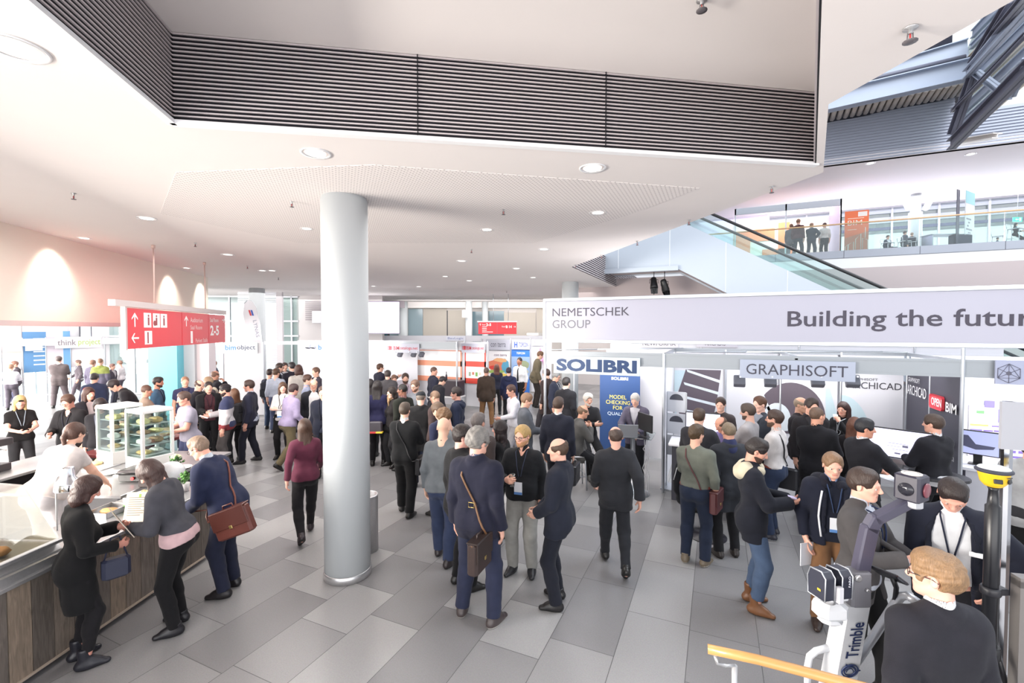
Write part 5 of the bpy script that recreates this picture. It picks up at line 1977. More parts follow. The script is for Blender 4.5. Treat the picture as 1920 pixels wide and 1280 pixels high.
Ms.translation = W((592 - 960) / F * 15.3, 15.3) + Vector((0, 0, 2.12))
sign('second white sign starting with a blue letter at the white column', Ms, 1.16, .36, [('bim', .26, .20, .36, .17, bl, .02), ('object', .78, .185, .62, .20, gy, .02)], paint(240, 242, 246, .5))
for i, px in enumerate((566, 576, 588)):
 c = W((px - 960) / F * 16.2, 16.2)
 booth_spot(('left', 'middle', 'right')[i] + ' of three track spotlights in the white stand by the column', c.x, c.y, 2.42)
# beach-flag banner
fl = empty('feather_flag', W(-9.3, 16.4), YAW)
tag(fl, 'white drop-shaped flag with a blue and red mark and grey letters', 'flag')
mb = MB()
prof = [(-.05, 2.35), (-.34, 3.1), (-.42, 3.5), (-.36, 3.85), (-.2, 3.98), (-.02, 3.9), (.10, 3.6), (.20, 3.0), (.26, 2.35)]
Mx = Matrix(((1, 0, 0, 0), (0, 0, -1, 0), (0, 1, 0, 0), (0, 0, 0, 1)))
mb.prism(prof, -.006, .006, 0, Mx)
mb.build('cloth', paint(222, 220, 226, .7), fl)
mb = MB()
mb.tube([(.28, 0, 0), (.27, 0, 2.3), (.20, 0, 3.1), (.08, 0, 3.7), (-.1, 0, 3.98), (-.25, 0, 3.98), (-.38, 0, 3.85)], .014, 6)
mb.build('pole', M_ALU, fl)
mb = MB()
mb.lathe([(.28, 0), (.28, .04), (.03, .07)], 16, (.28, 0, 0))
mb.build('base', M_BLACK, fl)
for dx_, c in ((-.02, (60, 90, 180)), (-.10, (200, 70, 80))):
 mb = MB()
 mb.add([(dx_ - .12, -.012, 3.62), (dx_ - .06, -.012, 3.62), (dx_ - .0, -.012, 3.42), (dx_ - .06, -.012, 3.42), (dx_ - .12, -.008, 3.62), (dx_ - .06, -.008, 3.62), (dx_ - .0, -.008, 3.42), (dx_ - .06, -.008, 3.42)], [(0, 3, 2, 1), (4, 5, 6, 7), (0, 1, 5, 4), (1, 2, 6, 5), (2, 3, 7, 6), (3, 0, 4, 7)])
 mb.build('mark', paint(*c, .6), fl)
Mf = Matrix(((math.cos(1.4), -math.sin(1.4), 0, 0), (0, 0, 1, -.012), (math.sin(1.4), math.cos(1.4), 0, 0), (0, 0, 0, 1)))
Mf = Matrix.Translation((.06, -.012, 2.95)) @ Matrix.Rotation(PI / 2, 4, 'X') @ Matrix.Rotation(-1.4, 4, 'Z')
text('LYNAS', .62, .13, Mf, paint(150, 152, 170, .6), fl)
# --- left stands along the window front, facing right
UWL = -24.6
lf = empty('exhibition_booth', (0, 0, 0))
tag(lf, 'row of pale stands along the bright window front at the far left', 'booth')
def leftwall(x0, x1, z0, z1, m, name='wall_panel', off=0.0):
 a, b = onU(x0, 700, UWL + off), onU(x1, 700, UWL + off)
 M = vert_M(a, b)
 L = (b - a).length
 mb = MB()
 mb.box(0, L, z0, z1, -.03, 0, 0, M)
 return mb.build(name, m, lf), M, L
leftwall(-60, 300, .0, 2.45, paint(238, 236, 240, .6))
for px in (-30, 3, 43, 87, 133, 197, 250):
 p = onU(px, 700, UWL + .02)
 pole(lf, p.x, p.y, 0, 2.6, .03)
a, b = onU(-60, 700, UWL + .4), onU(255, 700, UWL + .4)
beam(lf, (a.x, a.y), (b.x, b.y), 2.28, 2.56, m=paint(226, 224, 230, .5))
o, M, L = leftwall(44, 88, .02, 1.62, paint(86, 132, 176, .5), 'blue_panel', .04)
for k in range(7):
 mb = MB()
 mb.box(.30, L - .05, .30 + k * .17, .345 + k * .17, 0, .006, 0, M)
 mb.build('text_bar', paint(224, 232, 240, .5), lf)
o, M, L = leftwall(44, 88, 1.62, 2.2, paint(214, 206, 206, .5), 'picture_panel', .04)
o, M, L = leftwall(88, 130, .02, 2.2, paint(204, 196, 204, .5), 'picture_panel', .04)
o, M, L = leftwall(120, 133, .02, 1.75, paint(110, 160, 206, .5), 'blue_panel', .05)
o, M, L = leftwall(5, 42, .6, 2.2, paint(226, 196, 190, .5), 'picture_panel', .04)
o, M, L = leftwall(232, 251, .7, 2.1, paint(196, 216, 120, .5), 'green_panel', .04)
a, b = onU(104, 652, UWL + .46), onU(190, 652, UWL + .46)
M = vert_M(a, b)
M.translation = Vector((a.x, a.y, 2.16))
Lt = (b - a).length
sign('pale sign reading thinkproject in grey and green at the far left', M, Lt, .46, [('think', Lt * .24, .23, Lt * .40, .24, paint(120, 112, 120, .5), .015), ('project', Lt * .73, .20, Lt * .50, .30, paint(160, 184, 96, .5), .015)], paint(236, 232, 234, .5))
a, b = onU(5, 652, UWL + .46), onU(40, 652, UWL + .46)
M = vert_M(a, b)
M.translation = Vector((a.x, a.y, 2.1))
sign('small blank pale sign at the left end of the window stands', M, (b - a).length, .46, [], paint(236, 238, 242, .5))
a, b = onU(48, 652, UWL + .46), onU(80, 652, UWL + .46)
M = vert_M(a, b)
M.translation = Vector((a.x, a.y, 2.1))
sign('pale blank sign above the blue list panel', M, (b - a).length, .46, [], paint(232, 234, 238, .5))
# screen in the left stands
a, b = onU(151, 700, UWL + .35), onU(174, 700, UWL + .35)
M = vert_M(a, b)
mb = MB()
mb.rbox(0, (b - a).length, 1.2, 2.0, -.05, 0, .01, 0, M)
o = mb.build('screen', paint(60, 60, 70, .4))
tag(o, 'bright wall screen in the left stands behind the walking man', 'screen')
mb = MB()
mb.box(.04, (b - a).length - .04, 1.24, 1.96, 0, .004, 0, M)
mb.build('picture', glow(226, 240, 252, .9), o)
# turquoise pillar, grey and pale panels under the red sign
for x0, x1, d, m, lab in ((277, 331, 14.6, mat('turquoise print', s2l(120, 208, 226), .4), 'turquoise upright panel under the red hanging sign'), (332, 364, 14.9, paint(198, 202, 208, .5), 'grey upright panel right of the turquoise one'),
       (364, 391, 15.0, paint(226, 216, 220, .5), 'pale pink upright panel right of the grey one')):
 M = vert_M(W((x0 - 960) / F * d, d), W((x1 - 960) / F * d, d))
 mb = MB()
 mb.box(0, (x1 - x0) / F * d, 0, 2.75, -.35, 0, 0, M)
 tag(mb.build('info_stand', m), lab, 'panel')
# --- projection screen with a loudspeaker, grey wall far left of the column
Ms = vert_M(W(-8.45, 20.7), W(-4.9, 20.7))
e = empty('projection_screen', (0, 0, 0))
tag(e, 'large white projection screen high on the far grey wall', 'screen')
mb = MB()
mb.box(0, 3.3, 2.72, 4.2, -.16, -.02, 0, Ms)
mb.build('casing', paint(146, 138, 156, .6), e)
mb = MB()
mb.box(.05, 3.3, 2.76, 4.16, -.02, .0, 0, Ms)
mb.build('screen_surface', glow(250, 250, 255, .9), e)
mb = MB()
z = 3.35
while z < 4.2:
 mb.box(-1.0, -.05, z, z + .03, -.1, -.05, 0, Ms)
 z += .09
mb.build('louvre', paint(120, 110, 118, .6), e)
mb = MB()
mb.rbox(-.55, -.15, 3.2, 3.75, 0, .3, .02, 0, Ms)
o = mb.build('loudspeaker', paint(206, 206, 212, .5))
tag(o, 'pale wall loudspeaker left of the projection screen', 'loudspeaker')
M_CC = W((966 - 960) / F * 24 - 2.5, 24)
# --- red hanging signs
M_RED = mat('sign red', s2l(212, 52, 62), .45, noise=.03, nscale=2)
M_WT = paint(246, 240, 238, .5)
a, b = W(-6.33, 7.39), W(-7.36, 11.6)
M = vert_M(a, b)
Ls = (b - a).length
hs = empty('hanging_sign', (0, 0, 0))
tag(hs, 'long red hanging sign with arrows and the numbers 2-5, near left', 'sign')
mb = MB()
mb.box(-.30, Ls + .02, 3.30, 3.40, -.05, .05, 0, M)
mb.build('rail', paint(198, 186, 184, .5), hs)
mb = MB()
for s_, z0 in (((-.02, .03), 2.58),):
 mb.box(s_[0], s_[1], z0, 3.32, -.03, .04, 0, M)
mb.build('end_post', paint(186, 170, 170, .5), hs)
bd = [(.03, Ls * .455), (Ls * .46, Ls * .76), (Ls * .765, Ls)]
for x0, x1 in bd:
 mb = MB()
 mb.box(x0, x1, 2.60, 3.28, -.02, .02, 0, M)
 mb.build('red_panel', M_RED, hs)
zt = 2.60
def arrow(x, z, s_, ang, parent, Mm, out=.022):
 mb = MB()
 R = Mm @ Matrix.Translation((x, z, out)) @ Matrix.Rotation(ang, 4, 'Z')
 q = .13
 mb.prism([(-.5 * s_, -q * .5 * s_), (.38 * s_, -q * .5 * s_), (.38 * s_, q * .5 * s_), (-.5 * s_, q * .5 * s_)], 0, .003, 0, R)
 mb.prism([(.5 * s_, 0), (.12 * s_, .38 * s_), (.0 * s_, .38 * s_), (.30 * s_, 0)], 0, .003, 0, R)
 mb.prism([(.5 * s_, 0), (.30 * s_, 0), (.0 * s_, -.38 * s_), (.12 * s_, -.38 * s_)], 0, .003, 0, R)
 return mb.build('arrow', M_WT, parent)
arrow(.28, zt + .49, .24, PI / 2, hs, M)
arrow(.28, zt + .18, .22, PI, hs, M)
for k, x in enumerate((.56, .86, 1.13)):
 mb = MB()
 mb.box(x, x + .24, zt + .36, zt + .62, .02, .023, 0, M)
 pl = mb.build('pictogram', M_WT, hs)
 mb = MB()
 cx = x + .12 + (.03 if k == 0 else 0)
 mb.prism([(cx + .022 * math.cos(t), zt + .57 + .022 * math.sin(t)) for t in np.linspace(0, 2 * PI, 11)[:-1]], .0235, .026, 0, M)
 mb.box(cx - .025, cx + .025, zt + .40, zt + .54, .0235, .026, 0, M)
 if k == 1:
  mb.prism([(cx - .06 + .05 * math.cos(t), zt + .44 + .05 * math.sin(t)) for t in np.linspace(0, 2 * PI, 11)[:-1]], .0235, .026, 0, M)
 mb.build('figure', paint(150, 60, 66, .5), pl)
mb = MB()
mb.box(.58, .82, zt + .06, zt + .30, .02, .023, 0, M)
pl = mb.build('pictogram', M_WT, hs)
mb = MB()
mb.box(.66, .70, zt + .08, zt + .28, .0235, .026, 0, M)
mb.build('figure', paint(150, 60, 66, .5), pl)
x0 = Ls * .46
M_PK = paint(244, 214, 212, .5)
arrow(x0 + .18, zt + .50, .22, PI / 2, hs, M)
text('Auditorium', .62, .10, TM(M, x0 + .68, zt + .53, .02), M_PK, hs)
text('Saal Room', .58, .09, TM(M, x0 + .66, zt + .37, .02), M_PK, hs)
text('1', .10, .26, TM(M, x0 + .42, zt + .16, .02), M_WT, hs, bold=.03)
text('Parkett Stalls', .62, .09, TM(M, x0 + .92, zt + .08, .02), M_PK, hs)
x0 = Ls * .765
text('Saal Room', .50, .095, TM(M, x0 + .33, zt + .55, .02), M_WT, hs)
text('2-5', .52, .24, TM(M, x0 + .34, zt + .30, .02), M_WT, hs, bold=.03)
arrow(Ls - .12, zt + .56, .16, 0, hs, M)
for px, d in ((291, 8.34), (386, 10.5)):
 c = W((px - 960) / F * d, d)
 mb = MB()
 mb.tube([(c.x, c.y, 3.38), (c.x, c.y, HC_)], .014, 8)
 mb.lathe([(.03, HC_ - .06), (.03, HC_)], 10, (c.x, c.y, 0))
 mb.build('rod', paint(206, 176, 168, .5), hs)
# small far red sign
D2 = 20.0
a, b = W((897 - 960) / F * D2, D2), W((968.5 - 960) / F * D2, D2)
M = vert_M(a, b)
Ls = (b - a).length
h2 = empty('hanging_sign', (0, 0, 0))
tag(h2, 'small far red hanging sign in two panels above the middle stands', 'sign')
zt = CAMH - (626 - 617) / F * D2
hh_ = 22 / F * D2
for x0, x1 in ((0, Ls * .49), (Ls * .495, Ls)):
 mb = MB()
 mb.box(x0, x1, zt, zt + hh_, -.02, .02, 0, M)
 mb.build('red_panel', M_RED, h2)
mb = MB()
mb.box(-.05, Ls + .03, zt + hh_, zt + hh_ + .06, -.04, .04, 0, M)
mb.build('rail', paint(206, 206, 210, .5), h2)
text('2-5', .22, .12, TM(M, Ls * .27, zt + hh_ * .80, .02), M_WT, h2, bold=.03)
text('Saal', .14, .06, TM(M, Ls * .14, zt + hh_ * .80, .02), M_WT, h2)
arrow(Ls * .05, zt + hh_ * .8, .10, PI / 2, h2, M)
for k in range(4):
 mb = MB()
 mb.box(Ls * .10, Ls * (.38 if k == 0 else .22), zt + .08 + k * .075, zt + .105 + k * .075, .02, .023, 0, M)
 mb.build('text_bar', M_WT, h2)
text('B 14', .26, .12, TM(M, Ls * .80, zt + hh_ * .62, .02), M_WT, h2, bold=.03)
text('Saal', .16, .06, TM(M, Ls * .66, zt + hh_ * .64, .02), M_WT, h2)
arrow(Ls * .95, zt + hh_ * .62, .10, 0, h2, M)
for px in (925, 953):
 c = W((px - 960) / F * D2, D2)
 mb = MB()
 mb.tube([(c.x, c.y, zt + hh_), (c.x, c.y, HC_)], .012, 6)
 mb.build('rod', M_ALU, h2)
# pale loudspeaker on a far column
c = W((872 - 960) / F * 24.6, 24.6)
mb = MB()
mb.rbox(-.14, .14, -.12, .12, 0, .42, .03)
o = mb.build('loudspeaker', paint(232, 230, 228, .5), None, (c.x, c.y, 3.55), YAW + .5)
tag(o, 'white loudspeaker hung at a far column above the middle stands', 'loudspeaker')
# --- right-hand stand beyond the big booth
rs = empty('exhibition_booth', (0, 0, 0))
tag(rs, 'bright white stand section at the right with a shelf picture wall', 'booth')
M, L = wallM('V', VB, UR + .05, UR + 5.5)
panel(rs, M, L)
a, b = onV(1814, 870, VB - .02), onV(1990, 870, VB - .02)
z0, z1 = .35, 1.62
M = vert_M((a.x, VB - .02, 0), (b.x, VB - .02, 0))
w = b.x - a.x
mb = MB()
mb.box(0, w, z0, z1, -.01, 0, 0, M)
pw = mb.build('printed_panel', paint(226, 220, 232, .5), rs)
rg = random.Random(5)
for k in range(11):
 z = z0 + .05 + k * .085
 mb = MB()
 x = .02
 while x < w - .15:
  l = rg.uniform(.05, .28)
  mb.box(x, x + l, z, z + rg.uniform(.02, .05), 0, .003, 0 if rg.random() < .75 else 1, M)
  x += l + rg.uniform(.01, .06)
 mb.build('printed_shelf', [paint(122, 104, 176, .5), paint(196, 180, 110, .5)], pw)
mb = MB()
for x0, x1, y0, y1, mi in ((.38, .62, 1.33, 1.56, 0), (.62, .92, 1.30, 1.42, 1), (.84, .9, 1.3, 1.6, 1), (.66, .84, 1.44, 1.50, 0), (.20, .33, 1.58, 1.70, 0), (.10, .2, 1.47, 1.52, 2)):
 mb.box(x0, x1, y0, y1, 0, .005, mi, M)
mb.build('printed_figure', [paint(120, 110, 196, .5), paint(230, 206, 90, .5), paint(110, 160, 110, .5)], pw)
# white desk with a monitor
dk = empty('desk', (0, 0, 0))
tag(dk, 'white rounded reception desk behind the yellow receiver', 'desk')
mb = MB()
pts = [(3.30, 8.62), (4.30, 8.30), (4.75, 8.38), (4.90, 8.8), (4.75, 9.3), (3.30, 9.4)]
mb.prism(pts, .0, .90)
mb.build('body', paint(206, 206, 214, .5), dk)
mb = MB()
cx_ = sum(p[0] for p in pts) / 6
cy_ = sum(p[1] for p in pts) / 6
mb.prism([((x - cx_) * 1.04 + cx_, (y - cy_) * 1.06 + cy_) for x, y in pts], .90, .94)
mb.build('desk_top', paint(236, 236, 242, .35), dk)
def monitor(label, loc, rz, w, h, base, screen, mac=False, name='monitor'):
 e = empty(name, loc, rz)
 tag(e, label, 'monitor')
 z0 = .14
 mb = MB()
 mb.rbox(-w / 2, w / 2, -.02, .02, z0, z0 + h, .008)
 mb.build('case', M_BLACK if not mac else paint(20, 20, 24, .3), e)
 mb = MB()
 mb.box(-w / 2 + .015, w / 2 - .015, -.023, -.0205, z0 + .015, z0 + h - .015)
 mb.build('screen', screen, e)
 if mac:
  mb = MB()
  mb.rbox(-w / 2, w / 2, -.021, .021, z0 - .075, z0, .006)
  mb.build('chin', M_ALU, e)
 mb = MB()
 mb.rbox(-.10, .10, -.07, .10, 0, .012, .01)
 mb.rbox(-.05, .05, .03, .05, 0, z0 + .1, .008)
 mb.build('stand', base, e)
 return e
m_ = monitor('small grey monitor on the white rounded desk at the right', (3.52, 8.86, .94), -.45, .46, .36, M_BLACK, glow(150, 156, 190, .8))
mb = MB()
for pts in ([(-.16, .26), (-.02, .22), (.16, .25), (.18, .29), (-.02, .30), (-.1, .42), (-.15, .42)],):
 mb.prism([(x, z) for x, z in pts], .0235, .0245, 0, Matrix(((1, 0, 0, 0), (0, 0, -1, 0), (0, 1, 0, 0), (0, 0, 0, 1))))
mb.build('picture', paint(96, 98, 124, .5), m_)
# aluminium corner post and grey fascia at the right edge, nearest stand
nb = empty('exhibition_booth', (0, 0, 0))
tag(nb, 'nearest stand at the right edge: shiny post and grey fascia board', 'booth')
c = W((1894 - 960) / F * 2.95, 2.95)
mb = MB()
mb.lathe([(.030, 0), (.030, 2.46)], 8, (c.x, c.y, 0), smooth=False)
mb.build('pole', mat('chrome', s2l(214, 216, 222), .12, metal=1.0), nb)
mb = MB()
mb.box(-.05, 1.6, -.035, -.01, 2.15, 2.46, 0, Matrix.Translation(c) @ Matrix.Rotation(.12, 4, 'Z'))
mb.build('fascia', paint(150, 152, 160, .5), nb)
# ---------------------------------------------------------------- things on the upper gallery
ub = empty('exhibition_booth', (0, 0, 0))
tag(ub, 'white stand with orange panels on the upper gallery', 'booth')
VG = 26.6
def gp(px, py, v=VG):
 return onV(px, py, v)
a, b = gp(1374, 480), gp(1556, 480)
M, L = wallM('V', VG, a.x, b.x)
mb = MB()
mb.box(0, L, UF, UF + 2.35, -.05, 0, 0, M)
mb.build('wall_panel', paint(240, 234, 230, .6), ub)
mb = MB()
mb.box(L - .05, L, UF, UF + 2.6, 0, 2.2, 0, M)
mb.build('wall_panel', paint(206, 198, 226, .6), ub)
for x0, x1, z0, z1 in ((.05, .8, .0, 1.9), (.8, 1.9, 1.35, 1.95), (L - 2.2, L - 1.7, .0, 2.2), (L - 2.9, L - 1.5, 0, .9)):
 mb = MB()
 mb.box(x0, x1, UF + z0, UF + z1, 0, .05, 0, M)
 mb.build('orange_panel', paint(244, 140, 90, .5), ub)
mb = MB()
mb.box(0, L, UF + 2.3, UF + 2.6, 2.15, 2.2, 0, M)
mb.build('fascia', paint(186, 196, 206, .5), ub)
for x in (.03, L * .5, L - .03):
 mb = MB()
 mb.box(x - .03, x + .03, UF, UF + 2.6, 2.15, 2.2, 0, M)
 mb.build('pole', M_ALU, ub)
spot('light_upper_booth', (a.x + 2.2, VG - 2.0, UF + 2.5), (a.x + 2.2, VG, UF + 1.2), 220, 110, (1, .86, .72))
# orange banner
VO = 23.1
a, b, c = gp(1583, 471, VO), gp(1628, 468, VO), gp(1583, 397, VO)
e = empty('banner', (a.x, VO, UF))
tag(e, 'tall orange banner reading BIM with white house outlines on the gallery', 'banner')
w = b.x - a.x
h = c.z - UF
mb = MB()
mb.box(0, w, 0, .03, .05, h)
mb.build('sheet', paint(244, 122, 76, .5), e)
Mo = Matrix.Rotation(PI / 2, 4, 'X')
text('BIM', w * .60, .20, TM(Mo, w * .42, h * .72, .005), paint(250, 236, 226, .5), e)
mb = MB()
mb.box(w * .55, w * .93, -.006, 0, h * .86, h * .97)
mb.build('white_tab', paint(250, 240, 236, .5), e)
mb = MB()
mb.box(w * .12, w * .8, -.005, 0, h * .815, h * .83)
mb.box(w * .12, w * .5, -.005, 0, h * .55, h * .56)
mb.build('text_bar', paint(250, 226, 210, .5), e)
mb = MB()
mb.prism([(0, .06), (w, .06), (w, h * .5), (0, h * .36)], .002, .006, 0, Mo)
mb.build('darker_field', paint(206, 130, 104, .5), e)
mb = MB()
for pts in (((.04, .02), (.04, .20), (.14, .26), (.14, .02)), ((.17, .02), (.17, .26), (.38, .33), (.38, .02)), ((.46, .02), (.46, .40), (.68, .56), (.68, .02)), ((.76, .02), (.76, .42), (.97, .36), (.97, .02)), ((.86, .42), (.86, .74))):
 mb.tube([(x * w, -.010, y * h * .8) for x, y in pts], .014, 5)
mb.build('house_outline', paint(250, 236, 226, .5), e)
# column with loudspeakers
c = W((1711 - 960) / F * 21.6, 21.6)
mb = MB()
mb.lathe([(.26, UF), (.26, UF + 2.35), (.20, UF + 2.36), (.20, UC)], 32, (c.x, c.y, 0))
o = mb.build('column', mat('column paint', s2l(194, 199, 202), .55))
struct(o, 'white column on the upper gallery')
for sx in (-1, 1):
 mb = MB()
 mb.rbox(-.10, .10, -.10, .10, -.22, .22, .03, 0, Matrix.Rotation(sx * .5, 4, 'Y'))
 o = mb.build('loudspeaker', paint(236, 236, 240, .5), None, (c.x + sx * .47 * CY, c.y + sx * .47 * SY - .18, UF + 2.62), YAW)
 tag(o, ('left' if sx < 0 else 'right') + ' white loudspeaker on top of the gallery column', 'loudspeaker')
# roll-up with text at the right
for px, d, lab, c1, w_ in ((1812, 18.9, 'grey-white roll-up with teal head on the gallery, at an angle', (206, 210, 212), .95), (1790, 18.6, 'narrow dark banner edge beside the grey-white roll-up', (64, 66, 84), .28)):
 p = W((px - 960) / F * d, d)
 e = empty('rollup_banner', (p.x, p.y, UF), YAW + .5)
 tag(e, lab, 'banner')
 mb = MB()
 mb.box(-w_ / 2, w_ / 2, -.01, .01, .05, 2.5)
 mb.build('print', paint(*c1, .5), e)
 mb = MB()
 mb.rbox(-w_ / 2, w_ / 2, -.08, .08, 0, .06, .02)
 mb.build('base', M_ALU, e)
 if w_ > .5:
  mb = MB()
  mb.box(-w_ / 2, w_ / 2, -.014, -.0105, 2.0, 2.5)
  mb.build('head', paint(128, 190, 196, .5), e)
  mb = MB()
  for k in range(7):
   mb.box(-.36 + .1 * (k % 3), -.12 + .12 * (k % 4), -.014, -.0105, .5 + k * .14, .56 + k * .14)
  mb.build('print_marks', paint(96, 96, 110, .5), e)
# green exit sign
p = W((1901 - 960) / F * 20.5, 20.5)
mb = MB()
mb.rbox(-.20, .20, -.03, .03, -.1, .1, .01)
o = mb.build('exit_sign', glow(60, 206, 150, .9), None, (p.x, p.y, UF + 1.75), YAW)
tag(o, 'green lit escape sign at the right end of the gallery', 'sign')
mb = MB()
mb.prism([(-.14, .0), (-.06, .05), (-.06, .02), (.02, .02), (.02, -.02), (-.06, -.02), (-.06, -.05)], .031, .033, 0, Matrix.Rotation(PI / 2, 4, 'X'))
mb.box(.05, .14, -.033, -.031, -.07, .07)
mb.build('pictogram', paint(240, 250, 244, .5), o)
mb = MB()
mb.tube([(0, 0, .1), (0, 0, UC - UF - 1.75)], .008, 6)
mb.build('rod', M_ALU, o)
# table and dark seats near the right roll-up
e = empty('table', W((1770 - 960) / F * 19.0, 19.0, UF), YAW)
tag(e, 'white table with dark case on the gallery right of the column', 'table')
mb = MB()
mb.rbox(-.9, .7, -.3, .3, .72, .76, .01)
mb.build('table_top', paint(236, 238, 244, .4), e)
for x in (-.8, .6):
 mb = MB()
 mb.box(x - .02, x + .02, -.25, .25, 0, .72)
 mb.build('leg', M_ALU, e)
mb = MB()
mb.rbox(.0, .75, -.35, -.05, .0, .70, .03)
mb.build('dark_case', paint(58, 60, 78, .5), e)
# ---------------------------------------------------------------- food counter (left)
O_ = pz(397, 1043, 0)
CA = YAW + math.atan2(.998, .059)
CMX = Matrix.Translation(O_) @ Matrix.Rotation(CA, 4, 'Z')   # local x: along the counter away from the camera, local y: behind it
def cl_(px, py, z):
 """counter-local coordinates of a pixel at height z"""
 return CMX.inverted() @ pz(px, py, z)
# weathered board front
_w = bpy.data.materials.new('weathered boards')
_w.use_nodes = True
_nt = _w.node_tree
_b = _nt.nodes['Principled BSDF']
_tc = _nt.nodes.new('ShaderNodeTexCoord')
_sp = _nt.nodes.new('ShaderNodeSeparateXYZ')
_nt.links.new(_tc.outputs['Object'], _sp.inputs[0])
_dv = _nt.nodes.new('ShaderNodeMath')
_dv.operation = 'DIVIDE'
_dv.inputs[1].default_value = .172
_nt.links.new(_sp.outputs[0], _dv.inputs[0])
_fl = _nt.nodes.new('ShaderNodeMath')
_fl.operation = 'FLOOR'
_nt.links.new(_dv.outputs[0], _fl.inputs[0])
_wn = _nt.nodes.new('ShaderNodeTexWhiteNoise')
_wn.noise_dimensions = '1D'
_nt.links.new(_fl.outputs[0], _wn.inputs['W'])
_cr = _nt.nodes.new('ShaderNodeValToRGB')
_cr.color_ramp.elements[0].color = (*s2l(84, 76, 70), 1)
_cr.color_ramp.elements[1].color = (*s2l(136, 120, 104), 1)
e_ = _cr.color_ramp.elements.new(.5)
e_.color = (*s2l(106, 98, 92), 1)
_nt.links.new(_wn.outputs['Value'], _cr.inputs[0])
_mp = _nt.nodes.new('ShaderNodeMapping')
_mp.inputs['Scale'].default_value = (22, 22, 2.2)
_nt.links.new(_tc.outputs['Object'], _mp.inputs[0])
_ns = _nt.nodes.new('ShaderNodeTexNoise')
_ns.inputs['Scale'].default_value = 2.0
_ns.inputs['Detail'].default_value = 8
_ns.inputs['Distortion'].default_value = 1.2
_nt.links.new(_mp.outputs[0], _ns.inputs[0])
_mx = _nt.nodes.new('ShaderNodeMix')
_mx.data_type, _mx.blend_type = 'RGBA', 'OVERLAY'
_mx.inputs['Factor'].default_value = .75
_nt.links.new(_cr.outputs[0], _mx.inputs['A'])
_nt.links.new(_ns.outputs['Fac'], _mx.inputs['B'])
_nt.links.new(_mx.outputs['Result'], _b.inputs['Base Color'])
_bu = _nt.nodes.new('ShaderNodeBump')
_bu.inputs['Strength'].default_value = .4
_nt.links.new(_ns.outputs['Fac'], _bu.inputs['Height'])
_nt.links.new(_bu.outputs[0], _b.inputs['Normal'])
_b.inputs['Roughness'].default_value = .75
fc = empty('food_counter', O_, CA)
tag(fc, 'long food counter clad in weathered grey-brown boards with steel top', 'counter')
mb = MB()
x = -4.3
while x < -.02:
 w = min(.168, -.004 - x)
 mb.box(x + .002, x + w, 0, .03, .07, .86, 0)
 x += .172
mb.box(-4.3, -.005, .03, .06, .07, .86, 0)
mb.box(-.03, .0, 0, .72, .07, .86, 0)
mb.build('front_boards', _w, fc)
mb = MB()
mb.box(-4.3, -.06, .07, .70, 0, .08)
mb.build('plinth', M_DARK, fc)
mb = MB()
mb.box(-4.3, .0, -.012, .01, .055, .075)
mb.build('edge_strip', mat('worn strip', s2l(168, 152, 138), .6), fc)
mb = MB()
mb.rbox(-1.72, .03, -.04, .76, .865, .905, .006)
mb.build('worktop', M_STEEL, fc)
mb = MB()
mb.rbox(-4.3, -1.72, -.04, .80, .865, .90, .006)
mb.box(-4.3, -1.72, -.005, .05, .90, .965)
mb.build('worktop', M_STEEL, fc)
# heated display case
cs = empty('display_case', CMX @ Vector((-1.78, .04, .90)), CA)
tag(cs, 'steel and sloping glass food display case at the left end of the counter', 'display case')
mb = MB()
mb.prism([(0, 0), (.70, 0), (.70, .14), (.05, .14), (0, .08)], -2.4, 0, 0, Matrix(((0, 0, 1, 0), (1, 0, 0, 0), (0, 1, 0, 0), (0, 0, 0, 1))))
mb.build('base', M_STEEL, cs)
mb = MB()
mb.rbox(-2.4, .012, -.02, .035, .14, .175, .008)
mb.build('front_rail', M_STEEL, cs)
mb = MB()
P = [(0.02, .175), (.34, .64), (.70, .66), (.70, .652), (.345, .632), (.028, .17)]
mb.prism(P, -2.4, 0, 0, Matrix(((0, 0, 1, 0), (1, 0, 0, 0), (0, 1, 0, 0), (0, 0, 0, 1))))
mb.build('front_glass', glass_mat('case glass', (.93, .94, .90), .5, .05), cs)
mb = MB()
mb.prism([(0.02, .15), (.34, .64), (.70, .655), (.70, .15)], -.006, 0, 0, Matrix(((0, 0, 1, 0), (1, 0, 0, 0), (0, 1, 0, 0), (0, 0, 0, 1))))
mb.build('side_glass', glass_mat('case glass', (.93, .94, .90), .5, .05), cs)
mb = MB()
mb.box(-2.4, -.02, .62, .70, .14, .66)
mb.build('back_frame', mat('case back', s2l(206, 196, 178), .5), cs)
rg = random.Random(3)
for i in range(9):
 mb = MB()
 cx, cy = -.30 - i * .17, .30 + .08 * (i % 3)
 mb.lathe([(.001, 0), (.06, .008), (.075, .03), (.06, .06), (.02, .075), (.001, .076)], 12, M=Matrix.Translation((0, 0, 0)) @ Matrix.Diagonal((1.0, 1.5, 1, 1)))
 o = mb.build('bread_roll', mat('bread', s2l(206, 150, 92), .6, noise=.25, nscale=20), None, CMX @ Vector((-1.78 + cx, cy, 1.045)), CA + rg.uniform(0, 1))
 tag(o, 'golden bread roll lying in the glass display case', 'bread roll', 'bread rolls in the display case')
area('light_case', CMX @ Vector((-2.6, .45, 1.52)), (0, 0, CA), 1.3, .2, 6, (1, .82, .6))
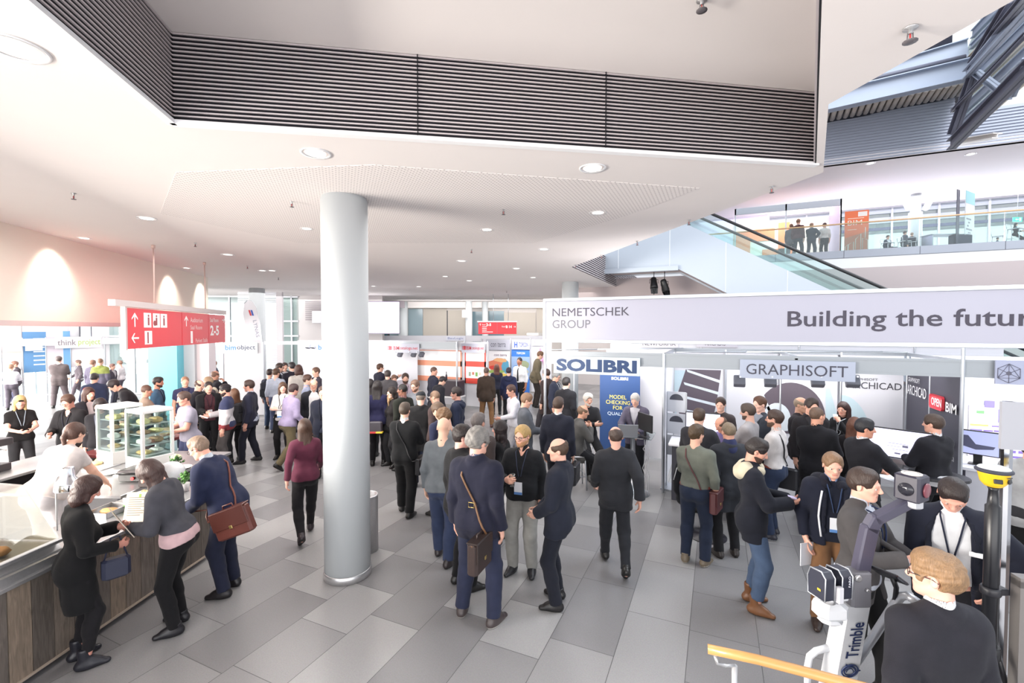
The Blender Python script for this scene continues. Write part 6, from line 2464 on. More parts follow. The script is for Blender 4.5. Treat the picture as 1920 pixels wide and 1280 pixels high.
# back table with two white glass cabinets
bt = empty('back_table', CMX @ Vector((.6, 1.6, 0)), CA)
tag(bt, 'dark kitchen table with steel top carrying the white glass cabinets', 'table')
mb = MB()
mb.rbox(-.95, 1.05, -.72, .9, .86, .90, .006)
mb.build('table_top', M_STEEL, bt)
mb = MB()
mb.box(-.4, 1.0, -.6, .85, .05, .86)
mb.build('cupboard', paint(44, 42, 48, .5), bt)
mb = MB()
mb.box(-.92, -.4, -.68, .85, .45, .48)
mb.build('shelf', paint(60, 58, 64, .5), bt)
for x, y in ((-.9, -.67), (-.9, .85)):
 mb = MB()
 mb.box(x - .02, x + .02, y - .02, y + .02, 0, .86)
 mb.build('leg', paint(50, 48, 54, .5), bt)
def cabinet(label, loc, rz):
 e = empty('glass_cabinet', loc, rz)
 tag(e, label, 'display cabinet')
 w, d, h = .21, .21, .88
 fm = paint(236, 234, 232, .35)
 mb = MB()
 mb.rbox(-w, w, -d, d, 0, .20, .01)
 mb.build('base', fm, e)
 mb = MB()
 mb.rbox(-w, w, -d, d, h - .05, h, .012)
 mb.build('top', fm, e)
 for sx in (-1, 1):
  for sy in (-1, 1):
   mb = MB()
   mb.box(sx * w - .02 * sx - .018, sx * w - .02 * sx + .018, sy * d - .02 * sy - .018, sy * d - .02 * sy + .018, .20, h - .05)
   mb.build('post', fm, e)
 for nm, bx in (('glass_pane', (-w + .04, w - .04, -d + .008, -d + .014)), ('glass_pane', (-w + .04, w - .04, d - .014, d - .008)), ('glass_pane', (-w + .008, -w + .014, -d + .04, d - .04)), ('glass_pane', (w - .014, w - .008, -d + .04, d - .04))):
  mb = MB()
  mb.box(*bx, .20, h - .05)
  mb.build(nm, M_GLASS, e)
 for k in range(4):
  mb = MB()
  mb.box(-w + .04, w - .04, -d + .04, d - .04, .22 + k * .145, .228 + k * .145)
  mb.build('shelf', paint(196, 196, 200, .3), e)
 return e
cab1 = cabinet('white glass cabinet with food shelves, the rear left of two', W((221 - 960) / F * 6.95, 6.95, .90), CA - .35)
cab2 = cabinet('white glass cabinet with sandwiches on shelves, nearer of two', W((277 - 960) / F * 6.6, 6.6, .90), CA - .35)
rg = random.Random(8)
nfood = 0
for cab, nm in ((cab1, 'rear'), (cab2, 'nearer')):
 Mc = Matrix.Translation(cab.location) @ Matrix.Rotation(cab.rotation_euler[2], 4, 'Z')
 for k in range(4):
  for j in range(2):
   c = ((214, 176, 120), (226, 220, 214), (176, 140, 110), (222, 206, 150))[(k + j) % 4]
   mb = MB()
   mb.rbox(-.06, .06, -.10, .10, 0, .05 + .02 * (k % 2), .025)
   o = mb.build('wrapped_sandwich', paint(*c, .5, noise=.2, nscale=30), None, Mc @ Vector((-.08 + j * .16, .0, .229 + k * .145)), cab.rotation_euler[2] + rg.uniform(-.2, .2))
   tag(o, 'wrapped sandwich on a shelf of the %s white glass cabinet' % nm, 'sandwich', 'sandwiches in the %s glass cabinet' % nm)
def item(mb, name, label, cat, px, py, z, m, rz=0.0, group=None):
 o = mb.build(name, m, None, pz(px, py, z), rz)
 return tag(o, label, cat, group)
# things on the tables and counter
def plate(label, px, py, z, r=.13, square=False, m=None, rz=0):
 mb = MB()
 if square:
  mb.rbox(-r, r, -r, r, 0, .012, .02)
 else:
  mb.lathe([(r * .55, 0), (r * .6, .003), (r * .97, .018), (r, .022), (r * .95, .020), (r * .58, .008), (.001, .007)], 28)
 return item(mb, 'plate', label, 'plate', px, py, z, m or paint(232, 230, 228, .25), rz)
ZT = .90
plate('round white plate left of the contact grill', 208, 888, ZT, .12)
plate('square white plate beside the contact grill', 236, 888, ZT, .11, True, rz=.6)
plate('round white plate with red rim in front of the bending man', 338, 878, ZT, .15)
plate('long steel tray with wrapped food before the glass cabinets', 190, 876, ZT, .16, True, M_STEEL, rz=CA)
e = empty('contact_grill', pz(262, 898, ZT), CA + .1)
tag(e, 'black contact grill with control knob at the counter', 'grill')
mb = MB()
mb.rbox(-.15, .15, -.17, .17, .015, .11, .012)
mb.build('base', M_BLACK, e)
mb = MB()
mb.rbox(-.15, .15, -.17, .17, .12, .17, .012, 0, Matrix.Rotation(-.08, 4, 'X'))
mb.build('lid', mat('grill lid', s2l(70, 66, 68), .35, metal=.5), e)
mb = MB()
mb.tube([(-.16, -.12, .12), (-.23, -.12, .15), (-.23, .12, .15), (-.16, .12, .12)], .010, 6)
mb.build('handle', M_BLACK, e)
mb = MB()
mb.lathe([(.022, 0), (.022, .02)], 12, M=Matrix.Translation((-.151, -.03, .06)) @ Matrix.Rotation(-PI / 2, 4, 'Y'))
mb.build('knob', paint(190, 40, 40, .4), e)
e = empty('crate', CMX @ Vector((-.10, 1.25, .48)), CA)
e.location = pz(236, 935, .48)
tag(e, 'orange plastic crate on the shelf below the grill', 'crate')
mb = MB()
mo = paint(226, 132, 40, .5)
for bx in ((-.2, .2, -.15, -.14, 0, .2), (-.2, .2, .14, .15, 0, .2), (-.2, -.19, -.15, .15, 0, .2), (.19, .2, -.15, .15, 0, .2), (-.2, .2, -.15, .15, 0, .01), (-.21, .21, -.16, -.14, .19, .205), (-.21, .21, .14, .16, .19, .205), (-.21, -.19, -.16, .16, .19, .205), (.19, .21, -.16, .16, .19, .205)):
 mb.box(*bx)
mb.build('box', mo, e)
mb = MB()
for k in range(6):
 mb.box(-.215, -.2, -.12 + k * .04, -.105 + k * .04, .05, .17)
 mb.box(-.17 + k * .06, -.155 + k * .06, -.165, -.15, .05, .17)
mb.build('ribs', paint(200, 108, 30, .5), e)
def menu_board(label, p, rz, tilt, w=.21, h=.297, c=(196, 184, 170)):
 e = empty('menu_card', p, rz)
 tag(e, label, 'menu card')
 R = Matrix.Rotation(tilt, 4, 'X')
 mb = MB()
 mb.box(-w / 2, w / 2, -.003, .003, 0, h, 0, R)
 mb.build('sheet', paint(*c, .6), e)
 mb = MB()
 for k in range(9):
  mb.box(-w / 2 + .03, w / 2 - .03 - .03 * (k % 3), -.0045, -.0032, h - .06 - k * .022, h - .052 - k * .022, 0, R)
 mb.build('print', paint(120, 112, 100, .6), e)
 mb = MB()
 mb.box(.0, .02, -.0045, -.0032, h - .055, h - .02, 0, R)
 mb.build('mark', paint(130, 160, 60, .6), e)
 return e
menu_board('brown menu card standing at the counter edge left of the woman', pz(254, 978, .905), CA - PI / 2 + .15, -.25, .25, .30)
# chrome heat lamp
p = CMX @ Vector((-1.30, .50, 0))
e = empty('heat_lamp', (p.x, p.y, .90), CA)
tag(e, 'chrome bell-shaped heat lamp above the counter', 'lamp')
mb = MB()
mb.lathe([(.105, .0), (.11, .01), (.10, .08), (.058, .13), (.050, .22), (.045, .235), (.001, .238)], 28, (0, 0, .42))
mb.build('shade', mat('chrome', s2l(214, 216, 222), .12, metal=1.0), e)
mb = MB()
mb.tube([(0, .13, 0), (0, .13, .52), (0, .10, .56), (0, .03, .565)], .008, 8)
mb.build('stem', M_STEEL, e)
spot('light_heat_lamp', (p.x, p.y, 1.34), (p.x, p.y, .9), 12, 80, (1, .6, .35))
mb = MB()
mb.lathe([(.001, 0), (.05, .01), (.06, .03), (.045, .05), (.001, .055)], 12, M=Matrix.Diagonal((1.8, 1, 1, 1)))
item(mb, 'food_roll', 'grilled roll lying on the warm plate under the heat lamp', 'food', 206, 962, .905, mat('bread', s2l(206, 150, 92), .6), .4)
def herb(label, p, c1=(70, 120, 50), pot=True, n=22, s_=.12, seed=1, bud=None):
 e = empty('potted_herb', p, 0)
 tag(e, label, 'plant')
 rg = random.Random(seed)
 if pot:
  mb = MB()
  mb.lathe([(.045, 0), (.05, .005), (.06, .10), (.056, .10), (.05, .09), (.001, .088)], 18)
  mb.build('pot', paint(206, 204, 206, .35), e)
 mb = MB()
 z0 = .09 if pot else .0
 for i in range(n):
  a, el_ = rg.uniform(0, 6.28), rg.uniform(.25, 1.35)
  d = Vector((math.cos(a) * math.cos(el_), math.sin(a) * math.cos(el_), math.sin(el_)))
  b = Vector((0, 0, z0)) + d * s_ * rg.uniform(.35, .9)
  t = b + d * .055 + Vector((0, 0, .01))
  w = d.cross(Vector((0, 0, 1))).normalized() * .026
  up = d.cross(w).normalized() * .010
  m_ = (b + t) / 2 + up
  mb.add([b, m_ + w, t, m_ - w, m_ + up * .3], [(0, 1, 4), (1, 2, 4), (2, 3, 4), (3, 0, 4), (0, 3, 2, 1)], 0, True)
  mb.tube([(0, 0, z0), tuple(b)], .002, 4)
 mb.build('foliage', mat('leaf %d' % c1[1], s2l(*c1), .5, noise=.3, nscale=25), e)
 if bud:
  mb = MB()
  for i in range(7):
   a = i * .9
   mb.lathe([(.001, -.02), (.018, -.01), (.022, .005), (.012, .02), (.001, .024)], 8, (math.cos(a) * .045 * (i > 0), math.sin(a) * .045 * (i > 0), z0 + s_ * .95 + .02 * (i == 0)))
  mb.build('buds', paint(*bud, .6), e)
 return e
herb('leafy herb in a steel pot on the counter before the bending man', CMX @ Vector((-.16, .22, .905)), seed=2)
herb('green herb bunch on the counter beside the woman in grey', CMX @ Vector((-.72, .30, .905)), pot=False, seed=3)
herb('plant with pale green buds in a pot right of the glass cabinets', CMX @ Vector((.62, .98, .90)), (60, 104, 46), seed=4, bud=(206, 214, 170))
# steel pans, bowl of noodles, lid
for i, (a, b) in enumerate(((-.42, .50), (-.86, .52))):
 mb = MB()
 for bx in ((-.16, .16, -.13, -.12, 0, .06), (-.16, .16, .12, .13, 0, .06), (-.16, -.15, -.13, .13, 0, .06), (.15, .16, -.13, .13, 0, .06), (-.16, .16, -.13, .13, 0, .008)):
  mb.box(*bx)
 o = mb.build('steel_tray', M_STEEL, None, CMX @ Vector((a, b, .905)), CA)
 tag(o, ('steel food tray on the counter behind the leafy herb pot', 'steel food tray on the counter behind the standing menu card')[i], 'tray')
mb = MB()
mb.lathe([(.05, 0), (.10, .035), (.115, .06), (.105, .058), (.09, .035), (.001, .02)], 24)
o = mb.build('bowl', paint(226, 226, 226, .3), None, CMX @ Vector((-.42, .50, .914)), 0)
tag(o, 'white bowl in the steel tray near the woman', 'bowl')
mb = MB()
rg = random.Random(4)
for i in range(26):
 a, r = rg.uniform(0, 6.28), rg.uniform(.02, .07)
 mb.tube([(r * math.cos(a + t), r * math.sin(a + t) + .01 * math.sin(3 * t), .05 + .012 * math.sin(2 * t + i) + .02 * rg.random()) for t in np.linspace(0, 2.6, 8)], .0035, 4)
o = mb.build('noodles', mat('noodles', s2l(226, 200, 150), .5), None, CMX @ Vector((-.42, .50, .914)), 0)
tag(o, 'heap of pale noodles in the white bowl', 'food', None, 'stuff')
mb = MB()
mb.lathe([(.001, .03), (.10, .02), (.15, .004), (.155, .0), (.15, -.002), (.001, .0)], 28, M=Matrix.Rotation(1.2, 4, 'X') @ Matrix.Diagonal((1.1, 1, 1, 1)))
o = mb.build('oval_tray', M_STEEL, None, CMX @ Vector((.10, .62, 1.04)), CA - .6)
tag(o, 'oval steel lid leaning upright on the counter end', 'lid')
mb = MB()
mb.rbox(-.20, .16, -.14, .14, 0, .10, .02)
o = mb.build('serving_box', paint(84, 74, 74, .5), None, CMX @ Vector((.12, .78, .905)), CA)
tag(o, 'dark serving box on the counter end behind the steel lid', 'box')
for i, (px, py, c) in enumerate(((188, 850, (222, 176, 96)), (178, 856, (236, 206, 140)), (196, 846, (214, 150, 70)))):
 mb = MB()
 mb.lathe([(.001, 0), (.05, .008), (.062, .03), (.045, .055), (.001, .062)], 12, M=Matrix.Diagonal((1.5, 1, 1, 1)))
 item(mb, 'bread_roll', ('bread roll before the left glass cabinet, topmost of three', 'pale bread roll before the left glass cabinet', 'dark bread roll before the left glass cabinet')[i], 'bread roll', px, py + 16, .90, paint(*c, .6), i * .7)
mb = MB()
mb.lathe([(.001, 0), (.035, .01), (.04, .04), (.025, .065), (.001, .06)], 14)
item(mb, 'apple', 'red apple beside the bread before the left glass cabinet', 'apple', 186, 858, .90, paint(190, 36, 44, .3))
# dark kitchen bench at the far left with machine
kb = empty('kitchen_bench', CMX @ Vector((.35, 3.3, 0)), CA)
tag(kb, 'dark kitchen bench with steel top at the far left', 'bench')
mb = MB()
mb.rbox(-.9, .9, -.3, .45, .88, .92, .006)
mb.build('bench_top', M_STEEL, kb)
mb = MB()
mb.box(-.88, .88, -.02, .43, .05, .88)
mb.build('cupboard', paint(34, 32, 36, .5), kb)
mb = MB()
for z in (.3, .6):
 mb.box(-.88, .88, -.28, .0, z, z + .02)
mb.build('shelves', paint(70, 62, 62, .5), kb)
for x in (-.86, .86):
 mb = MB()
 mb.box(x - .02, x + .02, -.29, -.25, 0, .88)
 mb.build('leg', M_STEEL, kb)
e = empty('coffee_machine', CMX @ Vector((.25, 3.45, .92)), CA)
tag(e, 'dark coffee machine on the kitchen bench at the left edge', 'coffee machine')
mb = MB()
mb.rbox(-.25, .25, -.1, .22, .0, .10, .01)
mb.rbox(-.25, .25, .08, .22, .10, .36, .01)
mb.rbox(-.27, .27, -.12, .24, .36, .46, .015)
mb.build('body', paint(48, 44, 50, .35), e)
for x in (-.12, .12):
 mb = MB()
 mb.lathe([(.035, .30), (.035, .36)], 12, (x, -.02, 0))
 mb.tube([(x, -.03, .32), (x, -.18, .31)], .012, 6)
 mb.build('portafilter', M_STEEL, e)
for i in range(4):
 mb = MB()
 mb.lathe([(.028, 0), (.036, .06), (.033, .06), (.026, .006), (.001, .006)], 14)
 o = mb.build('cup', paint(236, 234, 234, .25), None, CMX @ Vector((.10 + i * .1, 3.45, 1.38)), 0)
 tag(o, 'small white cup on top of the dark coffee machine', 'cup', 'cups on the coffee machine')
# second serving table behind with red edge
st = empty('serving_table', CMX @ Vector((2.25, 2.95, 0)), CA)
tag(st, 'serving table with dark red edge behind the white-clad cook', 'table')
mb = MB()
mb.rbox(-.9, .6, -.35, .35, .84, .90, .01)
mb.build('table_top', paint(112, 52, 54, .4), st)
for x in (-.85, .55):
 for y in (-.3, .3):
  mb = MB()
  mb.box(x - .02, x + .02, y - .02, y + .02, 0, .84)
  mb.build('leg', M_STEEL, st)
mb = MB()
mb.rbox(-.5, .5, -.3, .3, 0, .025, .01)
o = mb.build('steel_tray', M_STEEL, None, CMX @ Vector((2.1, 2.95, .90)), CA)
tag(o, 'large flat steel tray on the serving table with red edge', 'tray')
# bin beside the column
b_ = empty('waste_bin', W((684 - 960) / F * 5.95, 5.95), 0)
tag(b_, 'tall steel waste bin half hidden behind the white column', 'bin')
mb = MB()
mb.lathe([(.15, 0), (.15, .72), (.155, .73), (.155, .745), (.135, .745), (.13, .5), (.001, .5)], 28)
mb.build('body', M_STEEL, b_)
# ---------------------------------------------------------------- furniture in the large stand
def laptop(label, p, rz, c=None):
 e = empty('laptop', p, rz)
 tag(e, label, 'laptop')
 m = c or M_ALU
 mb = MB()
 mb.rbox(-.17, .17, -.12, .12, 0, .015, .006)
 mb.build('base', m, e)
 mb = MB()
 mb.rbox(-.17, .17, -.004, .004, 0, .235, .006, 0, Matrix.Translation((0, -.118, .012)) @ Matrix.Rotation(.28, 4, 'X'))
 mb.build('lid', m, e)
 return e
tb = empty('bar_table', pz(1188, 862, .0) * 0 + W((1188 - 960) / F * 8.05, 8.05), YAW * 0)
tag(tb, 'high glass-topped table with a laptop in front of the blue roll-up', 'table')
mb = MB()
mb.rbox(-.36, .36, -.30, .30, 1.045, 1.06, .01)
mb.build('glass_top', glass_mat('table glass', (.80, .86, .86), .4), tb)
mb = MB()
mb.lathe([(.30, 0), (.30, .012), (.05, .03), (.04, 1.02), (.12, 1.045)], 20)
mb.build('pedestal', M_ALU, tb)
laptop('open silver laptop seen from behind on the high glass table', W((1176 - 960) / F * 7.9, 7.9, 1.06), YAW - .1)
e = empty('monitor', W((1211 - 960) / F * 7.85, 7.85, 1.06), YAW - 1.3)
tag(e, 'thin dark monitor seen edge-on beside the silver laptop', 'monitor')
mb = MB()
mb.rbox(-.22, .22, -.015, .015, .1, .40, .006)
mb.build('case', M_BLACK, e)
mb = MB()
mb.rbox(-.08, .08, -.06, .06, 0, .01, .006)
mb.box(-.02, .02, -.01, .01, .01, .12)
mb.build('stand', M_BLACK, e)
mb = MB()
rg = random.Random(2)
P0_ = W((1214 - 960) / F * 7.85, 7.85, 1.02)
for k in range(4):
 q = [P0_ + Vector((rg.uniform(-.06, .06), rg.uniform(-.06, .06), -t * 1.0)) for t in np.linspace(0, 1, 7)]
 mb.tube(q, .006, 5)
o = mb.build('cable_bundle', paint(214, 212, 216, .5))
tag(o, 'bundle of white cables hanging from the glass table', 'cable')
def stool(label, p, rz=0):
 e = empty('bar_stool', p, rz)
 tag(e, label, 'stool')
 mb = MB()
 mb.rbox(-.19, .19, -.18, .18, .60, .625, .02)
 mb.tube([(-.18, -.17, .63), (-.18, -.19, .80), (.18, -.19, .80), (.18, -.17, .63)], .012, 8)
 mb.build('seat', paint(226, 226, 230, .35), e)
 for sx in (-1, 1):
  for sy in (-1, 1):
   mb = MB()
   mb.tube([(sx * .16, sy * .15, .60), (sx * .19, sy * .18, .0)], .012, 8)
   mb.build('leg', M_ALU, e)
 mb = MB()
 mb.tube([(-.18, -.17, .25), (.18, -.17, .25), (.18, .17, .25), (-.18, .17, .25)], .009, 6, closed=True)
 mb.build('footrest', M_ALU, e)
 return e
# computers in the second section
d1 = empty('high_desk', W((1322 - 960) / F * 7.7, 7.7), 0)
tag(d1, 'white high desk with monitor at the striped tower print', 'desk')
mb = MB()
mb.rbox(-.55, .55, -.30, .30, .95, .99, .01)
mb.build('desk_top', paint(232, 232, 238, .4), d1)
mb = MB()
mb.box(-.5, -.4, -.2, .2, 0, .95)
mb.box(.4, .5, -.2, .2, 0, .95)
mb.build('side_panels', paint(60, 60, 70, .5), d1)
monitor('black-framed monitor with pale drawing in front of the striped print', W((1320 - 960) / F * 7.7, 7.7, .99), YAW - .45, .56, .38, M_BLACK, glow(222, 226, 250, .9))
d2 = empty('high_desk', W((1706 - 960) / F * 6.1, 6.1), YAW - .8)
tag(d2, 'dark high desk on metal columns carrying the large monitor', 'desk')
mb = MB()
mb.prism([(.62 * math.cos(t), .36 * math.sin(t)) for t in np.linspace(0, 2 * PI, 29)[:-1]], 1.0, 1.035)
mb.build('desk_top', paint(36, 36, 42, .4), d2)
for c in ((-.42, -.06), (.38, 0)):
 mb = MB()
 mb.lathe([(.14, 0), (.14, .015), (.05, .03), (.05, 1.0)], 16, (*c, 0))
 mb.build('column_leg', M_ALU, d2)
mc = monitor('large silver-framed computer monitor between two men in dark suits', W((1690 - 960) / F * 6.12, 6.12, 1.035), YAW - .86, .70, .40, M_ALU, glow(212, 210, 240, .95), True)
mb = MB()
for bx in ((-.12, .10, .34, .345), (-.12, .02, .30, .304), (-.08, .10, .26, .264), (.04, .10, .33, .30), (-.04, .02, .2, .22)):
 mb.box(bx[0], bx[1], -.0245, -.0232, min(bx[2:]), max(bx[2:]))
mb.build('drawing', paint(150, 150, 176, .5), mc)
mb = MB()
mb.rbox(-.15, .15, -.06, .06, 0, .012, .01)
o = mb.build('keyboard', paint(232, 232, 236, .4), None, W((1706 - 960) / F * 5.8, 5.8, 1.035), YAW + .35)
tag(o, 'white keyboard lying on the dark high desk', 'keyboard')
for i in range(3):
 mb = MB()
 mb.box(-.105, .105, -.148, .148, .002 * i, .002 * i + .0018)
 o = mb.build('paper_sheet', paint(240, 240, 242, .6), None, W((1672 + i * 4 - 960) / F * 5.75, 5.75, 1.035), YAW + .2 + i * .35)
 tag(o, 'white paper sheet on the dark high desk before the large monitor', 'paper', 'papers on the dark desk')
# round stool base / table foot under the green-grey shirt man
e = empty('bar_table', W((1330 - 960) / F * 6.35, 6.35), 0)
tag(e, 'dark pedestal table foot between the olive and dark coats', 'table')
mb = MB()
mb.lathe([(.26, 0), (.26, .012), (.05, .03), (.035, .06), (.035, .94), (.1, .96)], 28)
mb.build('pedestal', paint(46, 44, 52, .35), e)
mb = MB()
mb.lathe([(.001, .96), (.30, .96), (.30, .985), (.001, .985)], 28)
mb.build('table_top', paint(196, 200, 210, .35), e)
# ---------------------------------------------------------------- surveying equipment at the lower right
D = 2.55
def at(px, py, d=D):
 return pd(px, py, d)
ca = empty('survey_cart', W((1582 - 960) / F * 2.68, 2.68), YAW)
tag(ca, 'white survey cart with mast, laser scanner and tubular handle', 'survey equipment')
BI = ca.matrix_basis.inverted()
def lc(p):
 return BI @ Vector(p)
M_WPL = paint(200, 202, 206, .35)
# mast: tapered, slightly leaning
a0, a1 = lc(at(1600, 1128, 2.62)), lc(W((1568 - 960) / F * 2.9, 2.9, .25))
mb = MB()
vs = []
for c, hw, hd in ((a0, .074, .05), (a1, .085, .06)):
 vs += [(c.x - hw, c.y - hd * .6, c.z), (c.x - hw * .8, c.y - hd, c.z), (c.x + hw * .8, c.y - hd, c.z), (c.x + hw, c.y - hd * .6, c.z), (c.x + hw, c.y + hd, c.z), (c.x - hw, c.y + hd, c.z)]
mb.add(vs, [tuple(range(6)), tuple(range(11, 5, -1))] + [(i, i + 6, (i + 1) % 6 + 6, (i + 1) % 6) for i in range(6)])
mast = mb.build('mast', M_WPL, ca)
# lettering up the mast
dirv = (a0 - a1).normalized()
xm = dirv
zm = Vector((0, -1, 0))
zm = (zm - xm * zm.dot(xm)).normalized()
ym = zm.cross(xm)
Mm = Matrix((xm, ym, zm)).transposed().to_4x4()
Mm.translation = a0 + Vector((0, -.057, 0)) - dirv * .24
text('Trimble', .27, .075, Mm, paint(30, 44, 84, .5), mast, bold=.02)
Mg = Mm.copy()
Mg.translation = a0 + Vector((0, -.060, 0)) - dirv * .47
mb = MB()
for r in (.048, .034):
 mb.tube([tuple(Mg @ Vector((r * math.cos(t), r * math.sin(t), .004))) for t in np.linspace(0, 2 * PI, 25)[:-1]], .0045, 5, closed=True)
for s_ in (-1, 0, 1):
 mb.tube([tuple(Mg @ Vector((.03 * math.cos(t) + s_ * .012, .03 * math.sin(t) * (1 - abs(s_) * .3), .004))) for t in np.linspace(-1.4, 1.4, 9)], .003, 5)
for t0 in (0.5, 2.6, 4.7):
 mb.prism([(.048 * math.cos(t0 - .25), .048 * math.sin(t0 - .25)), (.048 * math.cos(t0 + .25), .048 * math.sin(t0 + .25)), (.066 * math.cos(t0), .066 * math.sin(t0))], .003, .005, 0, Mg)
mb.build('globe_emblem', paint(30, 44, 84, .5), mast)
# tray
t = lc(at(1562, 1140, 2.55))
mb = MB()
mb.rbox(t.x - .10, t.x + .07, t.y - .06, t.y + .07, t.z - .055, t.z + .045, .035)
mb.rbox(t.x - .075, t.x + .05, t.y - .045, t.y + .055, t.z - .09, t.z - .05, .03)
mb.build('tray', M_WPL, ca)
mb = MB()
mb.rbox(t.x + .0, t.x + .085, t.y - .02, t.y + .07, t.z + .045, t.z + .085, .015)
mb.build('tray_block', M_WPL, ca)
# grey neck block and dark arm
g = lc(at(1612, 1098, 2.6))
mb = MB()
mb.rbox(g.x - .07, g.x + .045, g.y - .04, g.y + .05, g.z - .11, g.z + .095, .012)
nb_ = mb.build('neck_block', paint(112, 112, 118, .4), ca)
for r_, x_, z_ in ((.02, -.045, .07), (.010, .008, 0)):
 mb = MB()
 mb.lathe([(r_, 0), (r_, .010), (r_ * .6, .014)], 14, M=Matrix.Translation((g.x + x_, g.y - .041, g.z + z_)) @ Matrix.Rotation(PI / 2, 4, 'X'))
 mb.build('bolt', M_STEEL, ca)
q = [lc(at(1613, 1068, 2.62)), lc(at(1630, 990, 2.62)), lc(at(1640, 972, 2.62)), lc(at(1712, 935, 2.62))]
mb = MB()
for i, (a, b) in enumerate(zip(q[:-1], q[1:])):
 x = (b - a).normalized()
 y = Vector((0, 1, 0))
 z = x.cross(y).normalized()
 R = Matrix((x, y, z)).transposed().to_4x4()
 R.translation = a
 mb.rbox(-.02, (b - a).length + .02, -.03, .03, -.042 + .004 * i, .042 - .008 * i, .012, 0, R)
mb.build('arm', paint(70, 68, 84, .35), ca)
c = lc(at(1709, 912, 2.58))
mb = MB()
R = Matrix.Translation(c) @ Matrix.Rotation(.45, 4, 'Z')
mb.rbox(-.062, .062, -.062, .062, -.075, .075, .012, 0, R)
cu = mb.build('camera_head', paint(44, 42, 56, .35), ca)
mb = MB()
mb.lathe([(.040, 0), (.042, .006), (.034, .010), (.001, .007)], 24, M=R @ Matrix.Translation((.012, -.062, -.005)) @ Matrix.Rotation(PI / 2, 4, 'X'))
mb.build('lens', mat('red lens', s2l(120, 62, 72), .15), cu)
mb = MB()
mb.lathe([(.036, 0), (.037, .005), (.001, .005)], 24, M=R @ Matrix.Translation((-.062, .0, -.005)) @ Matrix.Rotation(-PI / 2, 4, 'Y'))
mb.build('lens', mat('dark lens', s2l(40, 40, 48), .12), cu)
mb = MB()
mb.lathe([(.048, .075), (.048, .079), (.036, .079)], 24, M=R, cap=False)
mb.lathe([(.001, .077), (.034, .078)], 24, M=R, cap=False)
mb.build('top_ring', paint(224, 214, 206, .4), cu)
mb = MB()
mb.rbox(c.x - .01, c.x + .055, c.y - .03, c.y + .05, c.z - .125, c.z - .07, .012)
mb.build('bracket', paint(168, 170, 176, .4), ca)
# laser scanner: two dark housings with a mirror gap
s0 = lc(at(1555, 1088, 2.52))
sc_ = empty('laser_scanner', ca.matrix_basis @ Vector((s0.x, s0.y, s0.z)), YAW + .18)
sc_.scale = (.70, .70, .80)
tag(sc_, 'dark grey laser scanner with silver edges on the survey cart', 'scanner')
for sx, lx in ((-1, 'left'), (1, 'right')):
 mb = MB()
 P = [(-.085, -.10), (.075, -.105), (.082, .02), (.055, .085), (-.05, .095), (-.09, .06)]
 Rm = Matrix(((0, 0, 1, 0), (1, 0, 0, 0), (0, 1, 0, 0), (0, 0, 0, 1)))
 x0, x1 = (-.125, -.038) if sx < 0 else (.030, .125)
 mb.prism(P, x0, x1, 0, Rm)
 h_ = mb.build('housing', paint(46, 48, 60, .35), sc_, bevel=.008)
 for xx in ((x0, x1)):
  mb = MB()
  pts = [(xx, y, z) for y, z in P]
  mb.tube(pts, .0055, 6, closed=True)
  mb.build('edge_trim', M_ALU, h_)
mb = MB()
mb.box(-.036, .028, -.05, .06, -.105, -.03)
mb.build('mirror_base', paint(52, 52, 62, .4), sc_)
mb = MB()
mb.lathe([(.030, 0), (.030, .06)], 18, M=Matrix.Translation((-.035, .0, .02)) @ Matrix.Rotation(PI / 2, 4, 'Y'))
mb.build('mirror', M_STEEL, sc_)
mb = MB()
mb.rbox(-.025, .022, -.115, -.075, -.11, -.0, .005)
mb.build('front_block', paint(196, 196, 202, .35), sc_)
mb = MB()
mb.lathe([(.045, -.155), (.05, -.15), (.05, -.105), (.04, -.10)], 20)
mb.build('mount', M_STEEL, sc_)
mb = MB()
mb.box(-.1265, -.1252, -.045, -.015, -.045, -.03)
mb.build('yellow_mark', paint(230, 190, 50, .4), sc_)
text('FARO', .075, .02, Matrix.Translation((.078, -.1045, .035)) @ Matrix.Rotation(PI / 2, 4, 'X') @ Matrix.Rotation(PI / 2, 4, 'Z'), paint(220, 222, 230, .4), sc_)
# tubular frame, tablet, base and wheels
mb = MB()
qs = [lc(p) for p in (at(1606, 1240, 2.75), at(1640, 1190, 2.7), at(1680, 1128, 2.62), at(1690, 1117, 2.6), at(1702, 1116, 2.55), at(1722, 1130, 2.5))]
mb.tube(qs, .024, 10)
mb.build('handle_tube', mat('grey tube', s2l(176, 178, 184), .3, metal=.4), ca)
mb = MB()
qs = [lc(p) for p in (at(1556, 1213, 2.75), at(1530, 1220, 2.75), at(1518, 1230, 2.75), at(1514, 1250, 2.75), at(1514, 1330, 2.8))]
mb.tube(qs, .020, 10)
mb.build('guard_tube', M_WPL, ca)
mb = MB()
b0 = lc(W((1575 - 960) / F * 2.9, 2.9, 0))
mb.rbox(b0.x - .30, b0.x + .22, b0.y - .28, b0.y + .28, .10, .26, .04)
mb.build('base', M_BLACK, ca)
mb = MB()
mb.box(b0.x - .34, b0.x - .05, b0.y - .30, b0.y - .28, .15, .62, 0)
mb.build('side_plate', paint(46, 70, 160, .4), ca)
for x, y in ((-.22, -.24), (.16, -.24), (-.22, .24), (.16, .24)):
 mb = MB()
 mb.lathe([(.03, -.02), (.09, -.02), (.10, -.012), (.10, .012), (.09, .02), (.03, .02)], 20, M=Matrix.Translation((b0.x + x, b0.y + y, .10)) @ Matrix.Rotation(PI / 2, 4, 'Y'))
 mb.build('wheel', paint(34, 34, 38, .6), ca)
tp = lc(at(1662, 1076, 2.60))
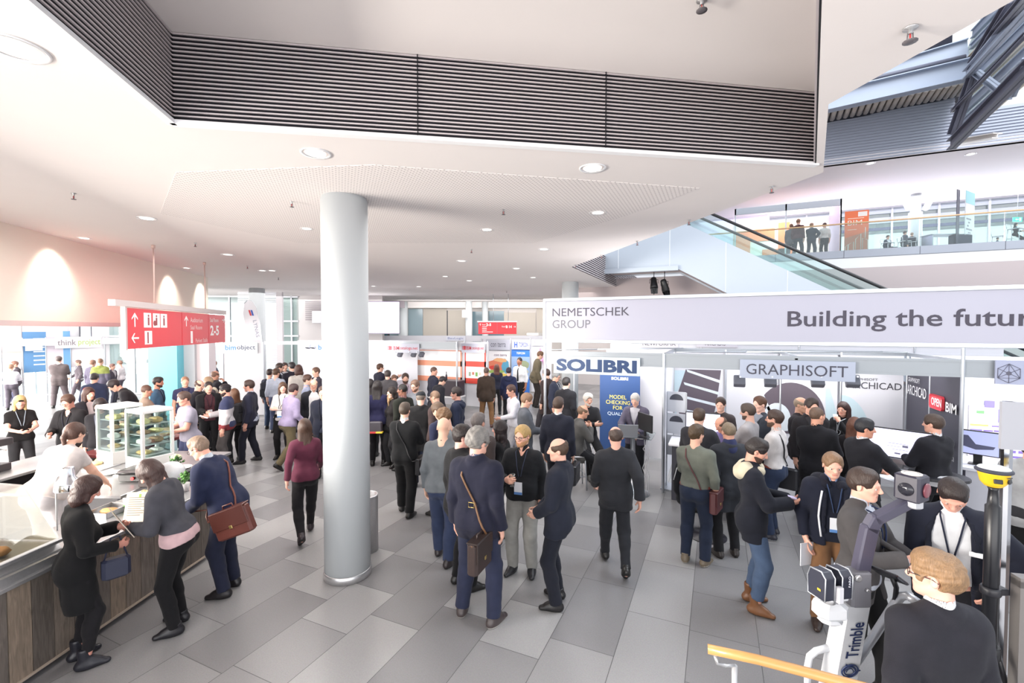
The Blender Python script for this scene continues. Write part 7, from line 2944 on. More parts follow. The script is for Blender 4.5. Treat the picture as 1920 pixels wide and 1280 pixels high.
R = Matrix.Translation(tp) @ Matrix.Rotation(.5, 4, 'Z') @ Matrix.Rotation(.55, 4, 'Y')
mb = MB()
mb.rbox(-.085, .085, -.08, .06, -.008, .008, .006, 0, R)
mb.build('tablet', paint(26, 26, 32, .25), ca)
mb = MB()
mb.tube([tuple(tp + Vector((.03, 0, -.01))), tuple(tp + Vector((.06, .0, -.08))), tuple(tp + Vector((.07, .02, -.17)))], .014, 6)
mb.build('tablet_arm', M_BLACK, ca)
# GNSS receiver on a black pole with tripod
DG = 2.78
gx = (1871 - 960) / F * DG
gp = empty('survey_pole', W(gx, DG), YAW)
tag(gp, 'black survey pole on a tripod with a yellow satellite receiver on top', 'survey equipment')
zt = pd(1871, 912, DG).z
mb = MB()
mb.lathe([(.020, .02), (.020, .95), (.036, .955), (.037, zt - .12), (.028, zt - .11), (.022, zt - .02), (.030, zt)], 20)
mb.build('pole', paint(24, 25, 30, .3), gp)
mb = MB()
mb.lathe([(.045, 1.28), (.05, 1.29), (.05, 1.32), (.045, 1.33)], 20)
mb.rbox(.03, .09, -.03, .03, 1.285, 1.325, .008)
mb.build('clamp', paint(34, 34, 40, .4), gp)
mb = MB()
mb.lathe([(.030, zt), (.042, zt + .005), (.062, zt + .03), (.074, zt + .085), (.080, zt + .095)], 32)
rc = mb.build('receiver', paint(240, 196, 40, .35), gp)
mb = MB()
mb.lathe([(.081, zt + .092), (.088, zt + .098), (.088, zt + .106), (.078, zt + .116)], 32)
mb.build('bumper', paint(52, 54, 66, .5), rc)
mb = MB()
mb.lathe([(.080, zt + .112), (.068, zt + .124), (.04, zt + .133), (.001, zt + .136)], 32, cap=False)
mb.build('dome', paint(206, 210, 212, .35), rc)
for a, w in ((-1.0, .026), (-2.1, .02)):
 mb = MB()
 R = Matrix.Rotation(a, 4, 'Z') @ Matrix.Translation((.068, 0, zt + .05)) @ Matrix.Rotation(-.22, 4, 'Y')
 mb.rbox(-.006, .006, -w, w, -.014, .014, .004, 0, R)
 mb.build('port_cover', paint(34, 34, 38, .5), rc)
mb = MB()
R = Matrix.Rotation(-1.35, 4, 'Z') @ Matrix.Translation((.077, 0, zt + .075)) @ Matrix.Rotation(-.2, 4, 'Y') @ Matrix.Rotation(PI / 2, 4, 'Z') @ Matrix.Rotation(PI / 2, 4, 'X')
mb.box(-.02, .02, -.003, .003, 0, .002, 0, R)
mb.build('nameplate', paint(70, 62, 40, .5), rc)
for k, a in enumerate((.2, 2.4, 4.3)):
 mb = MB()
 d = Vector((math.cos(a), math.sin(a), 0))
 mb.tube([d * .05 + Vector((0, 0, .93)), d * .22 + Vector((0, 0, .52))], .016, 8)
 lg = mb.build('tripod_leg', paint(30, 30, 34, .4), gp)
 mb = MB()
 mb.tube([d * .20 + Vector((0, 0, .56)), d * .42 + Vector((0, 0, .0))], .013, 8)
 mb.build('leg_tube', paint(226, 206, 50, .4), lg)
mb = MB()
mb.lathe([(.05, .88), (.055, .89), (.055, .95), (.05, .96)], 18)
mb.build('tripod_head', M_BLACK, gp)
# framed board at the lower right corner
fb_ = empty('display_board', pd(1885, 1280, 2.55) * 0 + W((1925 - 960) / F * 2.75, 2.75), YAW - .2)
tag(fb_, 'grey framed board with brown and blue picture at the lower right corner', 'board')
mb = MB()
mb.box(.0, .9, -.03, .0, .35, 1.36)
mb.build('panel', paint(150, 134, 124, .5), fb_)
mb = MB()
for bx in ((-.03, .04, -.05, .02, 0, 1.40), (-.03, .93, -.05, .02, 1.36, 1.42), (.86, .93, -.05, .02, 0, 1.40), (-.03, .93, -.05, .02, .30, .36)):
 mb.box(*bx)
mb.build('frame', paint(120, 116, 114, .35), fb_)
for z0, z1 in ((.55, .62), (.95, 1.02), (1.28, 1.31)):
 mb = MB()
 mb.box(.08, .84, -.036, -.03, z0, z1)
 mb.build('blue_stripe', paint(50, 110, 190, .5), fb_)
# wooden stair rail in the foreground
hr = empty('stair_rail', pd(1330, 1217, 2.25), 0)
tag(hr, 'honey-coloured round wooden stair rail with metal bracket in the foreground', 'handrail')
HI = hr.matrix_basis.inverted()
mb = MB()
q = [HI @ pd(1327, 1216, 2.25), HI @ pd(1420, 1236, 2.17), HI @ pd(1520, 1262, 2.08), HI @ pd(1640, 1294, 1.98), HI @ pd(1800, 1345, 1.84)]
mb.tube(q, .0225, 18)
mb.build('rail', mat('varnished beech', s2l(186, 138, 82), .35, noise=.10, nscale=12, coat=.3), hr)
for px, py, d in ((1341, 1222, 2.24), (1590, 1284, 2.02)):
 b = HI @ pd(px, py, d)
 mb = MB()
 mb.tube([b + Vector((0, 0, -.02)), b + Vector((.01, .0, -.055)), b + Vector((.05, .03, -.075)), b + Vector((.09, .05, -.075))], .008, 8)
 mb.tube([b + Vector((.09, .05, -.075)), b + Vector((.09, .05, -1.3))], .014, 8)
 mb.build('bracket', M_STEEL, hr)
# ---------------------------------------------------------------- everybody in the hall
PP = make_person
NAVY, CHAR, BLK, WHT = (34, 40, 62), (50, 50, 56), (26, 26, 31), (236, 236, 240)
JEANS, DJEAN = (62, 88, 128), (40, 54, 84)
BRN, DBR, GRY, BLD, BLKH = (84, 62, 46), (50, 38, 32), (150, 148, 146), (206, 176, 120), (30, 26, 26)
def strap(mb, p, s, low=-.05, r=.010, flat=True):
 """strap over the shoulder on side s, to the hip on the other side (person-local points)"""
 ch, sc = p['ch'], p['sc']
 pts = []
 n = 9
 for i in range(n):
  t = i / (n - 1)
  x, z = s * .085 + (-s * .165 - s * .085) * (1 - t), low + (.43 - low) * t
  pts.append(ch(x, p['front'](x, z, .025) + .008, z))
 pts.append(ch(s * .095, .045, .515))
 pts.append(ch(s * .098, -.02, .548))
 pts.append(ch(s * .095, -.085, .51))
 for i in range(n):
  t = 1 - i / (n - 1)
  x, z = s * .085 + (-s * .165 - s * .085) * (1 - t), low + (.43 - low) * t
  pts.append(ch(x, p['front'](x, z, .025, True) - .008, z))
 mb.tube([tuple(np.asarray(q) * sc) for q in pts], r * sc, 6)
def sbag(p, label, s, w, h, d, col, off=(.26, -.02, -.22), kind='shoulder_bag', cat='bag', flap=True, strapc=None, buckle=False, tilt=0.0, low=-.06):
 """bag hanging at the hip, its strap crossing to shoulder side s"""
 e = empty(kind, p['root'], p['rz'])
 tag(e, label, cat)
 sc = p['sc']
 c = Vector(np.asarray(p['ch'](-s * off[0], off[1], off[2])) * sc)
 m = paint(*col, .42, noise=.12, nscale=30)
 mb = MB()
 R = Matrix.Translation(c) @ Matrix.Rotation(tilt, 4, 'X')
 mb.rbox(-d / 2, d / 2, -w / 2, w / 2, -h / 2, h / 2, min(d, h) * .22, 0, R)
 mb.build('body', m, e)
 sgn = -s
 if flap:
  mb = MB()
  mb.rbox(sgn * d / 2 - .008, sgn * d / 2 + .008, -w / 2 + .005, w / 2 - .005, -h * .12, h / 2 + .006, .006, 0, R)
  mb.rbox(-d / 2 - .002, d / 2 + .002, -w / 2 + .005, w / 2 - .005, h / 2 - .006, h / 2 + .010, .006, 0, R)
  mb.build('flap', paint(*[int(k * .88) for k in col], .4), e)
  mb = MB()
  mb.rbox(sgn * (d / 2 + .008) - .004, sgn * (d / 2 + .008) + .004, -.018, .018, -h * .16, -h * .04, .004, 0, R)
  mb.build('clasp', mat('brass', s2l(196, 170, 110), .3, metal=.9), e)
  mb = MB()
  mb.tube([tuple(R @ Vector((0, y, z))) for y, z in ((-.06, h / 2), (-.05, h / 2 + .045), (.05, h / 2 + .045), (.06, h / 2))], .008, 6)
  mb.build('handle', m, e)
 mb = MB()
 strap(mb, p, s, low, .009)
 mb.tube([tuple(R @ Vector((0, w / 2, h / 2 - .02))), tuple(np.asarray(p['ch'](-s * .165, p['front'](-s * .165, low, .03) + .008, low)) * sc)], .009, 6)
 mb.tube([tuple(R @ Vector((0, -w / 2, h / 2 - .02))), tuple(np.asarray(p['ch'](-s * .165, p['front'](-s * .165, low, .03, True) - .008, low)) * sc)], .009, 6)
 st = mb.build('strap', paint(*(strapc or col), .5), e)
 if buckle:
  mb = MB()
  x, z = s * -.01, .17
  y = p['front'](x, z, .03, True) - .02
  q = [Vector(np.asarray(p['ch'](x + a, y, z + b)) * sc) for a, b in ((-.028, -.022), (.028, -.022), (.028, .022), (-.028, .022))]
  mb.tube(q, .005, 6, closed=True)
  mb.build('buckle', mat('brass', s2l(196, 170, 110), .3, metal=.9), st)
 return e
def backpack(p, label, col, w=.30, h=.44, d=.17, straps=True):
 e = empty('backpack', p['root'], p['rz'])
 tag(e, label, 'backpack')
 sc = p['sc']
 y0 = min(p['front'](0, .35, .1, True), p['front'](0, .2, .1, True)) - .005
 M = Matrix(p['Rs'].tolist()).to_4x4()
 M.translation = Vector(p['P0'])
 M = Matrix.Scale(sc, 4) @ M
 m = cloth(*col)
 mb = MB()
 mb.rbox(-w / 2, w / 2, y0 - d, y0, .02, .02 + h, .06, 0, M)
 mb.build('body', m, e)
 mb = MB()
 mb.rbox(-w / 2 + .03, w / 2 - .03, y0 - d - .05, y0 - d + .01, .05, .02 + h * .55, .03, 0, M)
 mb.build('pocket', cloth(*[int(k * .85) for k in col]), e)
 if straps:
  for sx in (-1, 1):
   mb = MB()
   pts = [p['ch'](sx * .09, y0, .42), p['ch'](sx * .10, -.05, .535), p['ch'](sx * .10, .03, .525)]
   for z in (.42, .34, .24, .16):
    pts.append(p['ch'](sx * .12, p['front'](sx * .12, z, .03) + .008, z))
   pts.append(p['ch'](sx * .17, 0, .10))
   mb.tube([tuple(np.asarray(q) * sc) for q in pts], .014 * sc, 6)
   mb.build('strap', m, e)
 return e
def in_hand(p, s, mb, name, label, cat, m, off=(0, 0, 0), rz=0.0, R=None):
 """thing held in the hand on side s; mesh is built around the palm point"""
 j = p['J'][s]
 q = j['wr'] + j['fd'] * (.085 + off[0]) + j['pn'] * (.035 + off[1]) + np.array([0, 0, off[2]])
 o = mb.build(name, m, None, p['w'](q), p['rz'] + rz)
 if R is not None:
  o.matrix_world = Matrix.Translation(p['w'](q)) @ Matrix.Rotation(p['rz'] + rz, 4, 'Z') @ R
 return tag(o, label, cat)
def card(w=.10, h=.15, t=.003):
 mb = MB()
 mb.box(-w / 2, w / 2, -h / 2, h / 2, -t, t)
 return mb
def cupmesh(r=.036, h=.09):
 mb = MB()
 mb.lathe([(r * .72, -h / 2), (r, h / 2), (r * .93, h / 2), (r * .68, -h / 2 + .006), (.001, -h / 2 + .006)], 16)
 return mb
# ---- foreground right
p = PP('man seen from behind with curly fair hair, glasses and dark jacket, nearest at lower right', 1752, 1036, h=1.74, face=318, hy=-40, look=4, jacket=(46, 46, 58), jopen=0, top_c=(44, 44, 54), collar=(232, 232, 236), hair=('curly', (150, 118, 86)),
  skin_c=(226, 176, 158), glasses=True, girth=1.02, belly=.9, pants=CHAR, arms=('hang', 'hang'), lod=0)
p = PP('man in navy suit and white shirt looking down, hand on hip, lower right', 1788, 896, h=1.82, face=176, look=50, lean=8, jacket=(32, 38, 60), jopen=.42, jbutton=-.5, top_c=(226, 230, 238), collar=(232, 236, 242), hair=('crop', (54, 42, 40)),
  skin_c=(216, 160, 142), arms=(('hip', (.25, .09, 1.0), (1, -.35, 0)), 'front'), lanyard=(38, 46, 74), badge=True, belly=1.08, girth=1.08, pants=(30, 30, 40), tuck=True, belt=(30, 26, 26), beard=None)
mb = MB()
mb.rbox(-.045, .045, -.006, .006, -.018, .018, .004)
q = p['ch'](-.13, p['front'](-.13, .30, .03) + .006, .30)
o = mb.build('name_tag', paint(226, 228, 234, .4), p['o'], Vector(np.asarray(q) * p['sc']))
p = PP('man in grey blazer in profile holding a card behind the survey cart', 1622, 880, h=1.80, face=104, look=6, jacket=(92, 88, 90), jopen=.28, top_c=(206, 214, 232), collar=(212, 218, 236), hair=('short', (72, 54, 46)), skin_c=(224, 172, 152),
  arms=('front', 'hold'), lanyard=(40, 60, 110), badge=True, pants=(28, 28, 32), legs='step')
in_hand(p, 1, card(.09, .13), 'card', 'white card held by the man in the grey blazer', 'card', paint(230, 230, 234, .5), R=Matrix.Rotation(1.0, 4, 'X'))
p = PP('laughing young man in navy quilted jacket and ochre trousers', 1562, 850, fy=1172, face=164, look=14, jacket=(30, 36, 60), jopen=.16, jbutton=-.5, jhem=.86, top_c=(30, 36, 58), collar=(120, 150, 200), hair=('short', (134, 104, 78)), skin_c=(226, 172, 152),
  arms=('hang', 'pocket'), lanyard=(50, 80, 130), badge=True, pants=(156, 104, 52), shoes=(50, 38, 34), hood=(26, 30, 50))
mb = MB()
mb.tube([tuple(np.asarray(p['ch'](x, p['front'](x, z, .02) + .004, z)) * p['sc']) for x, z in ((.115, .46), (.13, .38), (.14, .30), (.14, .20), (.13, .10), (.12, .0))], .009, 6)
mb.build('piping', paint(226, 228, 234, .5), p['o'])
mb = MB()
mb.box(-.09, .09, -.005, .005, -.11, .11)
in_hand(p, 1, mb, 'leaflet', 'white leaflet held by the laughing man in navy', 'paper', paint(228, 230, 236, .5), off=(.05, -.03, -.03), rz=.6)
p = PP('person in pale grey quilted jacket cut by the right edge', 1936, 820, h=1.74, face=20, jacket=(176, 178, 182), jopen=0, top_c=(60, 60, 66), hair=('short', BRN), pants=(28, 28, 32))
# ---- right middle
p = PP('man in dark parka with cream fur hood and jeans reading his phone', 1420, 824, fy=1138, face=84, look=26, jacket=(30, 34, 50), jopen=0, jhem=.74, top_c=(30, 34, 50), hair=('short', (46, 36, 34)), skin_c=(206, 152, 132), beard=(70, 52, 44),
  arms=('phone', 'phone'), pants=(74, 104, 146), shoes=(112, 74, 46), sole=(84, 60, 44), hood=(222, 210, 176), boots=True)
in_hand(p, 1, card(.075, .15, .005), 'phone', 'pale phone in the hands of the man in the fur-hood parka', 'phone', paint(206, 196, 226, .3), R=Matrix.Rotation(-.2, 4, 'X'))
p = PP('man in olive shirt seen from behind with dark jeans and trainers', 1306, 796, fy=1056, face=16, look=4, hy=20, top_c=(128, 134, 120), hair=('short', (86, 66, 44)), skin_c=(218, 168, 146), arms=('front', 'pocket'), pants=DJEAN, tuck=True,
  belt=(120, 50, 44), shoes=(112, 100, 84), sole=(206, 200, 190), glasses=True)
pol = p
p2 = PP('man in dark overcoat with blue scarf and cropped hair at the desk', 1366, 792, fy=1042, face=334, look=8, jacket=(62, 66, 76), jopen=0, jhem=.62, top_c=(50, 54, 64), hair=('buzz', (128, 112, 92)), skin_c=(206, 154, 132), scarf=(50, 60, 112), pants=(38, 38, 44), shoes=(52, 46, 44))
# jacket over the arm, burgundy bag
j = pol['J'][-1]
e = empty('coat', pol['w'](j['el'] * .45 + j['wr'] * .55), pol['rz'])
tag(e, 'black padded jacket with white piping hung over the arm of the olive-shirt man', 'jacket')
v, q = skin_mesh([cap((-.02, .0, .05), (-.02, .16, .05), .085, k=.05), cap((-.08, .02, 0), (-.09, .04, -.42), .085, .10, k=.06), cap((.06, .06, 0), (.03, .10, -.46), .075, .07, k=.06), cap((-.06, .12, 0), (-.03, .16, -.36), .08, .07, k=.06), cap((-.12, -.02, .0), (-.15, -.03, -.30), .07, .06, k=.06)], .011)
link('cloth', np_mesh('cloth', wrinkle(v, q, .010, 5), q), cloth(34, 36, 44), e)
mb = MB()
mb.tube([(.06, .0, .06), (.11, .03, -.1), (.10, .06, -.3), (.09, .08, -.5)], .006, 6)
mb.tube([(-.05, -.05, .10), (-.14, -.10, .0), (-.18, -.10, -.16)], .006, 6)
mb.build('piping', paint(206, 208, 212, .5), e)
sbag(pol, 'burgundy leather bag at the hip of the olive-shirt man', -1, .30, .26, .09, (84, 44, 46), off=(.24, .04, -.10))
p = PP('man in charcoal suit with short brown hair before the black-framed monitor', 1311, 766, h=1.76, face=10, jacket=(58, 58, 66), jopen=0, top_c=(60, 60, 66), collar=WHT, hair=('short', (86, 64, 48)), pants=(40, 40, 46), arms=('desk', 'desk'), glasses=True)
p = PP('seated bald man with violet pullover beside the monitor', 1352, 776, h=1.74, dep=7.15, face=230, look=30, lean=14, legs='sit', seat=.66, top_c=(140, 122, 196), hair=('bald', (120, 96, 80)), skin_c=(214, 156, 134), arms=('desk', 'desk'), pants=(40, 40, 50))
stool('pale bar stool under the seated man in violet', p['root'] + Vector((0, 0, 0)), p['rz'])
p = PP('dark-haired person hidden behind the black-framed monitor', 1351, 754, h=1.72, dep=7.9, face=190, top_c=(96, 84, 84), hair=('short', (74, 54, 48)))
p = PP('man in pale grey sweater with beard talking to the left', 1402, 757, h=1.78, face=290, look=10, top_c=(186, 180, 182), hair=('short', (92, 76, 66)), beard=(90, 72, 62), arms=('cross', 'cross'), pants=DJEAN)
p = PP('man with reddish brown hair behind the pale grey sweater', 1424, 744, h=1.80, face=230, jacket=(70, 78, 92), top_c=(150, 160, 176), hair=('short', (112, 76, 56)), skin_c=(232, 186, 168), pants=CHAR)
p = PP('man in white shirt and jeans with glasses and black shoulder bag', 1452, 769, fy=1006, face=286, look=4, top_c=(226, 218, 216), collar=(230, 222, 220), hair=('short', (74, 52, 42)), skin_c=(216, 166, 146), glasses=True, pants=(46, 66, 104), belt=(130, 60, 44), tuck=True, arms=('front', 'hang'),
  beard=(92, 72, 60), shoes=(46, 46, 56), sole=(206, 206, 210))
sbag(p, 'black shoulder bag of the man in white shirt', -1, .34, .30, .10, (32, 32, 38), off=(.25, -.06, -.16), flap=False)
mb = MB()
for i in range(5):
 mb.tube([(.01 * i - .02, 0, 0), (.02 * i - .05, .02, -.06), (.015 * i - .03, .0, -.10)], .003, 5)
in_hand(p, -1, mb, 'key_bunch', 'bunch of shiny keys in the hand of the man in white shirt', 'keys', M_STEEL)
p = PP('man in black suit seen from behind with cropped greying hair', 1533, 764, h=1.80, face=14, hy=28, look=6, jacket=(34, 34, 42), jopen=0, top_c=(34, 34, 42), collar=(40, 40, 48), hair=('buzz', (122, 96, 78)), skin_c=(222, 164, 138), pants=(28, 28, 34), arms=('front', 'hold'), girth=1.05)
in_hand(p, 1, cupmesh(), 'cup', 'white cup held by the man in black suit seen from behind', 'cup', paint(236, 236, 238, .3))
p = PP('bald man in dark grey jacket facing the group by the disc print', 1503, 745, h=1.80, face=110, jacket=(66, 58, 66), jopen=.25, top_c=(80, 74, 80), hair=('bald', (170, 150, 130)), skin_c=(226, 176, 150), arms=('hang', 'crossb'), pants=CHAR)
p = PP('man with black glasses and dark suit smiling behind the black suit', 1522, 747, h=1.84, face=150, look=10, jacket=(52, 48, 54), jopen=.25, top_c=(70, 66, 72), hair=('short', (70, 54, 48)), skin_c=(230, 178, 156), glasses=True, pants=CHAR)
p = PP('woman in black with long dark hair drinking from a white cup', 1581, 754, h=1.68, face=204, look=8, fem=True, top_c=(34, 32, 38), hair=('long', (70, 44, 40)), skin_c=(226, 170, 148), arms=(('mouth'), 'crossb'), lanyard=(190, 196, 204), badge=True, pants=(28, 28, 32))
in_hand(p, -1, cupmesh(), 'cup', 'white cup at the lips of the woman in black', 'cup', paint(240, 240, 240, .3))
p = PP('woman with long reddish brown hair seen from behind, in dark top', 1603, 783, h=1.62, face=10, fem=True, top_c=(40, 36, 42), hair=('long', (128, 84, 66)), pants=(30, 30, 34))
p = PP('man in black suit with dark hair looking at the large monitor', 1623, 785, h=1.78, face=52, hy=22, look=8, jacket=(36, 36, 46), jopen=.2, top_c=(44, 44, 54), collar=WHT, hair=('short', (36, 34, 40)), skin_c=(204, 146, 122), pants=(28, 28, 34), arms=('desk', ('desk', (.14, .42, 1.03))))
p = PP('man in black suit standing right of the large monitor, facing left', 1750, 777, h=1.80, face=306, hy=-12, look=4, jacket=(38, 38, 48), jopen=.2, top_c=(226, 226, 232), collar=(232, 232, 236), hair=('short', (78, 60, 50)), skin_c=(218, 166, 146), pants=(30, 30, 36), arms=('hold', 'front'), girth=1.08)
# ---- left section of the stand
p = PP('grey-haired man in mauve jacket working behind the silver laptop', 1191, 738, dep=8.55, face=196, look=30, jacket=(112, 104, 132), jopen=.3, top_c=(206, 204, 216), collar=(210, 208, 220), hair=('short', (206, 202, 198)), skin_c=(228, 178, 158), arms=('desk', 'desk'), pants=(40, 40, 48))
p = PP('seated white-haired man in black with folded arms by the blue roll-up', 1103, 738, dep=9.2, face=160, look=10, legs='sit', seat=.68, top_c=(40, 40, 46), hair=('curly', (206, 200, 192)), skin_c=(222, 168, 146), beard=(196, 188, 180), arms=('cross', 'cross'), pants=(34, 34, 40))
stool('bar stool under the white-haired seated man', p['root'], p['rz'])
p = PP('seated balding man in grey jacket resting his chin on his hand', 1094, 760, dep=8.35, face=78, look=14, lean=12, legs='sit', seat=.64, jacket=(112, 110, 108), jopen=0, top_c=(112, 110, 108), hair=('bald', (130, 104, 84)), skin_c=(218, 164, 138), arms=('lap', 'chin'), pants=(36, 36, 42), jhem=.6)
stool('white bar stool under the man with his chin in his hand', p['root'], p['rz'])
p = PP('grey-haired man with glasses and navy jacket at the stand corner post', 1043, 697, h=1.80, face=110, look=16, jacket=(52, 58, 84), jopen=.15, top_c=(36, 36, 44), hair=('short', (150, 150, 150)), skin_c=(226, 172, 150), glasses=True, pants=CHAR, lanyard=(220, 220, 226))
p = PP('dark-haired man in black suit facing away beside the corner post', 1062, 708, h=1.82, face=30, jacket=(40, 40, 48), jopen=0, top_c=(40, 40, 48), collar=WHT, hair=('short', (50, 44, 44)), pants=CHAR)
p = PP('man in navy suit seen from behind carrying a black briefcase', 1047, 745, fy=955, face=14, look=6, jacket=(38, 42, 62), jopen=0, top_c=(38, 42, 62), collar=WHT, hair=('short', (86, 64, 52)), pants=(32, 34, 48), arms=('hang', 'hang'), girth=1.08, legs='step')
e = empty('briefcase', p['w'](p['J'][1]['wr'] + np.array([.02, .02, -.12])), p['rz'])
tag(e, 'black briefcase hanging from the hand of the man in navy suit', 'briefcase')
mb = MB()
mb.rbox(-.06, .06, -.20, .20, -.33, -.02, .03)
mb.build('body', paint(28, 28, 32, .4), e)
mb = MB()
mb.tube([(0, -.06, -.03), (0, -.05, .03), (0, .05, .03), (0, .06, -.03)], .010, 6)
mb.build('handle', paint(28, 28, 32, .4), e)
mb = MB()
mb.rbox(-.066, .066, -.19, .19, -.15, -.01, .02)
mb.build('flap', paint(36, 36, 40, .4), e)
p = PP('man in dark grey suit walking away before the glass table', 1154, 800, fy=1066, face=350, look=10, jacket=(52, 54, 62), jopen=0, top_c=(52, 54, 62), hair=('bald', (80, 62, 54)), skin_c=(206, 158, 140), pants=(46, 48, 56), legs='walk', arms=('walkf', 'walkb'))
# ---- central group
p = PP('bald-templed man in navy suit with hands clasped, facing left', 1046, 822, fy=1132, face=284, hy=-10, look=6, jacket=(36, 42, 62), jopen=.14, top_c=(38, 42, 58), collar=(40, 44, 60), hair=('bald', (92, 68, 52)), skin_c=(222, 172, 152), pants=(32, 36, 52), arms=(('front', (.10, .22, .98)), ('front', (.08, .24, .97))), shoes=(26, 24, 26))
p = PP('blond long-haired man in black shirt holding a beer glass', 979, 798, fy=1072, face=196, hy=14, look=8, top_c=(40, 42, 48), collar=(42, 44, 50), hair=('pony', (184, 152, 98)), skin_c=(228, 174, 152), beard=(176, 132, 96), glasses=True, arms=('pocket', 'hold'), belly=1.05, girth=1.06, pants=(168, 166, 160), shoes=(36, 36, 40), sole=(30, 30, 34), lanyard=(70, 80, 110), badge=True, neckline=.06)
bb_ = empty('beer_glass', p['w'](p['J'][1]['wr'] + p['J'][1]['fd'] * .085 + p['J'][1]['pn'] * .04), 0)
tag(bb_, 'small glass of dark drink in the hand of the blond man', 'glass')
mb = MB()
mb.lathe([(.026, -.07), (.034, .07), (.032, .07), (.024, -.064), (.001, -.064)], 18)
mb.build('tumbler', M_GLASS, bb_)
mb = MB()
mb.lathe([(.001, -.063), (.024, -.063), (.030, .035), (.001, .035)], 16)
mb.build('drink', paint(92, 50, 40, .2), bb_)
pt = PP('grey-haired man in navy blazer and jeans with messenger bag, seen from behind', 897, 803, fy=1160, face=26, hy=26, look=8, jacket=(36, 38, 64), jopen=0, jhem=.80, top_c=(36, 38, 64), collar=(90, 110, 150), hair=('curly', (132, 128, 124)), skin_c=(224, 172, 152), glasses=True, pants=(46, 54, 88), shoes=(66, 58, 58), sole=(190, 186, 180), girth=1.06, legs='wide')
sbag(pt, 'dark brown messenger bag of the grey-haired man in navy blazer', -1, .34, .30, .11, (52, 40, 38), off=(.13, -.22, -.20), strapc=(110, 78, 52), buckle=True)
p = PP('man in black suit with dark hair and glasses facing right in the middle group', 868, 797, fy=1100, face=62, hy=20, look=6, jacket=(32, 32, 36), jopen=.12, top_c=(30, 30, 34), hair=('short', (48, 36, 34)), skin_c=(226, 170, 154), glasses=True, pants=(28, 28, 32), girth=1.12, belly=.9)
p = PP('bald man in grey sweater and jeans walking with back turned', 832, 783, fy=1046, face=18, look=10, lean=4, top_c=(122, 130, 138), hair=('none', (120, 96, 80)), skin_c=(230, 184, 160), pants=(56, 74, 118), legs='step', girth=1.10, lanyard=(60, 70, 96), shoes=(44, 38, 40))
p = PP('grey-haired man in brown jacket behind the middle group', 897, 777, dep=6.0, h=1.80, face=30, jacket=(92, 78, 76), jopen=0, top_c=(90, 78, 76), hair=('short', (112, 104, 102)), skin_c=(206, 154, 136), pants=CHAR)
p = PP('woman in black with long dark hair in profile to the left', 936, 781, dep=6.2, h=1.66, face=296, fem=True, top_c=(30, 29, 33), hair=('longb', (48, 34, 34)), pants=(28, 28, 32), skin_c=(214, 158, 142))
p = PP('man in blue-grey jacket looking down to the right', 988, 738, h=1.78, face=84, look=22, jacket=(106, 112, 124), jopen=.12, top_c=(50, 54, 66), hair=('short', (140, 108, 84)), skin_c=(226, 176, 154), pants=(60, 62, 70), arms=('hang', 'front'))
# ---- right of the column
p = PP('large man in black sweater with white collar seen from behind', 759, 755, fy=963, face=18, look=4, top_c=(34, 36, 40), collar=WHT, hair=('short', (92, 76, 64)), skin_c=(222, 174, 152), pants=(28, 28, 32), arms=('front', 'hold'), girth=1.10, lanyard=(70, 90, 150), legs='step')
sbag(p, 'black shoulder bag of the large man in black sweater', -1, .30, .26, .09, (28, 28, 32), off=(.24, .02, -.16), flap=False)
in_hand(p, 1, card(.15, .20), 'leaflet', 'white leaflet in the hand of the large man in black sweater', 'paper', paint(238, 238, 240, .5), R=Matrix.Rotation(.9, 4, 'X'))
pA = PP('woman with very long black hair and blue top next to the column', 694, 711, fy=856, face=6, fem=True, top_c=(50, 56, 130), hair=('longb', (38, 30, 34)), pants=(26, 26, 32), girth=1.04)
p = PP('second woman with very long black hair, right of the first', 708, 714, dep=9.7, face=12, fem=True, top_c=(40, 40, 90), hair=('longb', (42, 34, 36)), pants=(28, 26, 32))
e = empty('handbag', p['w'](p['ch'](.0, -.20, -.10)), p['rz'])
tag(e, 'small dark handbag with a red and yellow band on the long-haired woman', 'bag')
mb = MB()
mb.rbox(-.14, .14, -.05, .05, -.10, .12, .03)
mb.build('body', paint(74, 70, 78, .5), e)
mb = MB()
mb.rbox(-.15, .15, -.055, .055, -.13, -.085, .015)
mb.build('colour_band', [paint(206, 60, 60, .5)], e)
mb = MB()
mb.rbox(.0, .152, -.057, .057, -.128, -.087, .012)
mb.build('yellow_band', paint(230, 206, 60, .5), e)
p = PP('woman in black with blond ponytail seen from behind', 734, 738, fy=872, face=30, fem=True, top_c=(32, 32, 36), hair=('pony', (176, 142, 106)), pants=(28, 28, 32), skin_c=(226, 178, 160))
p = PP('man in grey overcoat with dark hair facing the posters', 727, 694, h=1.80, face=10, jacket=(98, 94, 100), jopen=0, jhem=.62, top_c=(90, 86, 92), hair=('short', (74, 64, 62)), pants=CHAR)
p = PP('woman with short dark hair looking to the left by the posters', 734, 726, h=1.68, face=240, fem=True, top_c=(50, 44, 46), hair=('bob', (48, 34, 30)), skin_c=(226, 180, 162), pants=CHAR)
p = PP('dark-skinned man in dark green sweater turned to the left', 754, 720, h=1.78, face=320, hy=-30, top_c=(48, 52, 44), hair=('buzz', (30, 26, 26)), skin_c=(134, 92, 76), collar=(150, 96, 96), pants=CHAR)
p = PP('woman sitting in the red-framed stand, facing out', 739, 703, dep=13.9, face=170, legs='sit', seat=.5, fem=True, top_c=(70, 80, 110), hair=('pony', (130, 96, 78)), scarf=(206, 140, 96))
stool('stool under the woman in the red-framed stand', p['root'], p['rz'])
p = PP('bearded man in pink shirt sitting in the red-framed stand', 760, 700, dep=13.0, face=176, legs='sit', seat=.5, top_c=(222, 196, 212), collar=(226, 200, 214), hair=('short', (84, 64, 56)), beard=(84, 64, 56), lanyard=(70, 70, 110))
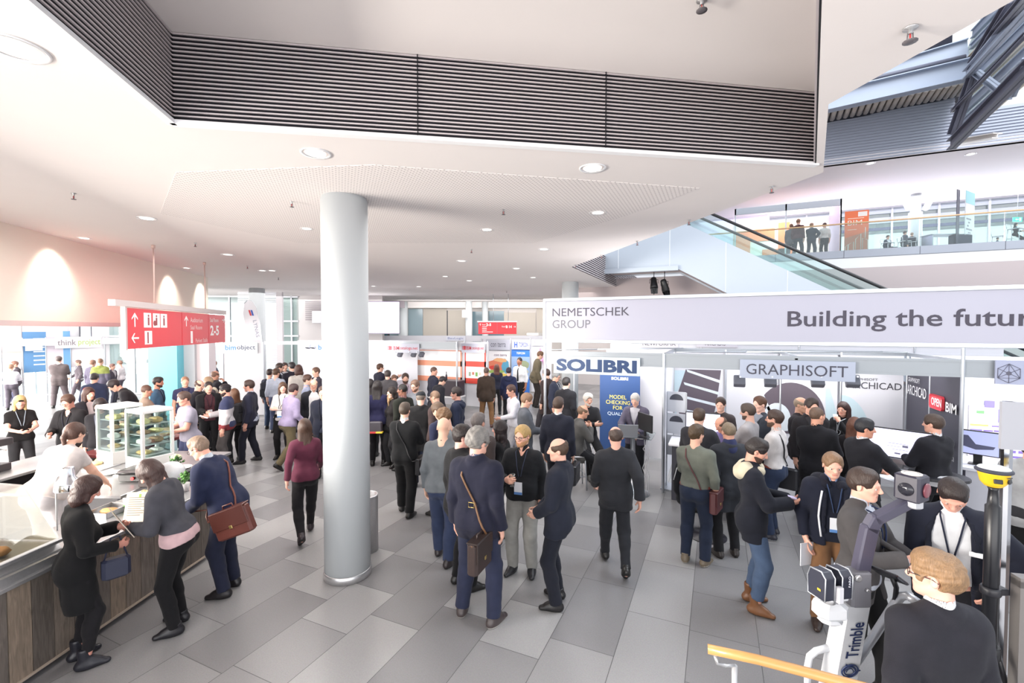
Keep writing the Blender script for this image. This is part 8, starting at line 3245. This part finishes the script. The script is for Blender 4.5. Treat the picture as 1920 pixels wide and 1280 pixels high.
stool('stool under the bearded man in pink shirt', p['root'], p['rz'])
p = PP('bearded man with glasses and blue-grey shirt in front of the posters', 778, 713, h=1.80, face=214, look=12, top_c=(146, 152, 166), hair=('short', (126, 98, 84)), beard=(112, 80, 66), skin_c=(226, 182, 162), glasses=True, pants=DJEAN)
p = PP('man in black jacket with flat cap seen from behind', 789, 734, dep=8.4, face=4, look=20, jacket=(38, 38, 42), jopen=0, jhem=.68, top_c=(38, 38, 42), hair=('short', (120, 108, 100)), extra='flatcap', pants=(34, 38, 60))
p = PP('man with short brown hair between the flat cap and the hooded man', 815, 733, h=1.76, face=300, look=18, jacket=(96, 74, 74), jopen=0, top_c=(96, 74, 74), hair=('buzz', (140, 112, 92)), skin_c=(206, 160, 140), pants=CHAR)
p = PP('man in navy blue sweater bending his head, behind the curly head', 821, 755, h=1.76, face=310, look=34, top_c=(46, 56, 96), hair=('short', (116, 92, 74)), pants=DJEAN)
p = PP('young man with curly brown hair in grey T-shirt looking down', 832, 765, dep=6.7, h=1.74, face=286, look=30, top_c=(160, 164, 166), hair=('curly', (132, 98, 66)), skin_c=(226, 178, 156), sleeve='short', pants=DJEAN)
p = PP('man with glasses and navy hooded jacket in profile to the left', 855, 726, h=1.78, face=282, look=6, jacket=(38, 50, 84), jopen=0, top_c=(200, 204, 210), hair=('short', (52, 40, 40)), skin_c=(218, 164, 146), glasses=True, hood=(36, 48, 82), pants=CHAR)
p = PP('man in dark blue suit jacket and open white shirt turned to the right', 814, 688, dep=13.2, face=70, hy=40, look=10, jacket=(54, 58, 84), jopen=.4, jbutton=-.5, top_c=(232, 232, 236), hair=('buzz', (110, 84, 74)), skin_c=(206, 156, 138), pants=(48, 50, 72))
p = PP('man in black suit leaning over the narrow dark counter', 830, 706, dep=12.2, face=60, lean=22, look=30, jacket=(46, 46, 58), jopen=0, top_c=(46, 46, 58), hair=('short', (50, 44, 48)), pants=(36, 36, 46))
p = PP('man in navy suit pointing at the wall behind the white front desk', 713, 667, h=1.84, dep=14.1, face=60, hy=10, jacket=(50, 52, 76), jopen=.2, top_c=(226, 226, 232), hair=('short', (100, 70, 54)), arms=('front', ('point', (.2, .48, 1.36))), pants=CHAR)
p = PP('man in brown tweed jacket and tan trousers seen from behind', 912, 689, fy=800, face=10, jacket=(84, 66, 54), jopen=0, top_c=(84, 66, 54), hair=('buzz', (112, 92, 82)), skin_c=(190, 142, 124), pants=(166, 114, 58), legs='wide', shoes=(84, 52, 44), girth=1.06)
p = PP('woman with long red-brown hair facing the landscape poster', 931, 683, dep=15.5, face=355, fem=True, top_c=(46, 50, 76), hair=('long', (112, 66, 54)), pants=CHAR)
p = PP('person in dark blue hooded jacket facing the blue poster', 954, 689, dep=14.0, face=8, jacket=(46, 56, 104), jopen=0, top_c=(46, 56, 104), hair=('short', (60, 52, 66)), hood=(44, 54, 100), pants=CHAR)
p = PP('dark-skinned man in white shirt and black tie beside the blue poster', 974, 670, fy=776, face=210, look=6, top_c=(236, 236, 240), collar=(238, 238, 242), tie=(30, 30, 36), hair=('buzz', (46, 36, 34)), skin_c=(156, 106, 84), pants=(30, 30, 36), belt=(60, 60, 66), tuck=True)
p = PP('person in loose white shirt walking past in the middle aisle', 958, 722, fy=876, face=250, look=16, lean=6, top_c=(218, 216, 228), hair=('short', (92, 64, 56)), skin_c=(196, 146, 128), pants=(176, 172, 178), legs='walk', arms=('front', 'walkb'), girth=1.05)
p = PP('man in khaki jacket bending over the stand near the banner pole', 1013, 659, dep=17.0, face=80, look=24, lean=12, jacket=(132, 118, 88), jopen=0, top_c=(110, 100, 76), hair=('short', (130, 96, 70)), pants=(70, 60, 56))
p = PP('person in dark brown coat walking behind the banner pole', 1024, 692, dep=12.4, face=300, jacket=(80, 62, 62), jopen=0, jhem=.6, top_c=(80, 62, 62), hair=('short', (80, 56, 50)), pants=(80, 76, 84), legs='walk')
# ---- left of the column
p = PP('woman in burgundy top with long brown hair walking away', 571, 786, fy=1008, face=356, fem=True, top_c=(118, 34, 70), hair=('longb', (84, 58, 44)), skin_c=(216, 160, 144), pants=(34, 30, 36), legs='walkr', arms=('walkb', 'walkf'), shoes=(40, 30, 36))
p = PP('bending person in lilac shirt and khaki skirt behind the burgundy woman', 551, 728, dep=9.6, face=60, lean=10, look=14, h=1.76, top_c=(168, 150, 196), collar=(172, 154, 198), hair=('short', (74, 54, 54)), skin_c=(206, 152, 136), pants=(132, 116, 78), arms=('hang', 'walkf'), girth=1.08, legs='walk', lanyard=(60, 60, 80))
p = PP('woman in white blouse with folded arms and dark skirt', 530, 717, fy=858, face=196, hy=-20, look=4, fem=True, top_c=(226, 218, 218), hair=('long', (104, 74, 56)), skin_c=(228, 180, 164), arms=('cross', 'cross'), pants=(30, 28, 34), skirt=(34, 32, 38), skirt_len=.45, lanyard=(40, 40, 50), badge=True, girth=1.05)
p = PP('smiling bald man with glasses, dark suit and white shirt beside the column', 588, 711, h=1.80, face=176, look=6, jacket=(40, 42, 52), jopen=.38, jbutton=-.5, top_c=(230, 226, 226), collar=(232, 228, 228), hair=('bald', (150, 120, 100)), skin_c=(230, 178, 154), glasses=True, pants=(28, 28, 34))
p = PP('man in light blue shirt turned to the right behind the bald man', 577, 703, h=1.80, face=100, look=6, top_c=(178, 190, 226), hair=('short', (92, 64, 54)), pants=DJEAN, collar=(180, 192, 228))
p = PP('man with brown hair looking left near the column edge', 592, 689, h=1.84, face=240, jacket=(74, 66, 84), jopen=.2, top_c=(206, 196, 200), hair=('short', (128, 92, 74)), pants=CHAR)
p = PP('man in navy coat half hidden behind the column', 606, 724, h=1.80, face=200, jacket=(38, 42, 66), jopen=.15, jhem=.6, top_c=(60, 66, 90), hair=('short', (92, 66, 54)), pants=CHAR)
p = PP('man in pale blue shirt with brown belt seen from behind', 518, 691, dep=12.8, face=20, hy=20, top_c=(190, 202, 226), hair=('short', (104, 78, 60)), pants=(84, 100, 144), belt=(120, 80, 64), tuck=True, girth=1.06)
p = PP('man with dark backpack behind the pale blue shirt', 506, 692, dep=13.3, face=30, top_c=(62, 66, 90), hair=('short', (60, 44, 44)), pants=JEANS)
backpack(p, 'dark backpack worn beside the pale blue shirt man', (44, 46, 62))
p = PP('man in dark suit with glasses in the white stand, facing right', 525, 681, dep=13.9, face=100, jacket=(52, 54, 72), top_c=(206, 212, 230), hair=('short', (76, 56, 50)), glasses=True)
p = PP('dark-haired man at the back of the white stand group', 534, 680, dep=14.6, face=160, jacket=(60, 58, 76), top_c=(210, 210, 220), hair=('short', (80, 56, 52)))
p = PP('man in dark suit seen from behind in the white stand', 547, 679, dep=13.3, face=350, hy=-20, jacket=(56, 52, 70), jopen=0, top_c=(56, 52, 70), collar=WHT, hair=('short', (50, 44, 50)), pants=CHAR)
p = PP('person with brown hair in cream jacket in the white stand', 559, 684, dep=12.9, face=340, jacket=(220, 212, 204), jopen=0, top_c=(214, 206, 200), hair=('bob', (98, 66, 58)), pants=(120, 130, 170))
# ---- queue behind the glass cabinets
p = PP('man in navy suit standing in the queue, facing left', 466, 713, fy=866, face=284, look=8, jacket=(42, 44, 70), jopen=.25, top_c=(180, 190, 214), collar=(186, 196, 220), tie=(50, 56, 84), hair=('short', (72, 50, 44)), skin_c=(214, 160, 142), pants=(34, 36, 56), shoes=(30, 28, 32), legs='step')
p = PP('bearded man in dark beanie and white-blue-red jacket in the queue', 421, 721, fy=878, face=280, look=14, jacket=(58, 66, 112), jopen=0, stripe=[(1.28, (206, 200, 206)), (.97, (160, 30, 44))], jhem=.84, top_c=(58, 66, 112), hair=('short', (46, 36, 38)), beard=(50, 36, 36), extra='beanie2', skin_c=(206, 154, 136), pants=(104, 96, 96), arms=('hang', 'front'), shoes=(40, 38, 42))
v, q = skin_mesh([ell(p['hp'](0, -.03, .035), (.090, .110, .098), None, k=.02), half(-np.array(p['hp'](0, .0, 1)) + np.array(p['hp'](0, 0, 0)), p['hp'](0, 0, .03))], .012)
link('hat', np_mesh('hat', v * p['sc'], q), cloth(44, 36, 44), p['o'])
in_hand(p, 1, card(.12, .16), 'leaflet', 'folded white leaflet in the hand of the man in the striped jacket', 'paper', paint(230, 228, 232, .5), R=Matrix.Rotation(.4, 4, 'X'))
p = PP('woman with long brown hair carrying a grey backpack in the queue', 439, 729, dep=10.0, face=330, fem=True, top_c=(150, 120, 100), hair=('long', (122, 84, 62)), pants=CHAR)
backpack(p, 'grey backpack of the long-haired woman in the queue', (74, 72, 78), .32, .48, .20)
p = PP('young man in maroon shirt and open black coat with a badge', 391, 716, fy=860, face=172, look=8, jacket=(34, 32, 38), jopen=.30, jbutton=-.5, jhem=.66, top_c=(96, 44, 58), hair=('short', (54, 40, 40)), skin_c=(226, 176, 158), pants=(28, 28, 34), lanyard=(60, 40, 60), badge=True, arms=('hang', 'front'))
p = PP('man in black coat behind the maroon shirt, head bowed', 374, 713, dep=10.3, face=120, look=20, jacket=(52, 50, 62), jopen=0, top_c=(52, 50, 62), hair=('bald', (90, 66, 60)), pants=CHAR)
p = PP('fair-haired man with cream hood at the back of the queue', 390, 707, dep=11.0, face=250, top_c=(96, 84, 92), hair=('short', (176, 148, 120)), hood=(226, 210, 186), pants=CHAR)
p = PP('bald man telephoning behind the queue', 404, 695, dep=12.2, face=60, look=14, jacket=(48, 46, 58), jopen=.1, top_c=(214, 220, 236), hair=('bald', (130, 100, 86)), skin_c=(206, 154, 132), arms=('hang', 'mouth'), pants=CHAR)
p = PP('man in grey suit far back at the blinds', 400, 676, dep=16.3, face=260, jacket=(96, 90, 112), jopen=.2, top_c=(226, 222, 230), hair=('short', (170, 120, 92)), pants=CHAR)
p = PP('man in navy T-shirt facing forward at the grey panel', 347, 706, dep=10.9, face=178, look=4, top_c=(62, 66, 116), hair=('buzz', (170, 128, 100)), skin_c=(230, 180, 158), sleeve='short', lanyard=(40, 44, 80), pants=DJEAN)
p = PP('dark-haired man in blue shirt at the turquoise panel', 297, 707, dep=10.6, face=110, look=8, top_c=(70, 130, 176), hair=('short', (52, 40, 40)), skin_c=(198, 142, 120), beard=(70, 52, 48), lanyard=(30, 34, 50), pants=DJEAN)
p = PP('man in beige pullover with folded arms left of the blue shirt', 275, 722, dep=9.6, face=80, look=10, top_c=(186, 156, 134), hair=('buzz', (120, 92, 80)), skin_c=(206, 152, 132), arms=('cross', 'cross'), pants=DJEAN)
p = PP('server in lilac-grey shirt carrying a wooden board behind the cabinet', 344, 735, dep=8.2, face=250, look=14, lean=6, top_c=(158, 152, 174), hair=('short', (96, 72, 64)), skin_c=(206, 150, 134), arms=('front', 'front'), sleeve='short', pants=(70, 80, 130), girth=1.1)
mb = MB()
mb.rbox(-.16, .16, -.26, .26, -.012, .012, .03)
o = mb.build('wooden_board', mat('wood board', s2l(206, 170, 120), .5, noise=.12, nscale=10), None, p['w']((0, .42, 1.13)), p['rz'] + 1.2)
tag(o, 'long wooden serving board carried by the server in lilac-grey', 'board')
# ---- behind and at the counter
p = PP('cook in white jacket leaning forward and reaching to the right', 141, 794, h=1.74, zb=.14, face=48, lean=32, look=12, fem=True, top_c=(228, 216, 214), hair=('pony', (92, 62, 52)), skin_c=(232, 184, 162), sleeve='short', arms=('reach', ('reach', (.18, .60, 1.16))), pants=(206, 202, 210), glasses=True, girth=1.3)
mb = MB()
mb.lathe([(.06, 0), (.11, .014), (.115, .018), (.06, .006), (.001, .004)], 22)
in_hand(p, -1, mb, 'plate', 'white plate held out by the cook in white', 'plate', paint(232, 230, 228, .3), off=(.06, .02, .02))
p = PP('woman in black T-shirt and black cap with blond hair behind the counter', 37, 742, h=1.68, face=170, look=14, fem=True, top_c=(32, 30, 34), hair=('long', (196, 172, 120)), skin_c=(226, 178, 160), extra='cap', sleeve='short', arms=('front', 'front'), lanyard=(150, 170, 190), pants=CHAR)
p = PP('young man with glasses and black sweater at the serving table', 127, 741, h=1.76, face=216, look=26, top_c=(34, 32, 38), hair=('short', (92, 66, 54)), skin_c=(214, 160, 142), glasses=True, arms=('hang', 'front'), lanyard=(60, 60, 80), neckline=.10, pants=CHAR, jacket=(38, 36, 42), jopen=.3, jbutton=-.5)
p = PP('person in red beanie and dark jacket in the queue at the left', 167, 727, h=1.74, face=150, look=10, jacket=(44, 42, 54), jopen=.2, jbutton=-.5, top_c=(206, 196, 200), hair=('long', (90, 60, 54)), extra='beanie', pants=CHAR, skin_c=(232, 182, 162))
p = PP('dark-haired person in black behind the left glass cabinet', 187, 748, h=1.70, face=200, look=24, top_c=(36, 34, 42), hair=('bob', (44, 34, 36)), skin_c=(220, 166, 150), lanyard=(120, 130, 160), pants=CHAR)
p = PP('man in navy jacket with dark hair before the left stands', 177, 700, dep=11.5, face=20, look=20, jacket=(48, 62, 104), jopen=0, top_c=(48, 62, 104), hair=('short', (50, 42, 48)), pants=CHAR)
p = PP('person in black coat bending down before the left stands', 214, 712, dep=10.2, face=270, lean=34, look=40, jacket=(48, 46, 54), jopen=0, jhem=.65, top_c=(48, 46, 54), hair=('short', (56, 48, 52)), pants=(60, 62, 100))
# at the far left stands
p = PP('man in white shirt with dark trousers seen from behind, far left', 20, 683, fy=768, face=20, top_c=(214, 212, 226), hair=('short', (150, 112, 90)), pants=(100, 92, 108), arms=('hip', 'crossb'), tuck=True, belt=(60, 50, 56))
p = PP('man in dark jacket facing the man in white shirt, far left', 27, 677, dep=17.4, face=250, jacket=(86, 76, 88), top_c=(220, 206, 210), hair=('short', (150, 106, 90)), arms=('cross', 'cross'), pants=(90, 92, 130))
p = PP('tall man in brown-grey suit seen from behind before the blue list panel', 110, 668, fy=764, face=10, jacket=(118, 104, 106), jopen=0, top_c=(110, 98, 100), collar=WHT, hair=('short', (92, 78, 78)), pants=(124, 110, 116), legs='wide', arms=('cross', 'cross'), girth=1.1)
p = PP('man in grey suit walking to the left past the wall screen', 146, 675, fy=748, face=262, look=6, jacket=(126, 112, 122), jopen=.3, top_c=(226, 228, 240), hair=('short', (140, 108, 94)), pants=(120, 106, 118), legs='walk', arms=('pocket', 'walkf'))
p = PP('man in lime green and grey jacket before the wall screen', 188, 672, dep=16.6, face=20, jacket=(176, 188, 70), jopen=0, stripe=[(1.25, (120, 112, 140))], top_c=(120, 110, 140), hair=('buzz', (150, 116, 96)), pants=(84, 80, 104))
p = PP('man in grey jacket beside the lime green jacket', 174, 675, dep=17.2, face=40, jacket=(124, 116, 146), jopen=0, top_c=(124, 116, 146), hair=('short', (156, 118, 100)), pants=(84, 80, 104))
p = PP('man in white shirt with a bag at the green panel', 224, 676, fy=748, face=300, top_c=(232, 222, 228), hair=('short', (150, 112, 96)), pants=(126, 112, 132))
p = PP('person in dark jacket facing the man in white shirt at the green panel', 211, 682, dep=17.6, face=120, jacket=(92, 80, 100), top_c=(200, 190, 200), hair=('short', (140, 100, 90)), pants=(80, 80, 100))
# customers in front
p = PP('woman in black dress and dark hair reading a menu card, lower left', 163, 894, fy=1236, face=84, look=30, lean=4, fem=True, jacket=(26, 26, 30), jopen=0, jhem=.56, top_c=(28, 28, 32), hair=('bob', (74, 48, 44)), skin_c=(214, 152, 136), arms=('hold', ('hold', (.14, .26, 1.10))), pants=(34, 32, 38), shoes=(34, 34, 42), sole=(20, 20, 24), girth=1.0, boots=True)
j = p['J'][1]
q = p['w']((.02, .40, 1.22))
menu_board('brown menu card in the hands of the woman in black', q - Vector((0, 0, .10)), p['rz'] + PI, -.5, .21, .297)
e = empty('handbag', p['w']((.12, .26, .88)), p['rz'])
tag(e, 'small dark blue bag hanging at the front of the woman in black', 'bag')
mb = MB()
mb.rbox(-.05, .05, -.10, .10, -.10, .08, .025)
mb.build('body', paint(42, 46, 66, .5), e)
mb = MB()
mb.tube([(0, -.08, .07), (0, -.03, .26), (0, .03, .26), (0, .08, .07)], .007, 6)
mb.build('handle', paint(42, 46, 66, .5), e)
p = PP('woman in grey blazer over pink top and black trousers bent over the counter', foot=(337, 1176), h=1.70, face=290, lean=16, look=44, fem=True, jacket=(86, 86, 98), jopen=0, jhem=1.03, top_c=(222, 176, 182), hair=('long', (84, 60, 56)), skin_c=(222, 170, 152), arms=('hold', 'crossb'), pants=(26, 25, 30), shoes=(30, 29, 34), sole=(24, 24, 26), girth=1.06, wide=1.05)
p = PP('man in navy blue suit bowing over the counter, greying short hair', foot=(432, 1108), h=1.80, face=302, lean=26, look=30, jacket=(36, 48, 92), jopen=.10, jhem=.86, top_c=(206, 220, 236), collar=(214, 226, 240), hair=('crop', (146, 122, 104)), skin_c=(228, 168, 148), glasses=True, arms=('front', 'hang'), pants=(36, 42, 72), shoes=(30, 27, 30), girth=1.05)
sbag(p, 'brown leather satchel of the man bowing over the counter', 1, .40, .30, .12, (96, 48, 40), off=(.21, -.12, -.16), strapc=(112, 62, 50), tilt=-.35)
# ---- upper gallery
p = PP('man in maroon sweater from behind on the upper gallery', 1497, 411, dep=20.6, zb=UF, face=15, top_c=(112, 56, 66), collar=(226, 200, 200), hair=('short', (150, 112, 90)), pants=(70, 74, 92), legs='wide')
p = PP('man in navy suit from behind on the upper gallery, middle of three', 1522, 418, dep=20.4, zb=UF, face=20, jacket=(46, 54, 84), jopen=0, top_c=(46, 54, 84), collar=WHT, hair=('short', (176, 150, 130)), pants=(60, 72, 100), legs='wide', arms=('front', 'hip'))
p = PP('man in white shirt on the upper gallery, right of three', 1546, 418, dep=20.4, zb=UF, face=340, top_c=(230, 226, 226), hair=('short', (84, 62, 62)), pants=(44, 48, 62), tuck=True)
p = PP('grey-clad person left of the maroon sweater on the gallery', 1484, 420, dep=20.9, zb=UF, face=10, jacket=(120, 112, 120), jopen=0, top_c=(120, 112, 120), hair=('short', (140, 110, 96)), pants=(70, 74, 92))
p = PP('seated man in navy suit and white shirt on the gallery, leftmost of the seated', 1665, 441, dep=20.0, zb=UF, face=130, legs='sit', seat=.45, jacket=(44, 56, 92), jopen=.4, top_c=(226, 230, 240), hair=('short', (84, 60, 56)))
for nm, q_ in (('navy suited man', p),):
 stool('stool under the navy suited man on the gallery', q_['root'], q_['rz'])
p = PP('seated man in grey suit at the gallery column', 1697, 433, dep=19.7, zb=UF, face=60, legs='sit', seat=.6, jacket=(92, 98, 114), jopen=0, top_c=(92, 98, 114), hair=('short', (92, 72, 68)))
stool('stool under the grey suited man at the gallery column', p['root'], p['rz'])
p = PP('seated man in dark jacket right of the gallery column', 1710, 436, dep=19.9, zb=UF, face=10, legs='sit', seat=.6, jacket=(58, 64, 84), jopen=0, top_c=(58, 64, 84), hair=('short', (170, 140, 124)))
stool('stool under the dark jacketed man right of the gallery column', p['root'], p['rz'])
p = PP('seated person in blue-grey low behind the right gallery glass', 1871, 445, dep=18.6, zb=UF, face=90, legs='sit', seat=.4, top_c=(120, 150, 180), hair=('short', (92, 76, 84)))
stool('stool under the blue-grey person on the gallery', p['root'], p['rz'])
p = PP('woman in black headscarf with a blue collar at the right gallery end', 1905, 418, dep=17.2, zb=UF, face=110, fem=True, legs='sit', seat=.7, top_c=(44, 48, 60), hair=('long', (40, 40, 48)), scarf=(90, 170, 196), arms=('front', 'front'))
stool('stool under the woman in black on the gallery', p['root'], p['rz'])
